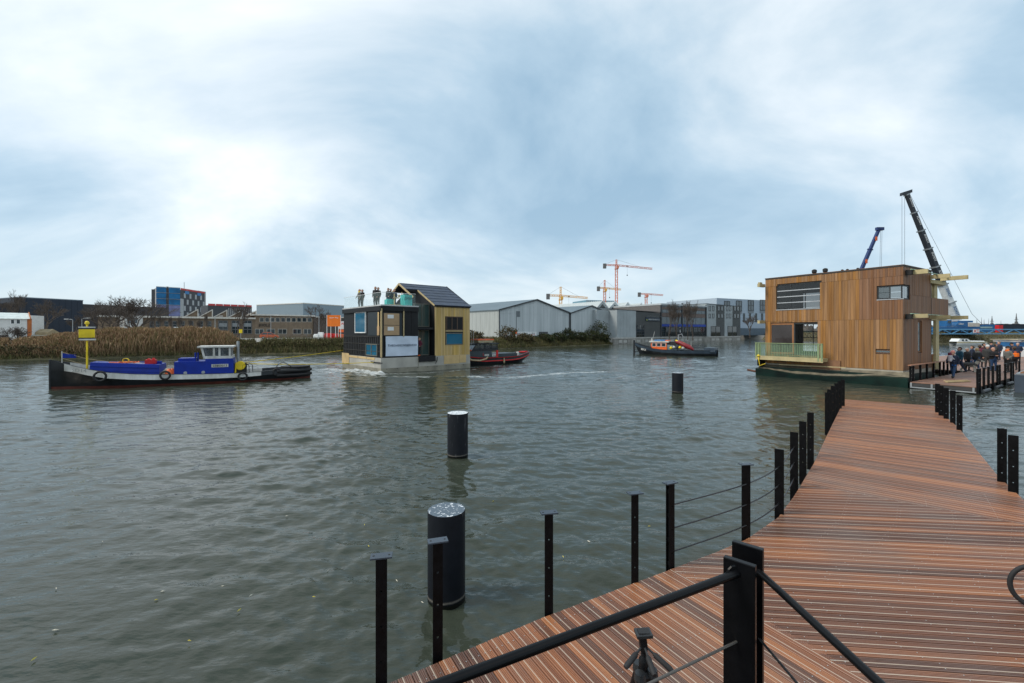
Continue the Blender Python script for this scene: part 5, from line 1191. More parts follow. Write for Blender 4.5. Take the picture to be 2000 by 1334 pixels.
# ================================================================ buildings across the water
def wallmat(name, col, **k): return mat(name, col, k.pop('rough', .75), var=k.pop('var', .14), scale=k.pop('scale', .25), **k)
class Fac:                                    # local frame on a facade: x along it, y into the building, z up from the ground
    def __init__(s, name, label, cat, A, B, z=G):
        d = Vector((B[0]-A[0], B[1]-A[1])); s.L = d.length; d.normalize(); s.A, s.d = A, (d.x, d.y); s.z = z
        s.r = thing(name, label, cat, (A[0], A[1], z), math.atan2(d.y, d.x))
    def x(s, u): return al(s.A, s.d, u)
    def h(s, u, v): return pz(v, s.A[1]+s.d[1]*s.x(u))-s.z
    def win(s, u0, u1, v0, v1, fr, gl, nx=1, nz=1, t=.09, proud=.06, nm='window'):
        x0, x1 = s.x(u0), s.x(u1); z1, z0 = s.h((u0+u1)/2, v0), s.h((u0+u1)/2, v1); return s.winm(x0, x1, z0, z1, fr, gl, nx, nz, t, proud, nm)
    def winm(s, x0, x1, z0, z1, fr, gl, nx=1, nz=1, t=.09, proud=.06, nm='window'):
        mb = MB().bx(x0, x1, -proud, .0, z0, z0+t).bx(x0, x1, -proud, .0, z1-t, z1)
        for k in range(nx+1): a = x0+(x1-x0-t)*k/nx; mb.bx(a, a+t, -proud, .0, z0+t, z1-t)
        for k in range(1, nz): c = z0+(z1-z0)*k/nz; mb.bx(x0+t, x1-t, -proud*.8, .0, c-t/2, c+t/2)
        f = mb.build(nm, [fr], s.r)
        for k in range(nx): a = x0+(x1-x0-t)*k/nx+t; b = x0+(x1-x0-t)*(k+1)/nx; box('pane', gl, f, a, b, -proud*.45, -.004, z0+t, z1-t)
        return f
P2 = lambda u, Y: (px(u, Y), Y)
SG = glass('sky_glass', (.10, .13, .15), .05); DG = glass('dark_shop_glass', (.02, .03, .035), .05)
ZINC = mat('corrugated_shed', (.44, .49, .50), .6, var=.14, scale=.9, stretch=(1, 1, .06), col2=(.56, .60, .61)); ROOFB = mat('shed_roof', (.12, .16, .185), .6, var=.15, scale=.4); DKF = mat('dark_trim', (.045, .05, .055), .6)
def shed(name, label, A, B, eave, peak_u, peak_z, back, sidewall=True):
    f = Fac(name, label, 'shed', A, B); L_ = f.L; xp = f.x(peak_u); he_ = eave-G; hp = peak_z-G
    # sheets of cladding, each a panel of its own
    n = int(L_/1.15)
    top = lambda x: (he_+(hp-he_)*x/xp) if x < xp else (he_+(hp-he_)*(L_-x)/(L_-xp))
    MB().ext([(0, .06, 0), (L_, .06, 0), (L_, .06, he_-.05), (xp, .06, hp-.05), (0, .06, he_-.05)], (0, back, 0)).build('wall', [ZINC], f.r)
    for k in range(n):
        a, b = L_*k/n, L_*(k+1)/n-.03; zmid = he_*.88; o = R.uniform(0, .02)
        MB().ext([(a, .0-o, .1), (b, .0-o, .1), (b, .0-o, zmid-.02), (a, .0-o, zmid-.02)], (0, .05, 0)).build('cladding_sheet', [ZINC], f.r)
        pts = [(a, -o, zmid), (b, -o, zmid), (b, -o, top(b)-.06)]+([(xp, -o, hp-.06)] if a < xp < b else [])+[(a, -o, top(a)-.06)]
        MB().ext(pts, (0, .05, 0)).build('cladding_sheet', [ZINC], f.r)
    for x0, z0, x1, z1 in ((-.3, he_-.1, xp, hp), (xp, hp, L_+.3, he_-.1)):
        MB().ext([(x0, -.25, z0), (x1, -.25, z1), (x1, -.25, z1+.14), (x0, -.25, z0+.14)], (0, back+.4, 0)).build('roof', [ROOFB], f.r)
        MB().beam((x0, -.28, z0+.03), (x1, -.28, z1+.03), .06, .3).build('verge', [DKF], f.r)
    for x in (.0, L_): MB().bx(x-.14, x+.06, -.16, -.03, 0, he_).build('downpipe', [DKF], f.r)
    return f
A, B = P2(975, 96), P2(1112, 112)
S1 = shed('gabled_shed', 'larger grey corrugated shed with a wide gable and long side roof on the bank', A, B, 8.25, 1048, 11.0, 42)
for k in range(26): a = .1+k*1.6; MB().bx(-.06, -.0, a, a+1.56, .1, 6.2).build('side_sheet', [mat('side_cladding', (.36, .38, .365), .7, var=.12, stretch=(1, 1, .1))], S1.r)
S1.win(1052.5, 1069.5, 648, 665, DKF, mat('grey_door', (.10, .10, .105), .7), 2, 1, .12, .08, 'roller_door')
MB().bx(S1.x(1008), S1.x(1015.5), -.05, -.026, 5.0, 6.3).bx(S1.x(1008), S1.x(1009), -.05, -.026, .5, 5).build('dark_patch', [mat('old_zinc', (.15, .17, .18), .7)], S1.r)
bz0, bz1 = S1.h(1010, 656), S1.h(1010, 648); bn = MB().bx(S1.x(978), S1.x(1047), -.14, -.09, bz0, bz1).build('banner', [WHITE], S1.r)
for k in range(5):
    xx = S1.x(985+k*14); text('banner_text', 'Boots', mat('ink', (.03, .03, .035), .7), bn, (xx, -.15, bz0+(bz1-bz0)*.66), (1, 0, 0), (0, 0, 1), .26, 1.0); text('banner_text', 'huren', REDM, bn, (xx, -.15, bz0+(bz1-bz0)*.32), (1, 0, 0), (0, 0, 1), .24, 1.05)
S2 = shed('gabled_shed', 'smaller grey corrugated gabled shed with ivy at its corner', (B[0]+.3, B[1]+.28), P2(1194, 124.3), 8.2, 1155, 10.4, 40)
# grey warehouse with dark front part
f = Fac('warehouse', 'flat roofed grey warehouse with a dark charcoal bay and a lit name sign', 'warehouse', P2(1205, 120), P2(1290, 137))
LG = wallmat('pale_grey_panel', (.34, .375, .385)); CH = wallmat('charcoal_panel', (.075, .08, .08)); xm = f.x(1242)
hh = f.h(1207, 605)
MB().bx(0, xm, 0, 30, 0, hh).build('pale_bay', [LG], f.r); MB().bx(xm+.01, f.L, .05, 30, 0, hh-.2).build('dark_bay', [CH], f.r)
for k in range(6): MB().bx(k*xm/6+.03, (k+1)*xm/6-.03, -.04, -.002, .3, hh-.15).build('wall_panel', [LG], f.r)
box('parapet', DKF, f.r, -.1, f.L, -.08, 30, hh+.01, hh+.15); MB().bx(-6, -.12, 2.5, 28, 0, hh-.1).build('side_wing', [LG], f.r)
f.win(1242.5, 1258, 634, 660, DKF, DG, 3, 4, .14, .12, 'gate')
sg = MB().bx(f.x(1261), f.x(1288), -.12, .04, f.h(1275, 627), f.h(1275, 620)).build('name_sign', [mat('sign_navy', (.012, .03, .055), .5)], f.r)
text('sign_text', 'MEDIACENTER Terp', WHITE, sg, ((f.x(1265)+f.x(1288))/2, -.135, f.h(1275, 624.3)), (1, 0, 0), (0, 0, 1), .42, (f.x(1288)-f.x(1265))*.92); MB().bx(f.x(1262), f.x(1263.6), -.14, -.12, f.h(1262, 625.8), f.h(1262, 623.8)).build('sign_mark', [mat('lime', (.55, .62, .05), .5)], sg)
for k in range(6): x = f.x(1263+k*4.8); MB().tube([(x, .03, f.h(1275, 618.5)), (x, -.5, f.h(1275, 617.5)), (x, -.55, f.h(1275, 618.8))], .05, 5).build('sign_lamp', [STEEL], f.r)
# sawtooth halls behind
f2 = Fac('sawtooth_hall', 'long grey hall with a row of small gabled rooflights behind the warehouse', 'hall', P2(1165, 150), P2(1300, 172))
hh2 = f2.h(1200, 602); MB().bx(0, f2.L, 0, 40, 0, hh2).build('wall', [LG], f2.r); MB().bx(0, f2.L, -.05, -.01, hh2-2.4, hh2-1.6).build('window_band', [DG], f2.r)
for u in (1176, 1200, 1225, 1251):
    x = f2.x(u); rl = MB().ext([(x-2.6, -.2, hh2), (x+2.6, -.2, hh2), (x, -.2, hh2+2.3)], (0, 36, 0)).build('rooflight', [mat('pale_roof', (.42, .46, .46), .6)], f2.r); MB().beam((x-2.8, -.3, hh2), (x, -.3, hh2+2.45), .1, .3).beam((x+2.8, -.3, hh2), (x, -.3, hh2+2.45), .1, .3).build('verge', [WHITE], rl)
    MB().ext([(x-1.5, -.26, hh2), (x+1.5, -.26, hh2), (x, -.26, hh2+1.3)], (0, .05, 0)).build('glazing', [DG], rl)
# glass office with the blue band
f = Fac('glass_office', 'glass fronted office hall with a bright blue band above the ground floor', 'office', P2(1290.3, 137.2), P2(1379.5, 150))
hh = f.h(1300, 596); MB().bx(0, f.L, .1, 26, 0, hh).build('wall', [mat('office_core', (.14, .13, .125), .8)], f.r)
box('blue_band', mat('band_blue', (.006, .045, .33), .5), f.r, 0, f.L, -.2, .08, f.h(1335, 638), f.h(1335, 633.5))
TERR = mat('brick_band', (.17, .13, .115), .8)
for (v0, v1, m, nm) in ((633, 620, SG, 'window_strip'), (612, 606, SG, 'window_strip'), (600.5, 597.5, SG, 'window_strip'), (619.5, 612.5, TERR, 'spandrel'), (605.5, 601, TERR, 'spandrel')):
    for k in range(8): a = f.L*k/8; box(nm, m, f.r, a+.12, a+f.L/8-.08, .0, .09, f.h(1335, v0), f.h(1335, v1))
for u in (1290.5, 1332, 1378.5): box('pier', DKF, f.r, f.x(u)-.25, f.x(u)+.25, -.25, .05, 0, f.h(u, 592 if u == 1332 else 596))
for k in range(10): a = f.L*k/10; f.winm(a+.15, a+f.L/10-.1, .2, f.h(1335, 639), DKF, DG, 2, 4, .08, .06, 'shop_window')
box('roof_edge', mat('pale_roof_edge', (.45, .48, .49), .6), f.r, -.1, f.L+.1, -.3, 26, hh+.0, hh+.5)
fl6 = MB().bx(f.x(1310), f.x(1315.5), -3.0, -2.9, .5, f.h(1312, 639)).bx(f.x(1312)-.1, f.x(1312)+.1, -2.89, -2.75, -.1, .5).build('number_sign', [mat('sign_black', (.012, .012, .02), .5)], f.r)
text('number', '6', WHITE, fl6, (f.x(1312.7), -3.02, 1.9), (1, 0, 0), (0, 0, 1), 1.0, .62); text('sign_text', 'JAN', WHITE, fl6, (f.x(1312.7), -3.02, 3.0), (1, 0, 0), (0, 0, 1), .3, .7)
# striped block
f = Fac('striped_block', 'low block striped pale and charcoal with two rows of small square windows', 'office', P2(1380, 150.2), P2(1446, 167))
hh = f.h(1381, 593.5); cs = [1380, 1398.5, 1415, 1430.5, 1446]
MB().bx(0, f.L, .06, 22, 0, hh).build('wall', [LG], f.r)
for k, (a, b) in enumerate(zip(cs[:-1], cs[1:])):
    box('facade_panel', CH if k % 2 else LG, f.r, f.x(a)+.02, f.x(b)-.02, -.02, .05, 0, hh-.1)
    for v0, v1 in ((597.5, 607.5), (612.5, 621.5)):
        for q in (.32, .70): u = a+(b-a)*q; f.win(u-1.9, u+1.9, v0, v1, DKF, SG, 1, 1, .16, .1)
for a, b in ((1388, 1407), (1421, 1439)): f.win(a, b, 637, 658, DKF, DG, 2, 1, .16, .12, 'entrance')
box('parapet', DKF, f.r, -.15, f.L+.1, -.1, 22, hh+.0, hh+.15)
# pale blue block
f = Fac('pale_blue_block', 'tall pale blue block with large square dark framed windows', 'building', P2(1400, 200), P2(1530, 222))
hh = f.h(1402, 582); MB().bx(0, f.L, .06, 30, 0, hh).build('wall', [mat('pale_blue_panel', (.36, .43, .50), .6, var=.06)], f.r)
for k in range(5):
    a = 1414.5+k*23.2; f.win(a, a+11, 588-k*.8, 609-k*.8, DKF, SG, 2, 2, .25, .15); box('window_base', mat('mid_grey', (.22, .24, .26), .7), f.r, f.x(a), f.x(a+11), -.1, .05, f.h(a, 613-k*.8), f.h(a, 609.2-k*.8))
for k in range(10): a = 1416+k*11.8; f.win(a, a+3.4, 612, 629, DKF, DG, 1, 1, .15, .1)
MB().bx(-8, f.L, -9, -4, 0, 3.2).build('low_store', [mat('blue_grey_store', (.08, .115, .15), .6)], f.r)
MB().bx(f.x(1470), f.x(1520), -16, -10, 0, 2.0).build('green_shed', [mat('green_sheet', (.02, .09, .08), .6)], f.r)
# ---------------------------------------------------------------- left: brick hall with lettering
BRK = mat('brown_brick', (.195, .145, .10), .85, var=.2, scale=1.6); CREAM = mat('cream_fascia', (.55, .53, .48), .7)
f = Fac('brick_hall', 'low brown brick hall with sawtooth roofs and large dark lettering', 'hall', P2(285, 99.5), P2(612, 120.3))
h1_, h2_ = f.h(400, 620), f.h(540, 617); xs_ = f.x(498)
MB().bx(-8, xs_, .1, 30, 0, h1_).build('low_wing', [BRK], f.r); MB().bx(xs_+.01, f.L, .0, 24, 0, h2_).build('office_wing', [BRK], f.r)
box('fascia', CREAM, f.r, -8.2, xs_+.1, -.5, .09, h1_-.25, h1_+.15); box('fascia', CREAM, f.r, xs_-.8, f.L+.3, -.6, 24, h2_+.01, h2_+.35)
MB().ext([(f.L+.02, -.6, 0), (f.L+11, -.6, 0), (f.L+11, -.6, h2_-.3), (f.L+.02, -.6, h2_-.3)], (0, 12, 0)).build('dark_wing', [mat('dark_brick', (.085, .07, .062), .85)], f.r); box('fascia', CREAM, f.r, f.L+.4, f.L+11.2, -1, 11, h2_-.28, h2_)
for k in range(5):
    u0 = 361+k*29; x0 = f.x(u0); x1 = f.x(u0+25.5); MB().ext([(x0, 3, h1_+.05), (x1, 3, h1_+.05), (x1, 3, h1_+1.9)], (0, 20, 0)).build('sawtooth_roof', [BRK], f.r); MB().beam((x0-.2, 2.9, h1_+.1), (x1, 2.9, h1_+2.0), .25, .22).build('verge', [CREAM], f.r)
    box('rooflight', DG, f.r, x1+.02, x1+.1, 3.1, 22, h1_+.3, h1_+1.85); MB().bx(x1-.1, x1+.12, 2.8, 3.0, h1_, h1_+2.1).build('end_post', [CREAM], f.r)
for a in np.arange(507, 608, 10.4): f.win(a, a+8.6, 620.5, 629, CREAM, DG, 1, 1, .07, .06, 'window')
for a, b in ((498, 515), (521, 537), (543, 560), (572, 588.5), (593, 608)): f.win(a, b, 642.5, 652.5, CREAM, DG, 2, 1, .07, .06, 'window')
for a, b in ((426, 445), (452, 468), (475, 492)): f.win(a, b, 626, 652, mat('steel_grey_frame', (.14, .14, .14), .6), DG, 2, 3, .12, .08, 'tall_window'); box('grey_panel', mat('panel_grey', (.22, .24, .25), .6), f.r, f.x(a)+.2, f.x(b)-.2, -.11, -.08, f.h(a, 638), f.h(a, 631))
for a in (292, 304, 320, 337, 352, 369, 388, 404): f.win(a, a+9, 627, 640, mat('steel_grey_frame', (.14, .14, .14)), DG, 1, 2, .12, .08)
text('lettering', 'JOOLZ', mat('letter_dark', (.03, .025, .02), .6), f.r, (f.x(516.5), -.12, f.h(516, 635.8)), (1, 0, 0), (0, 0, 1), .95, f.x(528)-f.x(505), .08)
ps = MB().tube([(f.x(340), -3, 2.6), (f.x(404), -3, 2.6), (f.x(404), -3, 1.3), (f.x(340), -3, 1.3)], .12, 6)
for u in (345, 370, 395): ps.tube([(f.x(u), -3, 0), (f.x(u), -3, 1.3)], .06, 5)
tag(ps.build('tubular_barrier', [WHITE], loc=f.r.location, rz=f.r.rotation_euler.z), 'long white tubular barrier in front of the brick hall', 'barrier')
# grey blue hall behind it, green block sliver
f = Fac('blue_grey_hall', 'plain blue grey box hall behind the orange banner', 'hall', P2(592, 150), P2(672, 166)); hh = f.h(593, 593); MB().bx(0, f.L, 0, 25, 0, hh).build('wall', [mat('blue_grey_sheet', (.20, .26, .30), .6, var=.06)], f.r); box('roof_edge', CREAM, f.r, -.1, f.L, -.1, 25, hh+.01, hh+.3)
# navy hall
NV = mat('navy_sheet', (.007, .015, .030), .6, var=.15, scale=.1)
f = Fac('navy_hall', 'large plain dark navy hall with a stepped roofline', 'hall', P2(38, 165), P2(162, 182)); hh = f.h(39, 581.5)
MB().bx(0, f.L, 0, 60, 0, hh).build('wall', [NV], f.r); MB().bx(-40, -.01, 2, 60, 0, f.h(10, 592)).build('side_hall', [NV], f.r); MB().bx(f.L+.01, f.L+34, 4, 60, 0, f.h(165, 593)).build('side_hall', [mat('brown_navy_sheet', (.035, .03, .032), .6)], f.r); box('roof_edge', mat('trim_blue', (.16, .2, .24), .6), f.r, -.1, f.L+.1, -.1, 60, hh+.01, hh+.35)
for k in range(10): MB().bx(f.L*k/10+.05, f.L*(k+1)/10-.05, -.06, -.005, 0, hh-.1).build('wall_sheet', [NV], f.r)
# netted tower block under construction
f = Fac('netted_tower', 'unfinished tower block part wrapped in blue and lilac scaffold netting', 'tower block', P2(305, 258), P2(352, 266)); hh = f.h(306, 559.5)
NB = mat('blue_net', (.012, .13, .30), .8, var=.35, scale=.25); NL = mat('lilac_net', (.17, .19, .36), .8, var=.25, scale=.25); CR = mat('raw_concrete', (.33, .33, .33), .8)
MB().bx(.3, f.L, .3, 14, 0, hh-.5).build('core', [CR], f.r); mid_ = f.h(320, 585)
nf = 8
for k in range(nf):
    z0, z1 = hh*k/nf, hh*(k+1)/nf-.18
    for a, b in ((0, .41), (.52, 1.0)): MB().bx(f.L*a, f.L*b, 0, .1, z0, z1).build('net_sheet', [NL if z1 < mid_ else NB], f.r)
box('hoist_shaft', mat('hoist_dark', (.05, .045, .045), .7), f.r, f.L*.42, f.L*.51, -.1, .2, 0, hh+.3)
for k in range(nf+1): MB().tube([(0, -.15, hh*k/nf), (f.L, -.15, hh*k/nf)], .12, 4).build('scaffold_rail', [STEEL], f.r)
f3 = Fac('checkered_block', 'new block with a checkered dark facade and red safety edges beside the netted tower', 'tower block', P2(352.3, 266), P2(400, 292)); hh = f3.h(355, 566)
MB().bx(0, f3.L, .1, 16, 0, hh).build('core', [mat('dark_facade', (.045, .05, .058), .7)], f3.r); box('stair_core', CR, f3.r, f3.L-2, f3.L+7, 3, 16, 0, hh+1.6)
for r_ in range(6):
    for c in range(9):
        if (r_+c) % 2 == 0: x = f3.L*(c+.2)/9; MB().bx(x, x+f3.L/9*.62, -.03, .08, hh*.1+r_*hh*.145, hh*.1+r_*hh*.145+hh*.11).build('facade_panel', [mat('light_facade', (.33, .35, .36), .6)], f3.r)
box('pale_column', mat('light_facade', (.33, .35, .36)), f3.r, 0, f3.L*.12, -.04, .08, 0, hh*.8)
RED2 = mat('safety_red', (.45, .05, .05), .7)
for a in range(4): box('safety_net', RED2, f3.r, f3.L*a/4+.1, f3.L*(a+1)/4-.1, -.08, -.02, hh-.1, hh+1.0)
for a in (1, 4): box('top_panel', mat('roof_blue', (.02, .16, .38)), f3.r, f3.L*a/6, f3.L*(a+1)/6, -.1, -.09, hh-2.2, hh-.4)
MB().tube([(f3.L*.55, 6, hh), (f3.L*.55, 6, hh+6)], .15, 5).build('mast', [STEEL], f3.r)
f4 = Fac('low_new_block', 'low unfinished block with a red edged roof beyond the brick hall', 'building', P2(406, 225), P2(492, 240)); hh = f4.h(410, 596)
MB().bx(0, f4.L, .1, 14, 0, hh).build('core', [mat('dark_facade', (.045, .05, .058))], f4.r)
for c in range(12): x = f4.L*.45+f4.L*.55*c/12; MB().bx(x, x+f4.L*.018, -.05, .09, hh*.4, hh*.92).build('pilaster', [CR], f4.r)
for a in range(6): box('safety_net', RED2, f4.r, f4.L*a/6+.1, f4.L*(a+1)/6-.1, -.08, -.02, hh-.2, hh+.8)
# far patterned block behind the cranes
f = Fac('patterned_block', 'distant pale blue block with a checkered window pattern behind the tower cranes', 'building', P2(1145, 420), P2(1204, 430)); hh = f.h(1146, 586); MB().bx(0, f.L, .2, 30, 0, hh).build('wall', [mat('teal_blue_facade', (.13, .26, .33), .6)], f.r)
for r_ in range(8):
    for c in range(14): x = f.L*(c+.25*(r_ % 2))/14.4; MB().bx(x+.3, x+f.L/14*.62, -.1, .19, hh-1.6-r_*1.7, hh-.6-r_*1.7).build('window', [mat('pale_window', (.48, .56, .58), .4)], f.r)
# distant tree line and roofs closing the horizon
FAR = mat('far_trees', (.095, .085, .075), .95, var=.4, scale=.08); rr = random.Random(9)
mb = MB()
for (u0, u1, Y, hmax) in ((-500, 620, 420, 10), (600, 1500, 620, 9), (1440, 2600, 480, 11)):
    u = u0
    while u < u1:
        x = px(u, Y); w_ = rr.uniform(6, 15); h = hmax*rr.uniform(.35, 1)
        for q in range(3): mb.lathe([(w_*.3, -1), (w_*.5, h*.3), (w_*.42, h*.7), (w_*.1, h)], 7, (x+rr.uniform(-6, 6), Y+rr.uniform(0, 20), G))
        u += w_*F/Y*.55
tag(mb.build('far_trees', [FAR], smooth=True), 'low dark line of distant trees along the horizon behind the buildings', 'trees', kind='stuff')
# ---------------------------------------------------------------- tower cranes
CY, CRD = mat('crane_yellow', (.72, .38, .05), .5), mat('crane_red', (.62, .20, .12), .5)
def lattice(mb, p, q, w, n, r, mi=0, tri=False):
    p, q = Vector(p), Vector(q); d = (q-p); a = d.cross(Vector((0, 1, .01))).normalized(); b = d.cross(a).normalized()
    cs = [a*w/2+b*w/2, -a*w/2+b*w/2, -a*w/2-b*w/2, a*w/2-b*w/2]
    for c in cs: mb.tube([p+c, q+c], r, 4, mi)
    for k in range(n):
        s, e = p+d*k/n, p+d*(k+1)/n
        for i in range(4):
            c0, c1 = cs[i], cs[(i+1) % 4]
            if k % 2: c0, c1 = c1, c0
            mb.tube([s+c0, e+c1], r*.75, 3, mi, cap=False)
    return mb
def crane(lab, u, Y, vap, vj, u0, u1, vj1, m, mm, apex=True):
    t = thing('tower_crane', lab, 'crane', (px(u, Y), Y, G), 0, 'tower cranes on the skyline')
    zj = pz(vj, Y)-G; xl = (u0-u)*Y/F; xr = (u1-u)*Y/F; za = pz(vap, Y)-G; ze = pz(vj1, Y)-G
    lattice(MB(), (0, 0, 0), (0, 0, zj), 1.9, int(zj/2.2), .17).build('mast', [mm], t)
    lattice(MB(), (0, 0, zj+.2), (xr, 0, ze), 1.2, 16, .13).build('jib', [m], t)
    lattice(MB(), (xl, 0, zj+.4), (0, 0, zj+.2), 1.1, 6, .16).build('counter_jib', [m], t)
    MB().bx(xl, xl+2.6, -.9, .9, zj-2.6, zj+1.6).build('counterweight', [mat('counterweight_grey', (.13, .13, .13), .8)], t)
    MB().bx(-.2, 1.8, -1.9, -.4, zj-2.6, zj-.3).bx(-1.5, 1.5, -1.3, 1.3, zj-3.2, zj-2.7).build('cab', [m], t)
    if apex:
        lattice(MB(), (0, 0, zj), (0, 0, za), 1.0, 4, .16).build('tower_head', [mm], t); MB().tube([(0, 0, za), (xr*.65, 0, zj+(ze-zj)*.65+.8)], .07, 3).tube([(0, 0, za), (xl*.85, 0, zj+1)], .07, 3).build('pendant_line', [DKF], t)
    xk = xr*.3; MB().bx(xk-.8, xk+.8, -.6, .6, zj-.8, zj-.3).build('trolley', [DKF], t); MB().tube([(xk, 0, zj-.8), (xk, 0, zj-8)], .06, 3).bx(xk-.35, xk+.35, -.3, .3, zj-9, zj-8).build('hook', [DKF], t)
    return t
crane('yellow tower crane behind the larger grey shed', 1095, 330, 560, 578, 1067, 1148, 582, CY, CY)
crane('tallest tower crane, reddish mast with a long jib', 1204, 380, 507, 518.5, 1178, 1274, 525, CRD, CRD)
crane('orange tower crane just beside the tallest one', 1181, 400, 547, 563, 1166, 1213, 565.5, CY, CRD)
crane('small flat topped reddish tower crane above the sawtooth hall', 1262, 420, 571, 574.5, 1246, 1295, 576.5, CRD, CRD, False)
# ---------------------------------------------------------------- street things on the left bank
def fpost(u): x, y = sh(u, 4.6); return x, y
FS = mat('fence_grey', (.16, .165, .16), .6)
for i, u in enumerate((502, 545, 588, 627, 664)):
    x, y = fpost(u); tag(MB().tube([(0, 0, -.2), (0, 0, 1.35)], .04, 6).bx(-.06, .06, -.06, .06, 1.33, 1.38).build('fence_post', [FS], loc=(x, y, G)), 'thin grey fence post between the street and the hedge', 'post', 'fence posts by the street')
wr = MB()
for a, b in zip((502, 545, 588, 627), (545, 588, 627, 664)):
    for z in (.5, .95, 1.3): p, q = fpost(a), fpost(b); wr.tube([(p[0], p[1], G+z), (q[0], q[1], G+z)], .008, 3)
tag(wr.build('fence_wire', [FS]), 'thin wires strung between the grey fence posts', 'wire', kind='stuff')
CARM = mat('car_orange', (.48, .10, .035), .3)
cyy = 96; car = thing('parked_car', 'small orange hatchback parked on the pale street', 'car', (px(526, cyy), cyy, G+.01), math.radians(30))
pr = [(-1.85, .35), (-1.88, .75), (-1.7, 1.0), (-1.2, 1.42), (-.3, 1.5), (.45, 1.38), (.95, .98), (1.6, .82), (1.85, .62), (1.85, .32)]
mb = MB(); 
for y, k in ((-.8, 1), (-.66, 1), (.66, 1), (.8, 1)): pass
body = MB().ext([(x, -.8, min(z, .98)) for x, z in pr if True], (0, 1.6, 0)); body.build('body', [CARM], car, bevel=.05)
MB().add([(-1.62, -.78, .98), (.9, -.78, .98), (.3, -.62, 1.42), (-1.15, -.62, 1.46), (-1.62, .78, .98), (.9, .78, .98), (.3, .62, 1.42), (-1.15, .62, 1.46)], [(0, 1, 2, 3), (5, 4, 7, 6), (1, 5, 6, 2), (4, 0, 3, 7)]).build('window_glass', [CLEAR], car)
MB().add([(-1.2, -.64, 1.44), (.34, -.64, 1.41), (.34, .64, 1.41), (-1.2, .64, 1.44), (-1.1, -.55, 1.51), (.2, -.55, 1.49), (.2, .55, 1.49), (-1.1, .55, 1.51)], [(0, 1, 5, 4), (1, 2, 6, 5), (2, 3, 7, 6), (3, 0, 4, 7), (4, 5, 6, 7)]).beam((-1.66, -.79, .98), (-1.17, -.64, 1.44), .07, .07).beam((.92, -.79, .98), (.32, -.64, 1.41), .07, .07).beam((-.35, -.79, .98), (-.38, -.65, 1.44), .08, .06).build('roof', [CARM], car)
for x in (-1.2, 1.15):
    for y in (-.82, .66):
        wl = MB().lathe([(.2, 0), (.3, .02), (.31, .08), (.3, .15), (.2, .16)], 16, (x, y, .31), axis='y').build('wheel', [DARK], car, smooth=True); MB().lathe([(.05, -.01), (.19, -.005), (.19, .165), (.05, .17)], 12, (x, y, .31), axis='y').build('rim', [STEEL], wl)
for y in (-.6, .45): MB().bx(1.8, 1.87, y, y+.16, .62, .75).build('headlight', [WHITE], car); MB().bx(-1.9, -1.84, y, y+.14, .72, .9).build('tail_light', [REDM], car)
# street lamps, signs, banner frame
def lamp(u, Y, vt, lab, side=1):
    h = pz(vt, Y)-G; t = thing('street_lamp', lab, 'street lamp', (px(u, Y), Y, G), 0, 'street lamps')
    MB().tube([(0, 0, -.1), (0, 0, h-.1), (side*.15, 0, h), (side*1.1, 0, h+.08)], [.09, .06, .05, .04], 6).build('pole', [STEEL], t); MB().bx(min(side*.9, side*1.7), max(side*.9, side*1.7), -.12, .12, h+.03, h+.13).build('lamp_head', [WHITE], t)
lamp(160, 84, 622, 'grey street lamp before the navy hall with its arm towards the bare tree', 1); lamp(142, 90, 624, 'grey street lamp before the navy hall with its arm pointing away from the bare tree', -1); lamp(249, 92, 598, 'tall thin street lamp beside the white container cabin', -1); lamp(529, 100, 616, 'thin lamp pole in front of the brick hall windows', 1); lamp(420, 98, 618, 'thin lamp pole between the brick hall tall windows and saplings', 1); lamp(623, 100, 618, 'thin pole lamp beside the rounded dark tree', -1)
x, y = px(470, 98), 98
t = thing('yellow_sign', 'small square yellow sign on a post before the brick hall', 'sign', (x, y, G), .5); MB().tube([(0, 0, -.1), (0, 0, 1.6)], .04, 6).build('post', [STEEL], t); MB().bx(-.32, .32, -.06, -.01, 1.3, 2.15).build('panel', [YELM], t)
oy = 92; ob_ = thing('orange_banner', 'large bright orange banner on a white tubular frame by the street', 'banner', (px(652, oy), oy, G), .35); wz = pz(637.5, oy)-G; wt = pz(615.5, oy)-G; hw = 12*oy/F
mb = MB()
for i in range(9):
    for j in range(2): mb.v.append((-hw+2*hw*i/8, .05*math.sin(i*1.9), (wz, wt)[j]))
for i in range(8): mb.f.append((2*i, 2*i+2, 2*i+3, 2*i+1)); mb.m.append(0)
cl_ = mb.build('cloth', [mat('banner_orange', (.85, .19, .015), .7, var=.08)], ob_); text('print', 'open dag', WHITE, cl_, (0, -.09, wt-.55), (1, 0, 0), (0, 0, 1), .3, hw*1.3)
for x in (-hw-.05, -hw*.45, hw*.25, hw+.05): MB().tube([(x, .08, -.1), (x, .08, wt if abs(x) > hw else wz)], .05, 6).build('frame_post', [WHITE], ob_)
for i, (u, m, w_, h_, lab) in enumerate(((618, WHITE, 1.0, 1.1, 'white bagged load'), (627, WHITE, 1.2, 1.5, 'tall white bagged load'), (642, REDM, 1.6, 1.3, 'red container rack'), (654, REDM, 1.4, 1.2, 'narrow red container rack'), (667, CARM, 1.3, 1.1, 'orange brown stacked load'))):
    t = MB().bx(-w_/2, w_/2, -.5, .5, 0, h_*.8).bx(-w_*.4, w_*.4, -.4, .4, h_*.8+.002, h_).bx(-w_*.52, w_*.52, -.55, -.51, h_*.3, h_*.36)
    tag(t.build('stored_load', [m], loc=(px(u, 97+i*.5), 97+i*.5, G), bevel=.08), lab+' below the orange banner', 'load')
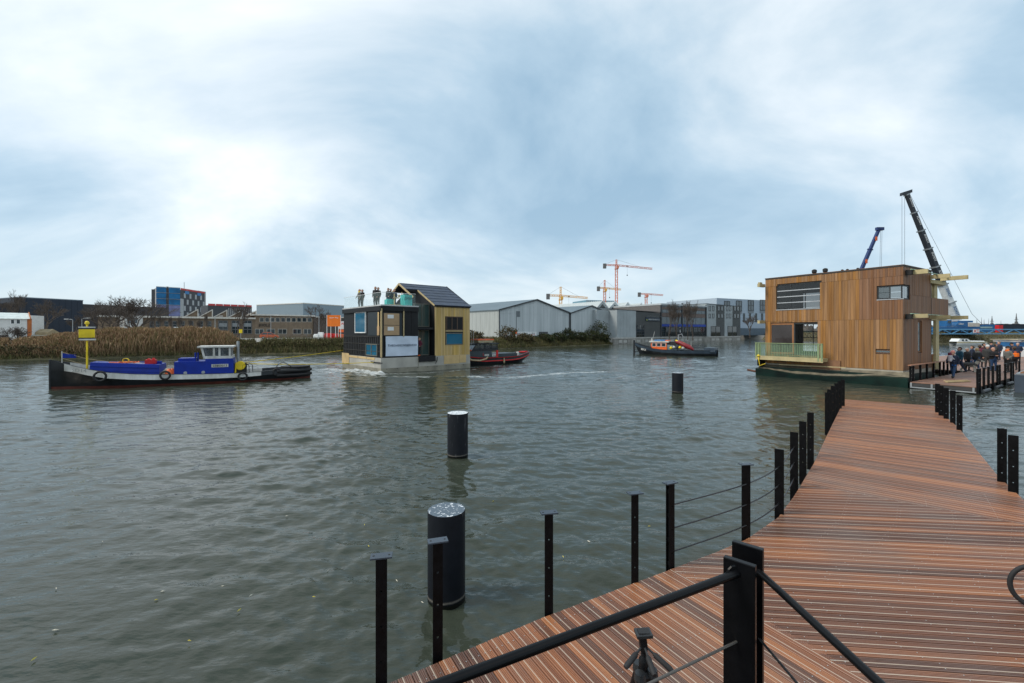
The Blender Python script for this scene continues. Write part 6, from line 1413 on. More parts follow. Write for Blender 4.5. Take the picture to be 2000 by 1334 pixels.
gx, gy = px(668, 96), 96; sgn = thing('sign_board', 'white sign board with red letters and an orange foot beside the black house', 'sign', (gx, gy, G), .5); MB().bx(-.8, .8, -.05, .05, 2.2, 3.9).bx(-.8, -.7, -.04, .04, 0, 2.2).bx(.7, .8, -.04, .04, 0, 2.2).build('panel', [WHITE], sgn); text('letters', 'CAP', REDM, sgn, (0, -.06, 3.4), (1, 0, 0), (0, 0, 1), .5, 1.2); MB().bx(-.6, .9, -.2, .2, 1.5, 2.1).build('orange_block', [ORG], sgn)
# white cabins and clutter at the far left
f = Fac('white_cabin', 'white wooden cabin with a pitched pale roof and orange brown gable boards', 'cabin', P2(-45, 66), P2(53, 70)); hh = f.h(30, 622); ww = mat('white_boards', (.62, .62, .60), .7, var=.12, stretch=(1, 1, 4))
MB().bx(0, f.L, 0, 4.5, 0, hh).build('wall', [ww], f.r); f.win(20, 29, 623.5, 633, WHITE, DG, 1, 1, .08); f.win(31, 40.5, 623.5, 633, WHITE, DG, 1, 1, .08)
MB().ext([(-.3, -.3, hh-.05), (-.3, 2.25, hh+.95), (-.3, 4.8, hh-.05)], (f.L+.6, 0, 0)).build('roof', [mat('pale_cabin_roof', (.6, .66, .64), .6)], f.r); MB().bx(f.L+.02, f.L+.5, -.05, .4, 0, hh).beam((f.L+.34, -.35, hh), (f.L+.34, 2.25, hh+1), .1, .3).beam((f.L+.34, 4.8, hh), (f.L+.34, 2.25, hh+1), .1, .3).build('gable_boards', [mat('rust_orange', (.40, .12, .03), .7)], f.r)
f = Fac('white_annex', 'plain white annex with a lean to behind the white cabin', 'annex', P2(58, 78), P2(86, 81)); hh = f.h(60, 616); MB().bx(0, f.L, 0, 4, 0, hh).build('wall', [ww], f.r); MB().ext([(f.L*.35, -.05, .8), (f.L+.9, -.05, .8), (f.L+.9, -.05, 1.3), (f.L*.7, -.05, 2.1), (f.L*.35, -.05, 1.5)], (0, -2, 0)).build('lean_to', [mat('tan_sheet', (.32, .25, .15), .8)], f.r)
f = Fac('container_cabin', 'white site cabin with a small window and a red door post by the bare trees', 'cabin', P2(243, 96), P2(279, 99)); hh = f.h(250, 616); MB().bx(0, f.L, 0, 3, 0, hh).build('wall', [ww], f.r); f.win(249, 268, 621, 631, DKF, SG, 2, 1, .1); box('door', REDM, f.r, f.x(253), f.x(258), -.05, -.002, .1, 2.3)
for u, Y, w_, h_, m, lab in ((118, 66, 1.9, .55, WHITE, 'white wrapped bundle lying behind the reeds'), (144, 69, 1.6, 1.0, mat('faded_red', (.34, .06, .06), .7), 'faded red crate of stacked material behind the reeds'), (83, 65, 2.2, 1.1, mat('grey_crate', (.28, .28, .25), .8), 'grey pallet stack behind the reeds'), (53, 63, 1.9, .7, mat('tan_load', (.45, .33, .15), .8), 'tan covered load beside the white cabin'), (70, 60, .6, .6, NAVY, 'small dark blue drum on the bank'), (102, 70, 2.6, 1.0, mat('grey_crate', (.28, .28, .25)), 'long grey stack of sheets behind the red crate'), (128, 72, 2.4, 1.25, RED2, 'red and white stack of barriers')):
    mb = MB()
    if h_ < .6 and w_ > 1: mb.tube([(-w_/2, 0, h_*.5), (-w_*.3, 0, h_*.55), (w_*.3, 0, h_*.55), (w_/2, 0, h_*.45)], [h_*.2, h_*.5, h_*.5, h_*.2], 10)
    elif w_ < 1: mb.lathe([(.27, 0), (.3, .03), (.3, .3), (.28, .32), (.3, .34), (.3, .57), (.26, .6)], 12)
    else:
        for q in range(3): mb.bx(-w_/2+.04*q, w_/2-.03*q, -.5, .5, h_*q/3+.005, h_*(q+1)/3-.03)
        mb.bx(-w_/2-.02, -w_/2+.06, -.52, .52, 0, h_+.05).bx(w_/2-.06, w_/2+.02, -.52, .52, 0, h_+.05)
    tag(mb.build('stored_goods', [m], loc=(px(u, Y), Y, G)), lab, 'goods')
for u, Y, lab, hm, tm_ in ((30, 54, 'small white cabin boat with a navy hull moored by the brambles', NAVY, WHITE), (4, 55, 'small pale boat with a yellow nose moored beside the brambles', YELM, WHITE)):
    t = thing('small_boat', lab, 'boat', (px(u, Y), Y+3.0, 1.3), .5); st = [(x, [(w_*.6, -.1), (w_, .5), (w_*.9, .5)]) for x, w_ in ((-1.8, .7), (0, .85), (1.2, .6), (1.9, .05))]
    hull(MB(), st, [0, 0]).build('hull', [hm], t); MB().bx(-1.7, .2, -.6, .6, .45, .95).bx(-1.5, -.2, -.5, .5, .951, 1.2).build('cabin', [tm_], t); box('gunwale', WHITE, t, -1.8, 1.2, -.72, -.66, .44, .56)
# rag flag on the bank
t = thing('torn_flag', 'torn orange and white flag on a stick in front of the grey shed', 'flag', (*sh(1026, 2.4), 1.3)); MB().tube([(0, 0, 0), (0, 0, 2.3)], .03, 5).build('stick', [TWIG], t)
MB().add([(0, 0, 2.3), (-1.0, .1, 2.2), (-.95, .15, 1.5), (-.4, .1, 1.45), (0, 0, 1.6)], [(0, 1, 2, 3, 4)]).build('cloth', [ORG], t); MB().add([(0, -.01, 1.7), (-.5, .06, 1.6), (-.3, .08, .8), (-.05, 0, .6)], [(0, 1, 2, 3)]).build('white_cloth', [WHITE], t)
for i, u in enumerate((936, 1088, 1102)):
    x, y = sh(u, .9); tag(MB().tube([(0, 0, -.5), (.05, 0, 1.6+.3*(i % 2))], .09, 6).bx(-.1, .15, -.06, .06, .7, .8).build('bank_stake', [JB], loc=(x, y, .3)), 'old grey timber stake on the bank below the sheds', 'stake', 'old stakes on the bank')
# ================================================================ right side: cranes, bridge, boats
BLU = mat('machine_blue', (.015, .11, .27), .45, var=.25); LBL = mat('truss_blue', (.10, .28, .46), .5); SCH = mat('boom_black', (.018, .022, .03), .45)
def boom(t, p, q, w0, w1, n, ms, collar):
    p, q = Vector(p), Vector(q); d = q-p
    for k in range(n):
        a, b = p+d*k/n, p+d*(k+1)/n; w_ = w0+(w1-w0)*k/n; MB().beam(a, b, w_, w_*1.25, up=(0, 1, 0)).build('boom_section', [ms[min(k, len(ms)-1)]], t)
        MB().beam(b-d.normalized()*.25, b+d.normalized()*.1, w_*1.35, w_*1.6, up=(0, 1, 0)).build('collar', [collar], t)
Yc = 128; bx0 = px(1868, Yc); c1 = thing('mobile_crane', 'huge mobile crane with white and black telescopic boom lettered down its side', 'crane', (bx0, Yc, 2.66))
tip = (px(1771, Yc)-bx0, 0, pz(380, Yc)-2.66); foot = (0, 0, pz(626, Yc)-2.66)
boom(c1, foot, tip, 1.5, .65, 7, [mat('boom_white', (.62, .64, .64), .5), mat('boom_white', (1, 1, 1)), SCH], STEEL)
D = Vector(tip)-Vector(foot); Dn = D.normalized(); Pn = Vector((-Dn.z, 0, Dn.x))
for k in range(7):
    c = Vector(foot)+D*((k+.52)/7); w_ = (1.5+(.65-1.5)*k/7)*.5; text('boom_lettering', 'SCHOT', BLU if k < 2 else WHITE, c1, c+Vector((0, -w_*1.35-.05, 0)), -Dn, Vector((Dn.z, 0, -Dn.x)), w_*1.1, (D.length/7)*.5, .03)
MB().ob(Vector(tip)+Vector((-1.6, -.5, -.4)), (2.8, 0, .9), (0, 1, 0), (0, 0, .9)).build('boom_head', [SCH], c1)
for x in (tip[0]-1.4, tip[0]-.6): MB().tube([(x, 0, tip[2]-.2), (x, 0, 3)], .05, 4).build('hoist_cable', [DKF], c1)
MB().tube([(tip[0]+.8, 0, tip[2]+.3), (foot[0]+4.5, .0, foot[2]+2), (foot[0]+7.5, 0, foot[2]-1)], .05, 4).build('luffing_cable', [DKF], c1)
bx = lambda u: px(u, Yc)-bx0; zz_ = lambda v: pz(v, Yc)-2.66
MB().bx(bx(1840), bx(1849), -1.5, 1.5, zz_(638), zz_(625)).build('cab', [BLU], c1, bevel=.1); box('cab_window', CLEAR, c1, bx(1841), bx(1847), -1.55, -1.51, zz_(631), zz_(627))
MB().ext([(bx(1852), -1.5, zz_(638)), (bx(1880), -1.5, zz_(638)), (bx(1880), -1.5, zz_(629)), (bx(1862), -1.5, zz_(630)), (bx(1856), -1.5, zz_(636))], (0, 3, 0)).build('upper_body', [BLU], c1); MB().bx(bx(1864), bx(1892), -1.2, 1.2, zz_(630), zz_(626.5)).build('winch_beam', [BLU], c1); text('body_lettering', 'Liebherr', WHITE, c1, (bx(1867), -1.56, zz_(632.5)), (1, 0, 0), (0, 0, 1), .5, bx(1872)-bx(1862)); MB().bx(bx(1880)+.05, bx(1902), -1.6, 1.6, zz_(638), zz_(631)).build('ballast', [mat('ballast_cream', (.52, .45, .38), .7)], c1)
MB().bx(bx(1826), bx(1905), -1.4, 1.4, .65, zz_(638.3)).build('chassis', [BLU], c1)
for k in range(7): MB().lathe([(.3, -1.5), (.62, -1.48), (.62, -1.1), (.3, -1.08)], 14, (bx(1830+k*11), 0, .62), axis='y').build('wheel', [DARK], c1)
Yd = 150; bx1 = px(1676, Yd); c2 = thing('mobile_crane', 'smaller dark blue telescopic crane rising behind the cedar houseboat roof', 'crane', (bx1, Yd, 1.7))
boom(c2, (-8, 0, 2), (px(1717, Yd)-bx1, 0, pz(447, Yd)-1.7), 1.1, .65, 5, [mat('boom_navy', (.014, .035, .13), .5)], mat('boom_navy', (.014, .035, .13)))
tx_, tz_ = px(1717, Yd)-bx1, pz(447, Yd)-1.7; MB().bx(tx_-1.0, tx_+1.4, -.5, .5, tz_-.5, tz_+.5).build('boom_head', [MATS['boom_navy']], c2)
for i in (.5, 1.0): MB().tube([(tx_+i, 0, tz_-.4), (tx_+i-.6, 0, 2)], .05, 4).build('hoist_cable', [DKF], c2)
for k in (.42, .68, .9): MB().bx(-8+(tx_+8)*k-.35, -8+(tx_+8)*k+.35, -.75, -.65, 2+(tz_-2)*k-.7, 2+(tz_-2)*k+.7).build('orange_plate', [ORG], c2)
MB().bx(-12, 2, -1.4, 1.4, .5, 2.6).build('chassis', [MATS['boom_navy']], c2)
for k in range(4): MB().lathe([(.3, -1.5), (.6, -1.48), (.6, -1.1), (.3, -1.08)], 12, (-11+k*3.6, 0, .5), axis='y').build('wheel', [DARK], c2)
# blue truss
Yt = 125; t0, t1 = px(1800, Yt), px(2040, Yt); tb = thing('truss_bridge', 'long light blue steel truss lying along the top of the far embankment', 'truss', (t0, Yt, 2.66)); tl = t1-t0; th0, th1 = pz(652, Yt)-2.66, pz(643.5, Yt)-2.66
th0 = max(th0, .15)
for y in (-1, 1): MB().beam((0, y, th0), (tl, y, th0), .25, .25).beam((0, y, th1), (tl*.86, y, th1), .25, .3).beam((tl*.86, y, th1), (tl*.97, y, th0), .22, .25).build('chord', [LBL], tb)
nn_ = 12
for k in range(nn_):
    a, b = tl*.86*k/nn_, tl*.86*(k+1)/nn_; z = (th0, th1) if k % 2 else (th1, th0); MB().beam((a, -1, z[0]), (b, -1, z[1]), .2, .2).build('diagonal', [LBL], tb)
sx = px(1898, Yt)-t0; s_ = MB().bx(sx-.85, sx+.85, -1.25, -1.15, th1-1.0, th1+.1).build('sign', [WHITE], tb); MB().beam((sx-.75, -1.27, th1-.85), (sx-.05, -1.27, th1-.05), .02, .14).beam((sx-.75, -1.28, th1-.05), (sx-.05, -1.28, th1-.85), .02, .14).bx(sx+.05, sx+.8, -1.275, -1.26, th1-.95, th1-.82).bx(sx+.05, sx+.8, -1.275, -1.26, th1-.1, th1+.02).bx(sx+.36, sx+.5, -1.276, -1.262, th1-.8, th1-.12).build('sign_marks', [REDM], s_)
# barge, container, masts behind
Yb_ = 150; q = px(1840, Yb_); bg = thing('work_barge', 'blue work barge with a long deck and cabin behind the truss', 'barge', (q, Yb_, 2.6)); lx = lambda u: px(u, Yb_)-q; lz = lambda v: pz(v, Yb_)-2.6
MB().bx(lx(1790), lx(1905), 0, 5, 0, lz(640.5)).build('hull', [BLU], bg); MB().bx(lx(1904), lx(1946), -.5, 4, 0, lz(635)).build('long_cabin', [BLU], bg); box('pale_stripe', mat('pale_teal', (.30, .45, .45), .6), bg, lx(1904), lx(1935), -.56, -.51, lz(641), lz(638)); MB().bx(lx(1935), lx(1950), -.8, 3, lz(646), lz(634)).build('wheelhouse', [BLU], bg); box('window', SG, bg, lx(1941), lx(1947), -.85, -.81, lz(640), lz(637))
q = px(1960, 148); tag(MB().bx(0, 26, 0, 10, 0, pz(634, 148)-2.6).bx(-.1, 26.1, -.1, 10.1, pz(634, 148)-2.59, pz(634, 148)-2.4).bx(3, 3.3, -.08, -.01, 0, 2.2).bx(12, 12.3, -.08, -.01, 0, 2.2).build('navy_shed', [NV], loc=(q, 148, 2.6)), 'dark navy flat shed beyond the truss end', 'shed'); q = px(1951, 146)
tag(MB().bx(0, 1.4, 0, 1.2, 0, pz(635, 146)-2.6).bx(-.05, 1.65, -.06, -.01, .1, .3).bx(.4, .5, -.05, -.01, .3, 2.0).bx(1.0, 1.1, -.05, -.01, .3, 2.0).build('red_container', [REDM], loc=(q, 146, 2.6)), 'red container end beside the dark navy shed', 'container')
for u, vt, w_ in ((1908, 622, .1), (1917, 620, .08), (1922, 624, .1), (1931, 622, .07), (1937.5, 617, .18), (1955, 626, .07), (1985, 612, .2)):
    Y = 170; h = pz(vt, Y)-2.6; t = MB().tube([(0, 0, 0), (0, 0, h*.7), (0, 0, h)], [w_*1.6, w_, w_*.4], 5)
    if w_ > .15: t.tube([(-.8, 0, h*.7), (.8, 0, h*.7)], .06, 4).bx(-.3, .3, -.3, .3, h*.45, h*.6).tube([(0, 0, h*.95), (1.6, 0, 0)], .03, 3).tube([(0, 0, h*.95), (-1.6, 0, 0)], .03, 3)
    tag(t.build('ship_mast', [mat('mast_grey', (.14, .14, .14), .7)], loc=(px(u, Y), Y, 2.6)), 'thick rigged ship mast on the skyline behind the barge' if w_ > .15 else 'thin ship mast on the skyline behind the barge', 'mast', 'ship masts on the skyline')
# white cabin cruiser by the bank
Yw = 110; wb0 = px(1861, Yw); wb_ = thing('cabin_cruiser', 'white cabin cruiser moored near the far bank behind the crowd', 'boat', (wb0, Yw, 0)); wz = lambda v: pz(v, Yw); wxx = lambda u: px(u, Yw)-wb0
st = [(x, [(w_*.6, -.3), (w_*.85, .1), (w_, wz(670)), (w_*1.02, wz(667)), (w_*.85, wz(667))]) for x, w_ in ((0, 1.0), (.6, 1.3), (3.5, 1.5), (6.0, 1.2), (7.6, .6), (8.6, .05))]
hull(MB(), st, [0, 0, 1, 0]).build('hull', [WHITE, mat('cream_line', (.5, .44, .3), .6)], wb_, smooth=True)
MB().ext([(.15, -1.1, wz(667)), (3.5, -1.1, wz(667)), (2.6, -1.1, wz(661.5)), (.75, -1.1, wz(661.3))], (0, 2.2, 0)).build('cabin', [WHITE], wb_); MB().ext([(3.4, -1.0, wz(667)), (7.2, -.8, wz(667)), (7.0, -.7, wz(665.5)), (3.4, -.9, wz(665))], (0, 1.8, 0)).build('foredeck', [WHITE], wb_)
for a, b in ((1.1, 1.75), (2.0, 2.6)): MB().ext([(a, -1.13, wz(666)), (b, -1.13, wz(666)), (b-.2, -1.13, wz(662.6)), (a, -1.13, wz(662.6))], (0, .025, 0)).build('window', [CLEAR], wb_)
# blue and white boat at the right edge
Yx = 54; xx0 = px(1955, Yx); bw = thing('blue_white_boat', 'long blue and white boat moored behind the crowd on the pontoon', 'boat', (xx0, Yx, 0), .12); bzf = lambda v: pz(v, Yx)
st = [(x, [(w_*.7, -.3), (w_*.9, .2), (w_, bzf(677)), (w_, bzf(668)), (w_*.9, bzf(668))]) for x, w_ in ((-.4, .05), (.3, .7), (1.5, 1.5), (5, 1.8), (11, 1.8))]
hull(MB(), st, [0, 0, 1, 0]).build('hull', [WHITE, BLU], bw); MB().bx(.6, 11, -1.3, 1.3, bzf(668), bzf(663.5)).build('cabin', [WHITE], bw, bevel=.1); box('cabin_window', CLEAR, bw, 1.0, 2.6, -1.34, -1.305, bzf(666.5), bzf(664.8)); box('roof', mat('tan_roof', (.42, .37, .26), .7), bw, .4, 11, -1.4, 1.4, bzf(663.4), bzf(662.4))
# steel work float at the right edge
Yf = 24.6; x0 = px(1981, Yf); wf = thing('steel_float', 'blue grey steel work float with a timber top beside the pontoon', 'float', (x0, Yf, 0), .62); zf = pz(729, Yf)
FG = mat('float_steel', (.045, .062, .085), .5, var=.15); MB().bx(0, 6, -3, 0, -.5, zf-.06).build('tank', [FG], wf, bevel=.03); MB().bx(.05, 5.9, -2.9, -.05, zf-.055, zf+.0).build('rim', [STEEL], wf); MB().bx(.2, 5.8, -2.8, -.2, zf+.005, zf+.07).build('timber_top', [CEDR], wf); MB().bx(.9, 5.5, -2.5, -.5, zf+.075, zf+.5).build('machine_cover', [DARK], wf)
MB().bx(-.03, -.002, -2.2, -1.0, .1, zf-.5).build('dark_panel', [DARK], wf)
# ================================================================ pontoon with the crowd
PZ = .38; pa_ = gp(1765.5, 745, PZ); pb_ = gp(1893, 755, PZ)
fw = Vector((pb_[0]-pa_[0], pb_[1]-pa_[1])); PW = fw.length; fw.normalize(); pd = Vector((-fw.y, fw.x))      # pd runs along the pontoon
pdir = Vector((.835, .55)); PO = (pa_[0]+fw.x*.3, pa_[1]+fw.y*.3)
pon = thing('pontoon', 'narrow floating pontoon decked in brown planks beside the cedar houseboat', 'pontoon', (PO[0], PO[1], PZ))
WPP = mat('pontoon_board', (.23, .125, .085), .6, var=.3, scale=1.2, stretch=(1, 1, 1), rnd=.12)
e_f = Vector((fw.x, fw.y, 0))*PW; e_l = Vector((pdir.x, pdir.y, 0))
for k in range(70):
    o = e_l*(k*.19); MB().ob(o+Vector((0, 0, -.04)), e_f, e_l*.18, (0, 0, .04)).build('deck_board', [WPP], pon)
MB().ob(e_l*13.3+Vector((0, 0, -.04)), e_f, e_l*40, (0, 0, .04)).build('deck_sheet', [WPP], pon); MB().ob(e_l*13.4+e_f*-.02+Vector((0, 0, -.05)), -e_f*2.6, e_l*42, (0, 0, .04)).build('deck_sheet', [WPP], pon)
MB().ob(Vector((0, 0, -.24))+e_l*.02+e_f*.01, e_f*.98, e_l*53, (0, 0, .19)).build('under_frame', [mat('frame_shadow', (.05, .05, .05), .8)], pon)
for q in (.0, .33, .94): MB().ob(e_f*q-e_l*.03+Vector((0, 0, -.3)), e_f*.03, e_l*.05, (0, 0, .26)).build('bracket', [GAL], pon)
MB().ob(Vector((0, 0, -.34))-e_l*.04, e_f, e_l*.1, (0, 0, .07)).build('front_float', [GAL], pon)
for k in range(8): c = e_f*1.02+e_l*(1+k*3.2)+Vector((0, 0, -.3)); MB().tube([c, c+e_l*1.5], .09, 8).build('float_tube', [mat('float_grey', (.12, .13, .14), .6)], pon)
# posts on the outer edge, handrail on the house side
def ppost(s, side, h, lab, group):
    c = Vector((PO[0], PO[1], PZ))+e_l*s+(e_f*1.01 if side else Vector((0, 0, 0)))
    t = thing('pontoon_post', lab, 'post', c, math.atan2(pdir.y, pdir.x), group)
    MB().bx(-.045, .045, -.05, .05, -.42, h).build('bar', [BLACK], t); MB().bx(-.06, .06, -.07, .07, h+.001, h+.014).build('top_plate', [MATS['grey_blue_steel']], t)
    for z in (.25, .5, .75): MB().bx(-.012, .012, -.056, -.0505, z, z+.024).build('bolt', [WHITE], t)
ss = [0, .45, 1.4, 2.5, 3.6, 4.8, 5.4, 7.0, 8.8, 9.4, 11.5, 13.8, 16.2]
for s in ss: ppost(s, 1, 1.0, 'black post with grey top plate on the outer edge of the pontoon', 'posts on the outer pontoon edge')
sr_ = [.05, .55, 1.9, 3.2, 4.6, 6.0, 6.9, 7.8, 9.4, 9.9]
for s in sr_: ppost(s, 0, .95, 'black post under the wooden handrail on the house side of the pontoon', 'posts under the wooden pontoon handrail')
hr_ = MB().beam(e_l*-.15+Vector((0, 0, 1.0)), e_l*3.5+Vector((0, 0, 1.0)), .16, .05).beam(e_l*3.5+Vector((0, 0, 1.0)), e_l*10.2+Vector((0, 0, 1.0)), .16, .05)
tag(hr_.build('wooden_handrail', [mat('handrail_wood', (.36, .17, .10), .55)], loc=(PO[0], PO[1], PZ)), 'reddish wooden handrail on black posts beside the cedar houseboat', 'handrail')
lp = gp(1872, 747, PZ); tag(MB().beam((-.9, -.18, .05), (.9, .22, .05), .12, .05).beam((-.9, -.06, .1), (.85, .3, .1), .1, .04).build('loose_batten', [LATH], loc=(lp[0], lp[1], PZ)), 'two pale loose timber battens lying on the pontoon deck', 'batten')
bk_ = gp(1911, 727, PZ); tag(MB().lathe([(.1, 0), (.13, .25), (.135, .26)], 12, (0, 0, 0)).tube([(-.13, 0, .25), (0, 0, .4), (.13, 0, .25)], .008, 5).build('bucket', [mat('rust_orange', (.4, .12, .03))], loc=(bk_[0], bk_[1], PZ)), 'small orange brown bucket standing by the pontoon posts', 'bucket')
# ================================================================ people
def surf_nets(fn, lo, hi, h):
    ax = [np.arange(lo[i], hi[i]+h, h) for i in range(3)]; g = np.stack(np.meshgrid(*ax, indexing='ij'), -1); v = fn(g.reshape(-1, 3)).reshape(g.shape[:3])
    n = np.array(v.shape)-1; acc = np.zeros((*n, 3)); cnt = np.zeros(n)
    cor = [(i, j, k) for i in (0, 1) for j in (0, 1) for k in (0, 1)]
    sl_ = lambda c: tuple(slice(c[i], c[i]+n[i]) for i in range(3))
    for a in cor:
        for i in range(3):
            if a[i]: continue
            b = tuple(1 if q == i else a[q] for q in range(3)); va, vb = v[sl_(a)], v[sl_(b)]; m = (va < 0) != (vb < 0)
            t = np.where(m, va/np.where(np.abs(va-vb) < 1e-9, 1, va-vb), 0)[..., None]
            acc += m[..., None]*(g[sl_(a)]*(1-t)+g[sl_(b)]*t); cnt += m
    act = cnt > 0; idx = -np.ones(n, int); idx[act] = np.arange(act.sum()); V = acc[act]/cnt[act][:, None]; Fs = []
    ins = v < 0
    for i in range(3):
        j, k = (i+1) % 3, (i+2) % 3; s0 = [slice(1, n[q]) for q in range(3)]; s0[i] = slice(0, n[i]); s1 = list(s0); s1[i] = slice(1, n[i]+1)
        A_, B_ = ins[tuple(s0)], ins[tuple(s1)]; e = np.argwhere(A_ != B_); off = np.array([1, 1, 1]); off[i] = 0; e = e+off; d = ins[tuple(e.T)]
        def cell(dj, dk): q = e.copy(); q[:, j] += dj; q[:, k] += dk; return idx[tuple(q.T)]
        Q = np.stack([cell(-1, -1), cell(0, -1), cell(0, 0), cell(-1, 0)], -1); Q[~d] = Q[~d][:, ::-1]; Fs.append(Q)
    Fq = np.concatenate(Fs); return V, Fq[(Fq >= 0).all(1)]
def capsdf(P, caps, k=.035):
    out = None; near = None; best = None
    for a, b, ra, rb, mi in caps:
        a, b = np.array(a), np.array(b); ab = b-a; t = np.clip(((P-a)@ab)/max(ab@ab, 1e-9), 0, 1); d = np.linalg.norm(P-a-t[:, None]*ab, axis=1)-(ra+(rb-ra)*t)
        if out is None: out = d.copy(); best = d.copy(); near = np.full(len(P), mi)
        else:
            hh_ = np.clip(.5+.5*(out-d)/k, 0, 1); out = out*(1-hh_)+d*hh_-k*hh_*(1-hh_); m = d < best; near[m] = mi; best[m] = d[m]
    return out, near
SKIN = mat('skin', (.50, .27, .19), .6, var=.1)
def cloth(name, c): return mat('cloth_'+name, c, .85, var=.2, scale=6.)
def creature(name, caps, mats, h=.022, fingers=()):
    P = np.array([c[i] for c in caps for i in (0, 1)]); lo, hi = P.min(0)-.3, P.max(0)+.3
    V, Fq = surf_nets(lambda q: capsdf(q, caps)[0], lo, hi, h); _, mi = capsdf(V[Fq].mean(1), caps)
    mb = MB(); mb.v = [tuple(x) for x in V]; mb.f = [tuple(x) for x in Fq]; mb.m = [int(x) for x in mi]
    for pts, r in fingers: mb.tube(pts, [r, r*.95, r*.7], 5, 2)
    return mb.mesh(name, mats, True)
def person(label, x, y, z, rz, H, coat, trous, hair, pose='stand', hat=None, group='people on the pontoon', extra=None, lean=0., vest=None, shoes=None, girth=1.):
    k = H/1.75; g = girth; W = .9
    hipz, chz, shz, nkz = .93, 1.24, 1.42, 1.50
    ln = Vector((0, -lean, 0)); hd = Vector((0, -lean*1.25, 0))
    st_ = {'walk': ((-.1, .30), (.1, -.34)), 'stride': ((-.1, -.22), (.1, .30))}.get(pose, ((-.1, .02), (.1, -.03)))
    caps = []
    for sx, (fx, fy) in zip((-1, 1), st_):
        kn = (fx*1.05, fy*.45-.05, .49); an = (fx*1.1, fy, .09)
        caps += [((fx*.85, 0, hipz-.04), kn, .098*g, .068, 0), (kn, an, .066, .05, 0), (an, (fx*1.15, fy-.14, .045), .052, .042, 4)]
    caps += [((0, 0, hipz-.02), (0, -lean*.3, 1.08), .155*g, .15*g, 0 if pose != 'long' else 1), ((-.05, -lean*.3, 1.0), (-.06, -lean, 1.3), .145*g, .15*g, 1), ((.05, -lean*.3, 1.0), (.06, -lean, 1.3), .145*g, .15*g, 1),
             ((-.17, -lean, shz-.02), (.17, -lean, shz-.02), .075*g, .075*g, 1), ((0, -lean, shz), (0, -lean*1.1, nkz), .07, .055, 1), ((0, hd.y-.005, nkz), (0, hd.y-.015, 1.58), .052, .055, 2)]
    hz_ = 1.625
    caps += [((0, hd.y-.02, hz_-.035), (0, hd.y+.0, hz_+.03), .078, .094, 2), ((0, hd.y-.09, hz_-.085), (0, hd.y-.06, hz_-.07), .03, .045, 2), ((0, hd.y-.105, hz_-.01), (0, hd.y-.118, hz_-.035), .012, .017, 2),
             ((-.092, hd.y+.005, hz_-.02), (-.096, hd.y+.01, hz_+.015), .018, .02, 2), ((.092, hd.y+.005, hz_-.02), (.096, hd.y+.01, hz_+.015), .018, .02, 2),
             ((0, hd.y+.02, hz_+.05), (0, hd.y+.035, hz_+.02), .098, .098, 3), ((0, hd.y+.05, hz_-.03), (0, hd.y+.06, hz_), .075, .085, 3)]
    if hat: caps += [((-.01, hd.y, hz_+.075), (.01, hd.y+.01, hz_+.09), .102, .095, 3)]
    arms = {'stand': (((-.26, .02, 1.14), (-.25, -.06, .9)), ((.26, .02, 1.14), (.25, -.06, .9))), 'walk': (((-.26, -.08, 1.15), (-.24, -.22, .96)), ((.26, .1, 1.15), (.25, .05, .9))),
            'phone': (((-.25, -.05, 1.14), (-.07, -.28, 1.17)), ((.25, -.05, 1.14), (.07, -.28, 1.17))), 'carry': (((-.27, -.1, 1.16), (-.1, -.3, 1.12)), ((.26, -.08, 1.15), (.05, -.33, 1.05))),
            'camera': (((-.27, -.15, 1.25), (-.07, -.24, 1.55)), ((.27, -.15, 1.25), (.07, -.24, 1.55))), 'point': (((-.34, -.05, 1.2), (-.52, -.12, 1.0)), ((.26, .02, 1.14), (.25, -.06, .9))),
            'pockets': (((-.29, .06, 1.15), (-.2, -.08, .98)), ((.29, .06, 1.15), (.2, -.08, .98)))}
    A_ = arms.get(pose, arms['stand']); fg = []
    for sx, (el, wr_) in zip((-1, 1), A_):
        s_ = Vector((sx*.2, -lean, shz-.03)); el = Vector(el)+ln*.8; wr_ = Vector(wr_)+ln; d_ = (wr_-el).normalized(); pm = wr_+d_*.07
        caps += [(tuple(s_), tuple(el), .066*g, .052*g, 1), (tuple(el), tuple(wr_), .05*g, .038, 1), (tuple(wr_), tuple(pm), .027, .03, 2)]
        sd = d_.cross(Vector((0, 1, .2))).normalized(); dn = d_.cross(sd)
        for q, l in ((-.024, .05), (-.008, .062), (.008, .06), (.023, .045)): b_ = pm+sd*q; fg.append(([b_, b_+d_*l*.55+dn*.008, b_+d_*l*.9+dn*.026], .009))
        b_ = pm-d_*.04+sd*.03*(-sx); fg.append(([b_, b_+sd*.025*(-sx)+d_*.02, b_+sd*.03*(-sx)+d_*.045], .01))
    if pose == 'long' : pass
    if extra == 'hood': caps.append(((-.07, .1-lean, 1.47), (.07, .1-lean, 1.47), .07, .07, 5))
    if extra == 'scarf': caps.append(((-.05, -.03-lean, 1.5), (.05, -.03-lean, 1.5), .075, .075, 5))
    mats = [trous, coat, SKIN, hat or hair, shoes or DARK, vest or DARK]
    t = thing('person', label, 'person', (x, y, z), rz, group); o = bpy.data.objects.new('body', creature('body', caps, mats, .024, fg)); C.objects.link(o); o.parent = t; o.scale = (k, k, k)
    ey = MB()
    for sx in (-1, 1): ey.lathe([(.002, -.006), (.011, 0), (.009, .006)], 6, (sx*.036, hd.y-.104, hz_+.005), axis='y')
    ey.bx(-.028, .028, hd.y-.121, hd.y-.113, hz_-.078, hz_-.07); e = ey.build('face_features', [mat('eye_dark', (.05, .025, .02), .5)], t); e.scale = (k, k, k)
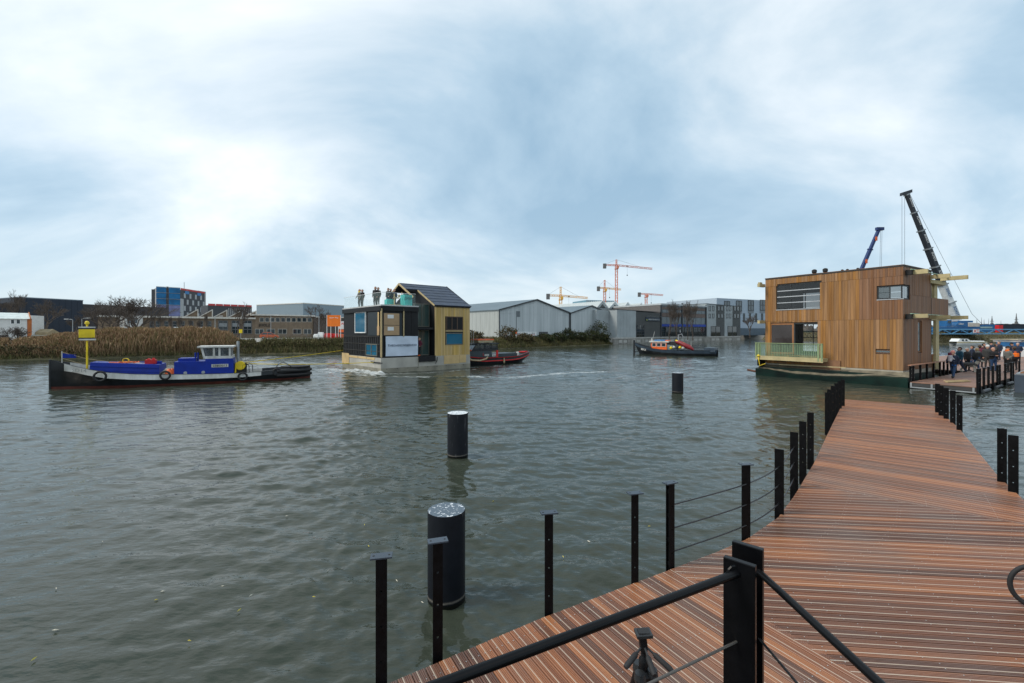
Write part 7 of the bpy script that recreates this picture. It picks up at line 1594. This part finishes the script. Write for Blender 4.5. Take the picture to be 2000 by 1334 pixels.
    if vest and extra == 'vest':
        vm = MB(); n = 14
        for z_ in (1.0, 1.2, 1.4):
            for i in range(n): a = 2*PI*i/n; vm.v.append(((.23 if z_ < 1.4 else .2)*g*math.cos(a), -lean*(z_-.9)/.4+(.18 if z_ < 1.4 else .13)*g*math.sin(a), z_))
        for r_ in range(2):
            for i in range(n): vm.f.append((r_*n+i, r_*n+(i+1) % n, (r_+1)*n+(i+1) % n, (r_+1)*n+i)); vm.m.append(0)
        v_ = vm.build('vest', [vest], t); v_.scale = (k, k, k)
    return t
cB = cloth('black', (.012, .012, .014)); cN = cloth('navy', (.012, .02, .045)); cG = cloth('grey', (.14, .135, .12)); cJ = cloth('jeans', (.02, .055, .13)); cT = cloth('teal', (.01, .06, .10)); cM = cloth('maroon', (.09, .012, .03)); cD = cloth('charcoal', (.035, .036, .036)); cP = cloth('pinkcap', (.62, .25, .22)); cW = cloth('whitecap', (.6, .6, .58)); cO = cloth('orangevest', (.9, .16, .01)); cBl = cloth('blue', (.01, .12, .42))
hB = cloth('hair_brown', (.06, .035, .02)); hG = cloth('hair_grey', (.34, .33, .31)); hK = cloth('hair_black', (.015, .012, .01)); hS = cloth('bald', (.52, .28, .21)); hF = cloth('hair_fair', (.3, .2, .1))
def pp(u, v): x, y = gp(u, v, PZ); return x, y, PZ
toward = lambda u: math.atan2((u-1000), F)*-1
x, y, z = pp(1862, 738); person('person in a navy coat, jeans and pink cap striding with a child on one arm', x, y, z, -1.1, 1.76, cN, cJ, hS, 'walk', cP, lean=.06, extra=None)
ca = math.cos(-1.1); sa = math.sin(-1.1)
# the carried child
kx, ky = -.02, -.42; cxw, cyw = x+ca*kx-sa*ky, y+sa*kx+ca*ky
caps = [((0, 0, 0), (0, 0, .24), .11, .12, 1), ((0, 0, .3), (0, 0, .4), .085, .095, 2), ((0, .01, .40), (0, .02, .43), .1, .09, 3), ((-.08, 0, .22), (-.14, -.12, .08), .045, .035, 1), ((.08, 0, .22), (.14, -.1, .1), .045, .035, 1), ((-.06, -.02, -.02), (-.09, -.18, -.12), .06, .05, 0), ((.06, -.02, -.02), (.09, -.18, -.12), .06, .05, 0), ((-.09, -.18, -.12), (-.09, -.17, -.28), .045, .04, 0), ((.09, -.18, -.12), (.09, -.17, -.28), .045, .04, 0), ((-.09, -.2, -.31), (-.09, -.26, -.32), .045, .035, 4), ((.09, -.2, -.31), (.09, -.26, -.32), .045, .035, 4)]
ch = thing('person', 'small child in a pale grey jacket and striped cap carried on an arm', 'person', (cxw, cyw, z+1.16), 1.6, 'people on the pontoon'); o = bpy.data.objects.new('body', creature('body', caps, [cN, cloth('palegrey', (.38, .38, .42)), SKIN, cM, cBl], .02)); C.objects.link(o); o.parent = ch
for (u, v, H, rz, coat, tr, hair, pose, hat, ex, vest, lab) in [
    (1874, 727, 1.88, -1.9, cT, cN, hK, 'stride', None, None, None, 'tall person in a dark teal coat walking behind the person with the child'),
    (1889, 725, 1.78, .15, cB, cB, hG, 'stand', None, None, None, 'grey haired person in black holding the husky dog on a lead'),
    (1908, 727, 1.80, 3.0, cB, cJ, hF, 'pockets', None, 'hood', cG, 'person in black seen from behind with a pale grey hood'),
    (1914, 718, 1.90, 1.9, cM, cB, hB, 'camera', None, None, None, 'person in a maroon jumper raising a camera'),
    (1929, 721, 1.92, -.6, cD, cD, hG, 'stand', cW, None, None, 'person in a charcoal coat and white cap'),
    (1940, 726, 1.82, -.25, cB, cJ, hS, 'phone', None, None, None, 'bald person in a black jacket and jeans looking down at a phone'),
    (1968, 728, 1.92, -1.7, cG, cB, hK, 'pockets', hK, 'scarf', cO, 'person in a grey wool coat, black hat and orange scarf in profile'),
    (1981, 723, 1.86, 2.6, cN, cB, hB, 'stand', None, 'vest', cO, 'person wearing a bright orange safety vest'),
    (1922, 707, 1.86, .6, cB, cB, hK, 'camera', None, None, None, 'person in black pointing a camera from behind the crowd'),
    (1936, 705, 1.94, -.5, cN, cJ, hK, 'phone', hK, None, None, 'person in navy with a black cap at the back of the crowd'),
    (1951, 704, 1.98, -1.6, cN, cN, hB, 'stand', None, None, None, 'tall person in a long dark navy coat standing alone in profile'),
    (1945, 706, 1.80, 1.0, cD, cD, hB, 'pockets', None, None, None, 'person in charcoal beside the tall navy coat'),
    (1976, 708, 1.92, .4, cN, cN, hK, 'stand', hK, None, None, 'person in navy with a dark hat by the blue and white boat'),
    (1988, 707, 1.90, -.8, cN, cB, hG, 'pockets', None, None, None, 'grey haired person in navy by the blue and white boat'),
    (1899, 716, 1.80, -2.4, cN, cJ, hB, 'stand', None, None, None, 'person in navy half hidden between the dog owner and the black hood')]:
    x, y, z = pp(u, v); person(lab, x, y, z, rz, H, coat, tr, hair, pose, hat, extra=ex, vest=vest, girth=1.12)
# husky
x, y, z = pp(1892, 726.5)
dg = thing('dog', 'grey and cream husky dog standing on the pontoon beside its owner', 'dog', (x, y, z), .5)
caps = [((0, -.28, .50), (0, .05, .50), .145, .125, 0), ((0, .05, .5), (0, .34, .52), .12, .11, 0), ((0, -.28, .42), (0, -.1, .42), .11, .10, 1), ((0, -.34, .56), (0, -.46, .74), .10, .085, 1), ((0, -.46, .76), (0, -.52, .78), .09, .08, 0), ((0, -.55, .76), (0, -.70, .71), .055, .032, 1), ((0, -.71, .715), (0, -.725, .715), .02, .018, 2), ((-.05, -.45, .83), (-.06, -.44, .93), .035, .008, 0), ((.05, -.45, .83), (.06, -.44, .93), .035, .008, 0),
        ((0, .36, .56), (0, .46, .72), .05, .06, 0), ((0, .46, .72), (0, .34, .82), .065, .04, 1)]
for sx in (-1, 1): caps += [((sx*.08, -.28, .42), (sx*.085, -.27, .22), .06, .036, 1), ((sx*.085, -.27, .22), (sx*.085, -.29, .05), .034, .03, 1), ((sx*.085, -.3, .035), (sx*.085, -.34, .03), .036, .03, 1), ((sx*.08, .3, .46), (sx*.09, .24, .30), .09, .06, 0), ((sx*.09, .24, .30), (sx*.09, .37, .17), .05, .032, 1), ((sx*.09, .37, .17), (sx*.09, .34, .04), .03, .028, 1), ((sx*.09, .33, .035), (sx*.09, .29, .03), .036, .03, 1)]
o = bpy.data.objects.new('body', creature('body', caps, [cloth('fur_grey', (.07, .065, .06)), cloth('fur_cream', (.46, .42, .35)), DARK], .02)); C.objects.link(o); o.parent = dg; o.scale = (1.15,)*3
# people on the roof of the towed house and at its door
def hp(x, y, z=RZ): q = loc2(x, y, z); return q
def yat(u, x0): P = loc2(x0, 0, 0); return al((P[0], P[1]), he, u)
for (u, xx, rz, H, coat, tr, hair, pose, ex, vest, lab) in [
    (702, .75, -.9, 1.72, cG, cB, hS, 'point', 'scarf', YELM, 'person in grey pointing ahead over the glass balustrade'),
    (707.5, .95, -.5, 1.70, cB, cB, hG, 'stand', None, None, 'person in black with a blue hem beside the pointing one'),
    (733, 1.0, -.35, 1.74, cB, cB, hB, 'stand', None, None, 'person in a black jacket in front of the pair on the terrace'),
    (738.5, 1.25, -.3, 1.70, cB, cB, hB, 'stand', None, None, 'person in black half behind the black jacketed one on the terrace'),
    (758, 2.0, -.5, 1.66, cD, cN, hK, 'pockets', None, None, 'person in charcoal by the gable frame on the terrace'),
    (763, 2.3, -.2, 1.62, cB, cB, hS, 'stand', None, None, 'person in black standing close to the gable frame'),
    (770, 2.6, .2, 1.60, cN, cN, hB, 'stand', None, None, 'person in navy under the raw gable rafters')]:
    q = hp(xx, yat(u, xx)); t = person(lab, *q, rz, H, coat, tr, hair, pose, None, 'people on the terrace of the towed house', ex, vest=vest)
q = loc2(X1(822), .25, BZ+.04); person('person in a dark red checked shirt with orange boots standing in the house doorway', *q, -.6, 1.58, cM, cB, hF, 'pockets', None, 'people on the towed house', shoes=ORG)
q = loc1(XB(428, 0), -.2, .75); person('helmsman in dark clothes behind the wheelhouse window of the long tug', *q, -1.2, 1.62, cN, cN, hB, 'stand', None, 'crew of the long tug')
q = loc1(XB(446, 0), -.1, .75); person('crew member in a dark jacket with yellow green trim in the wheelhouse', *q, -.6, 1.62, cD, cloth('hivis', (.55, .7, .05)), hK, 'stand', None, 'crew of the long tug')
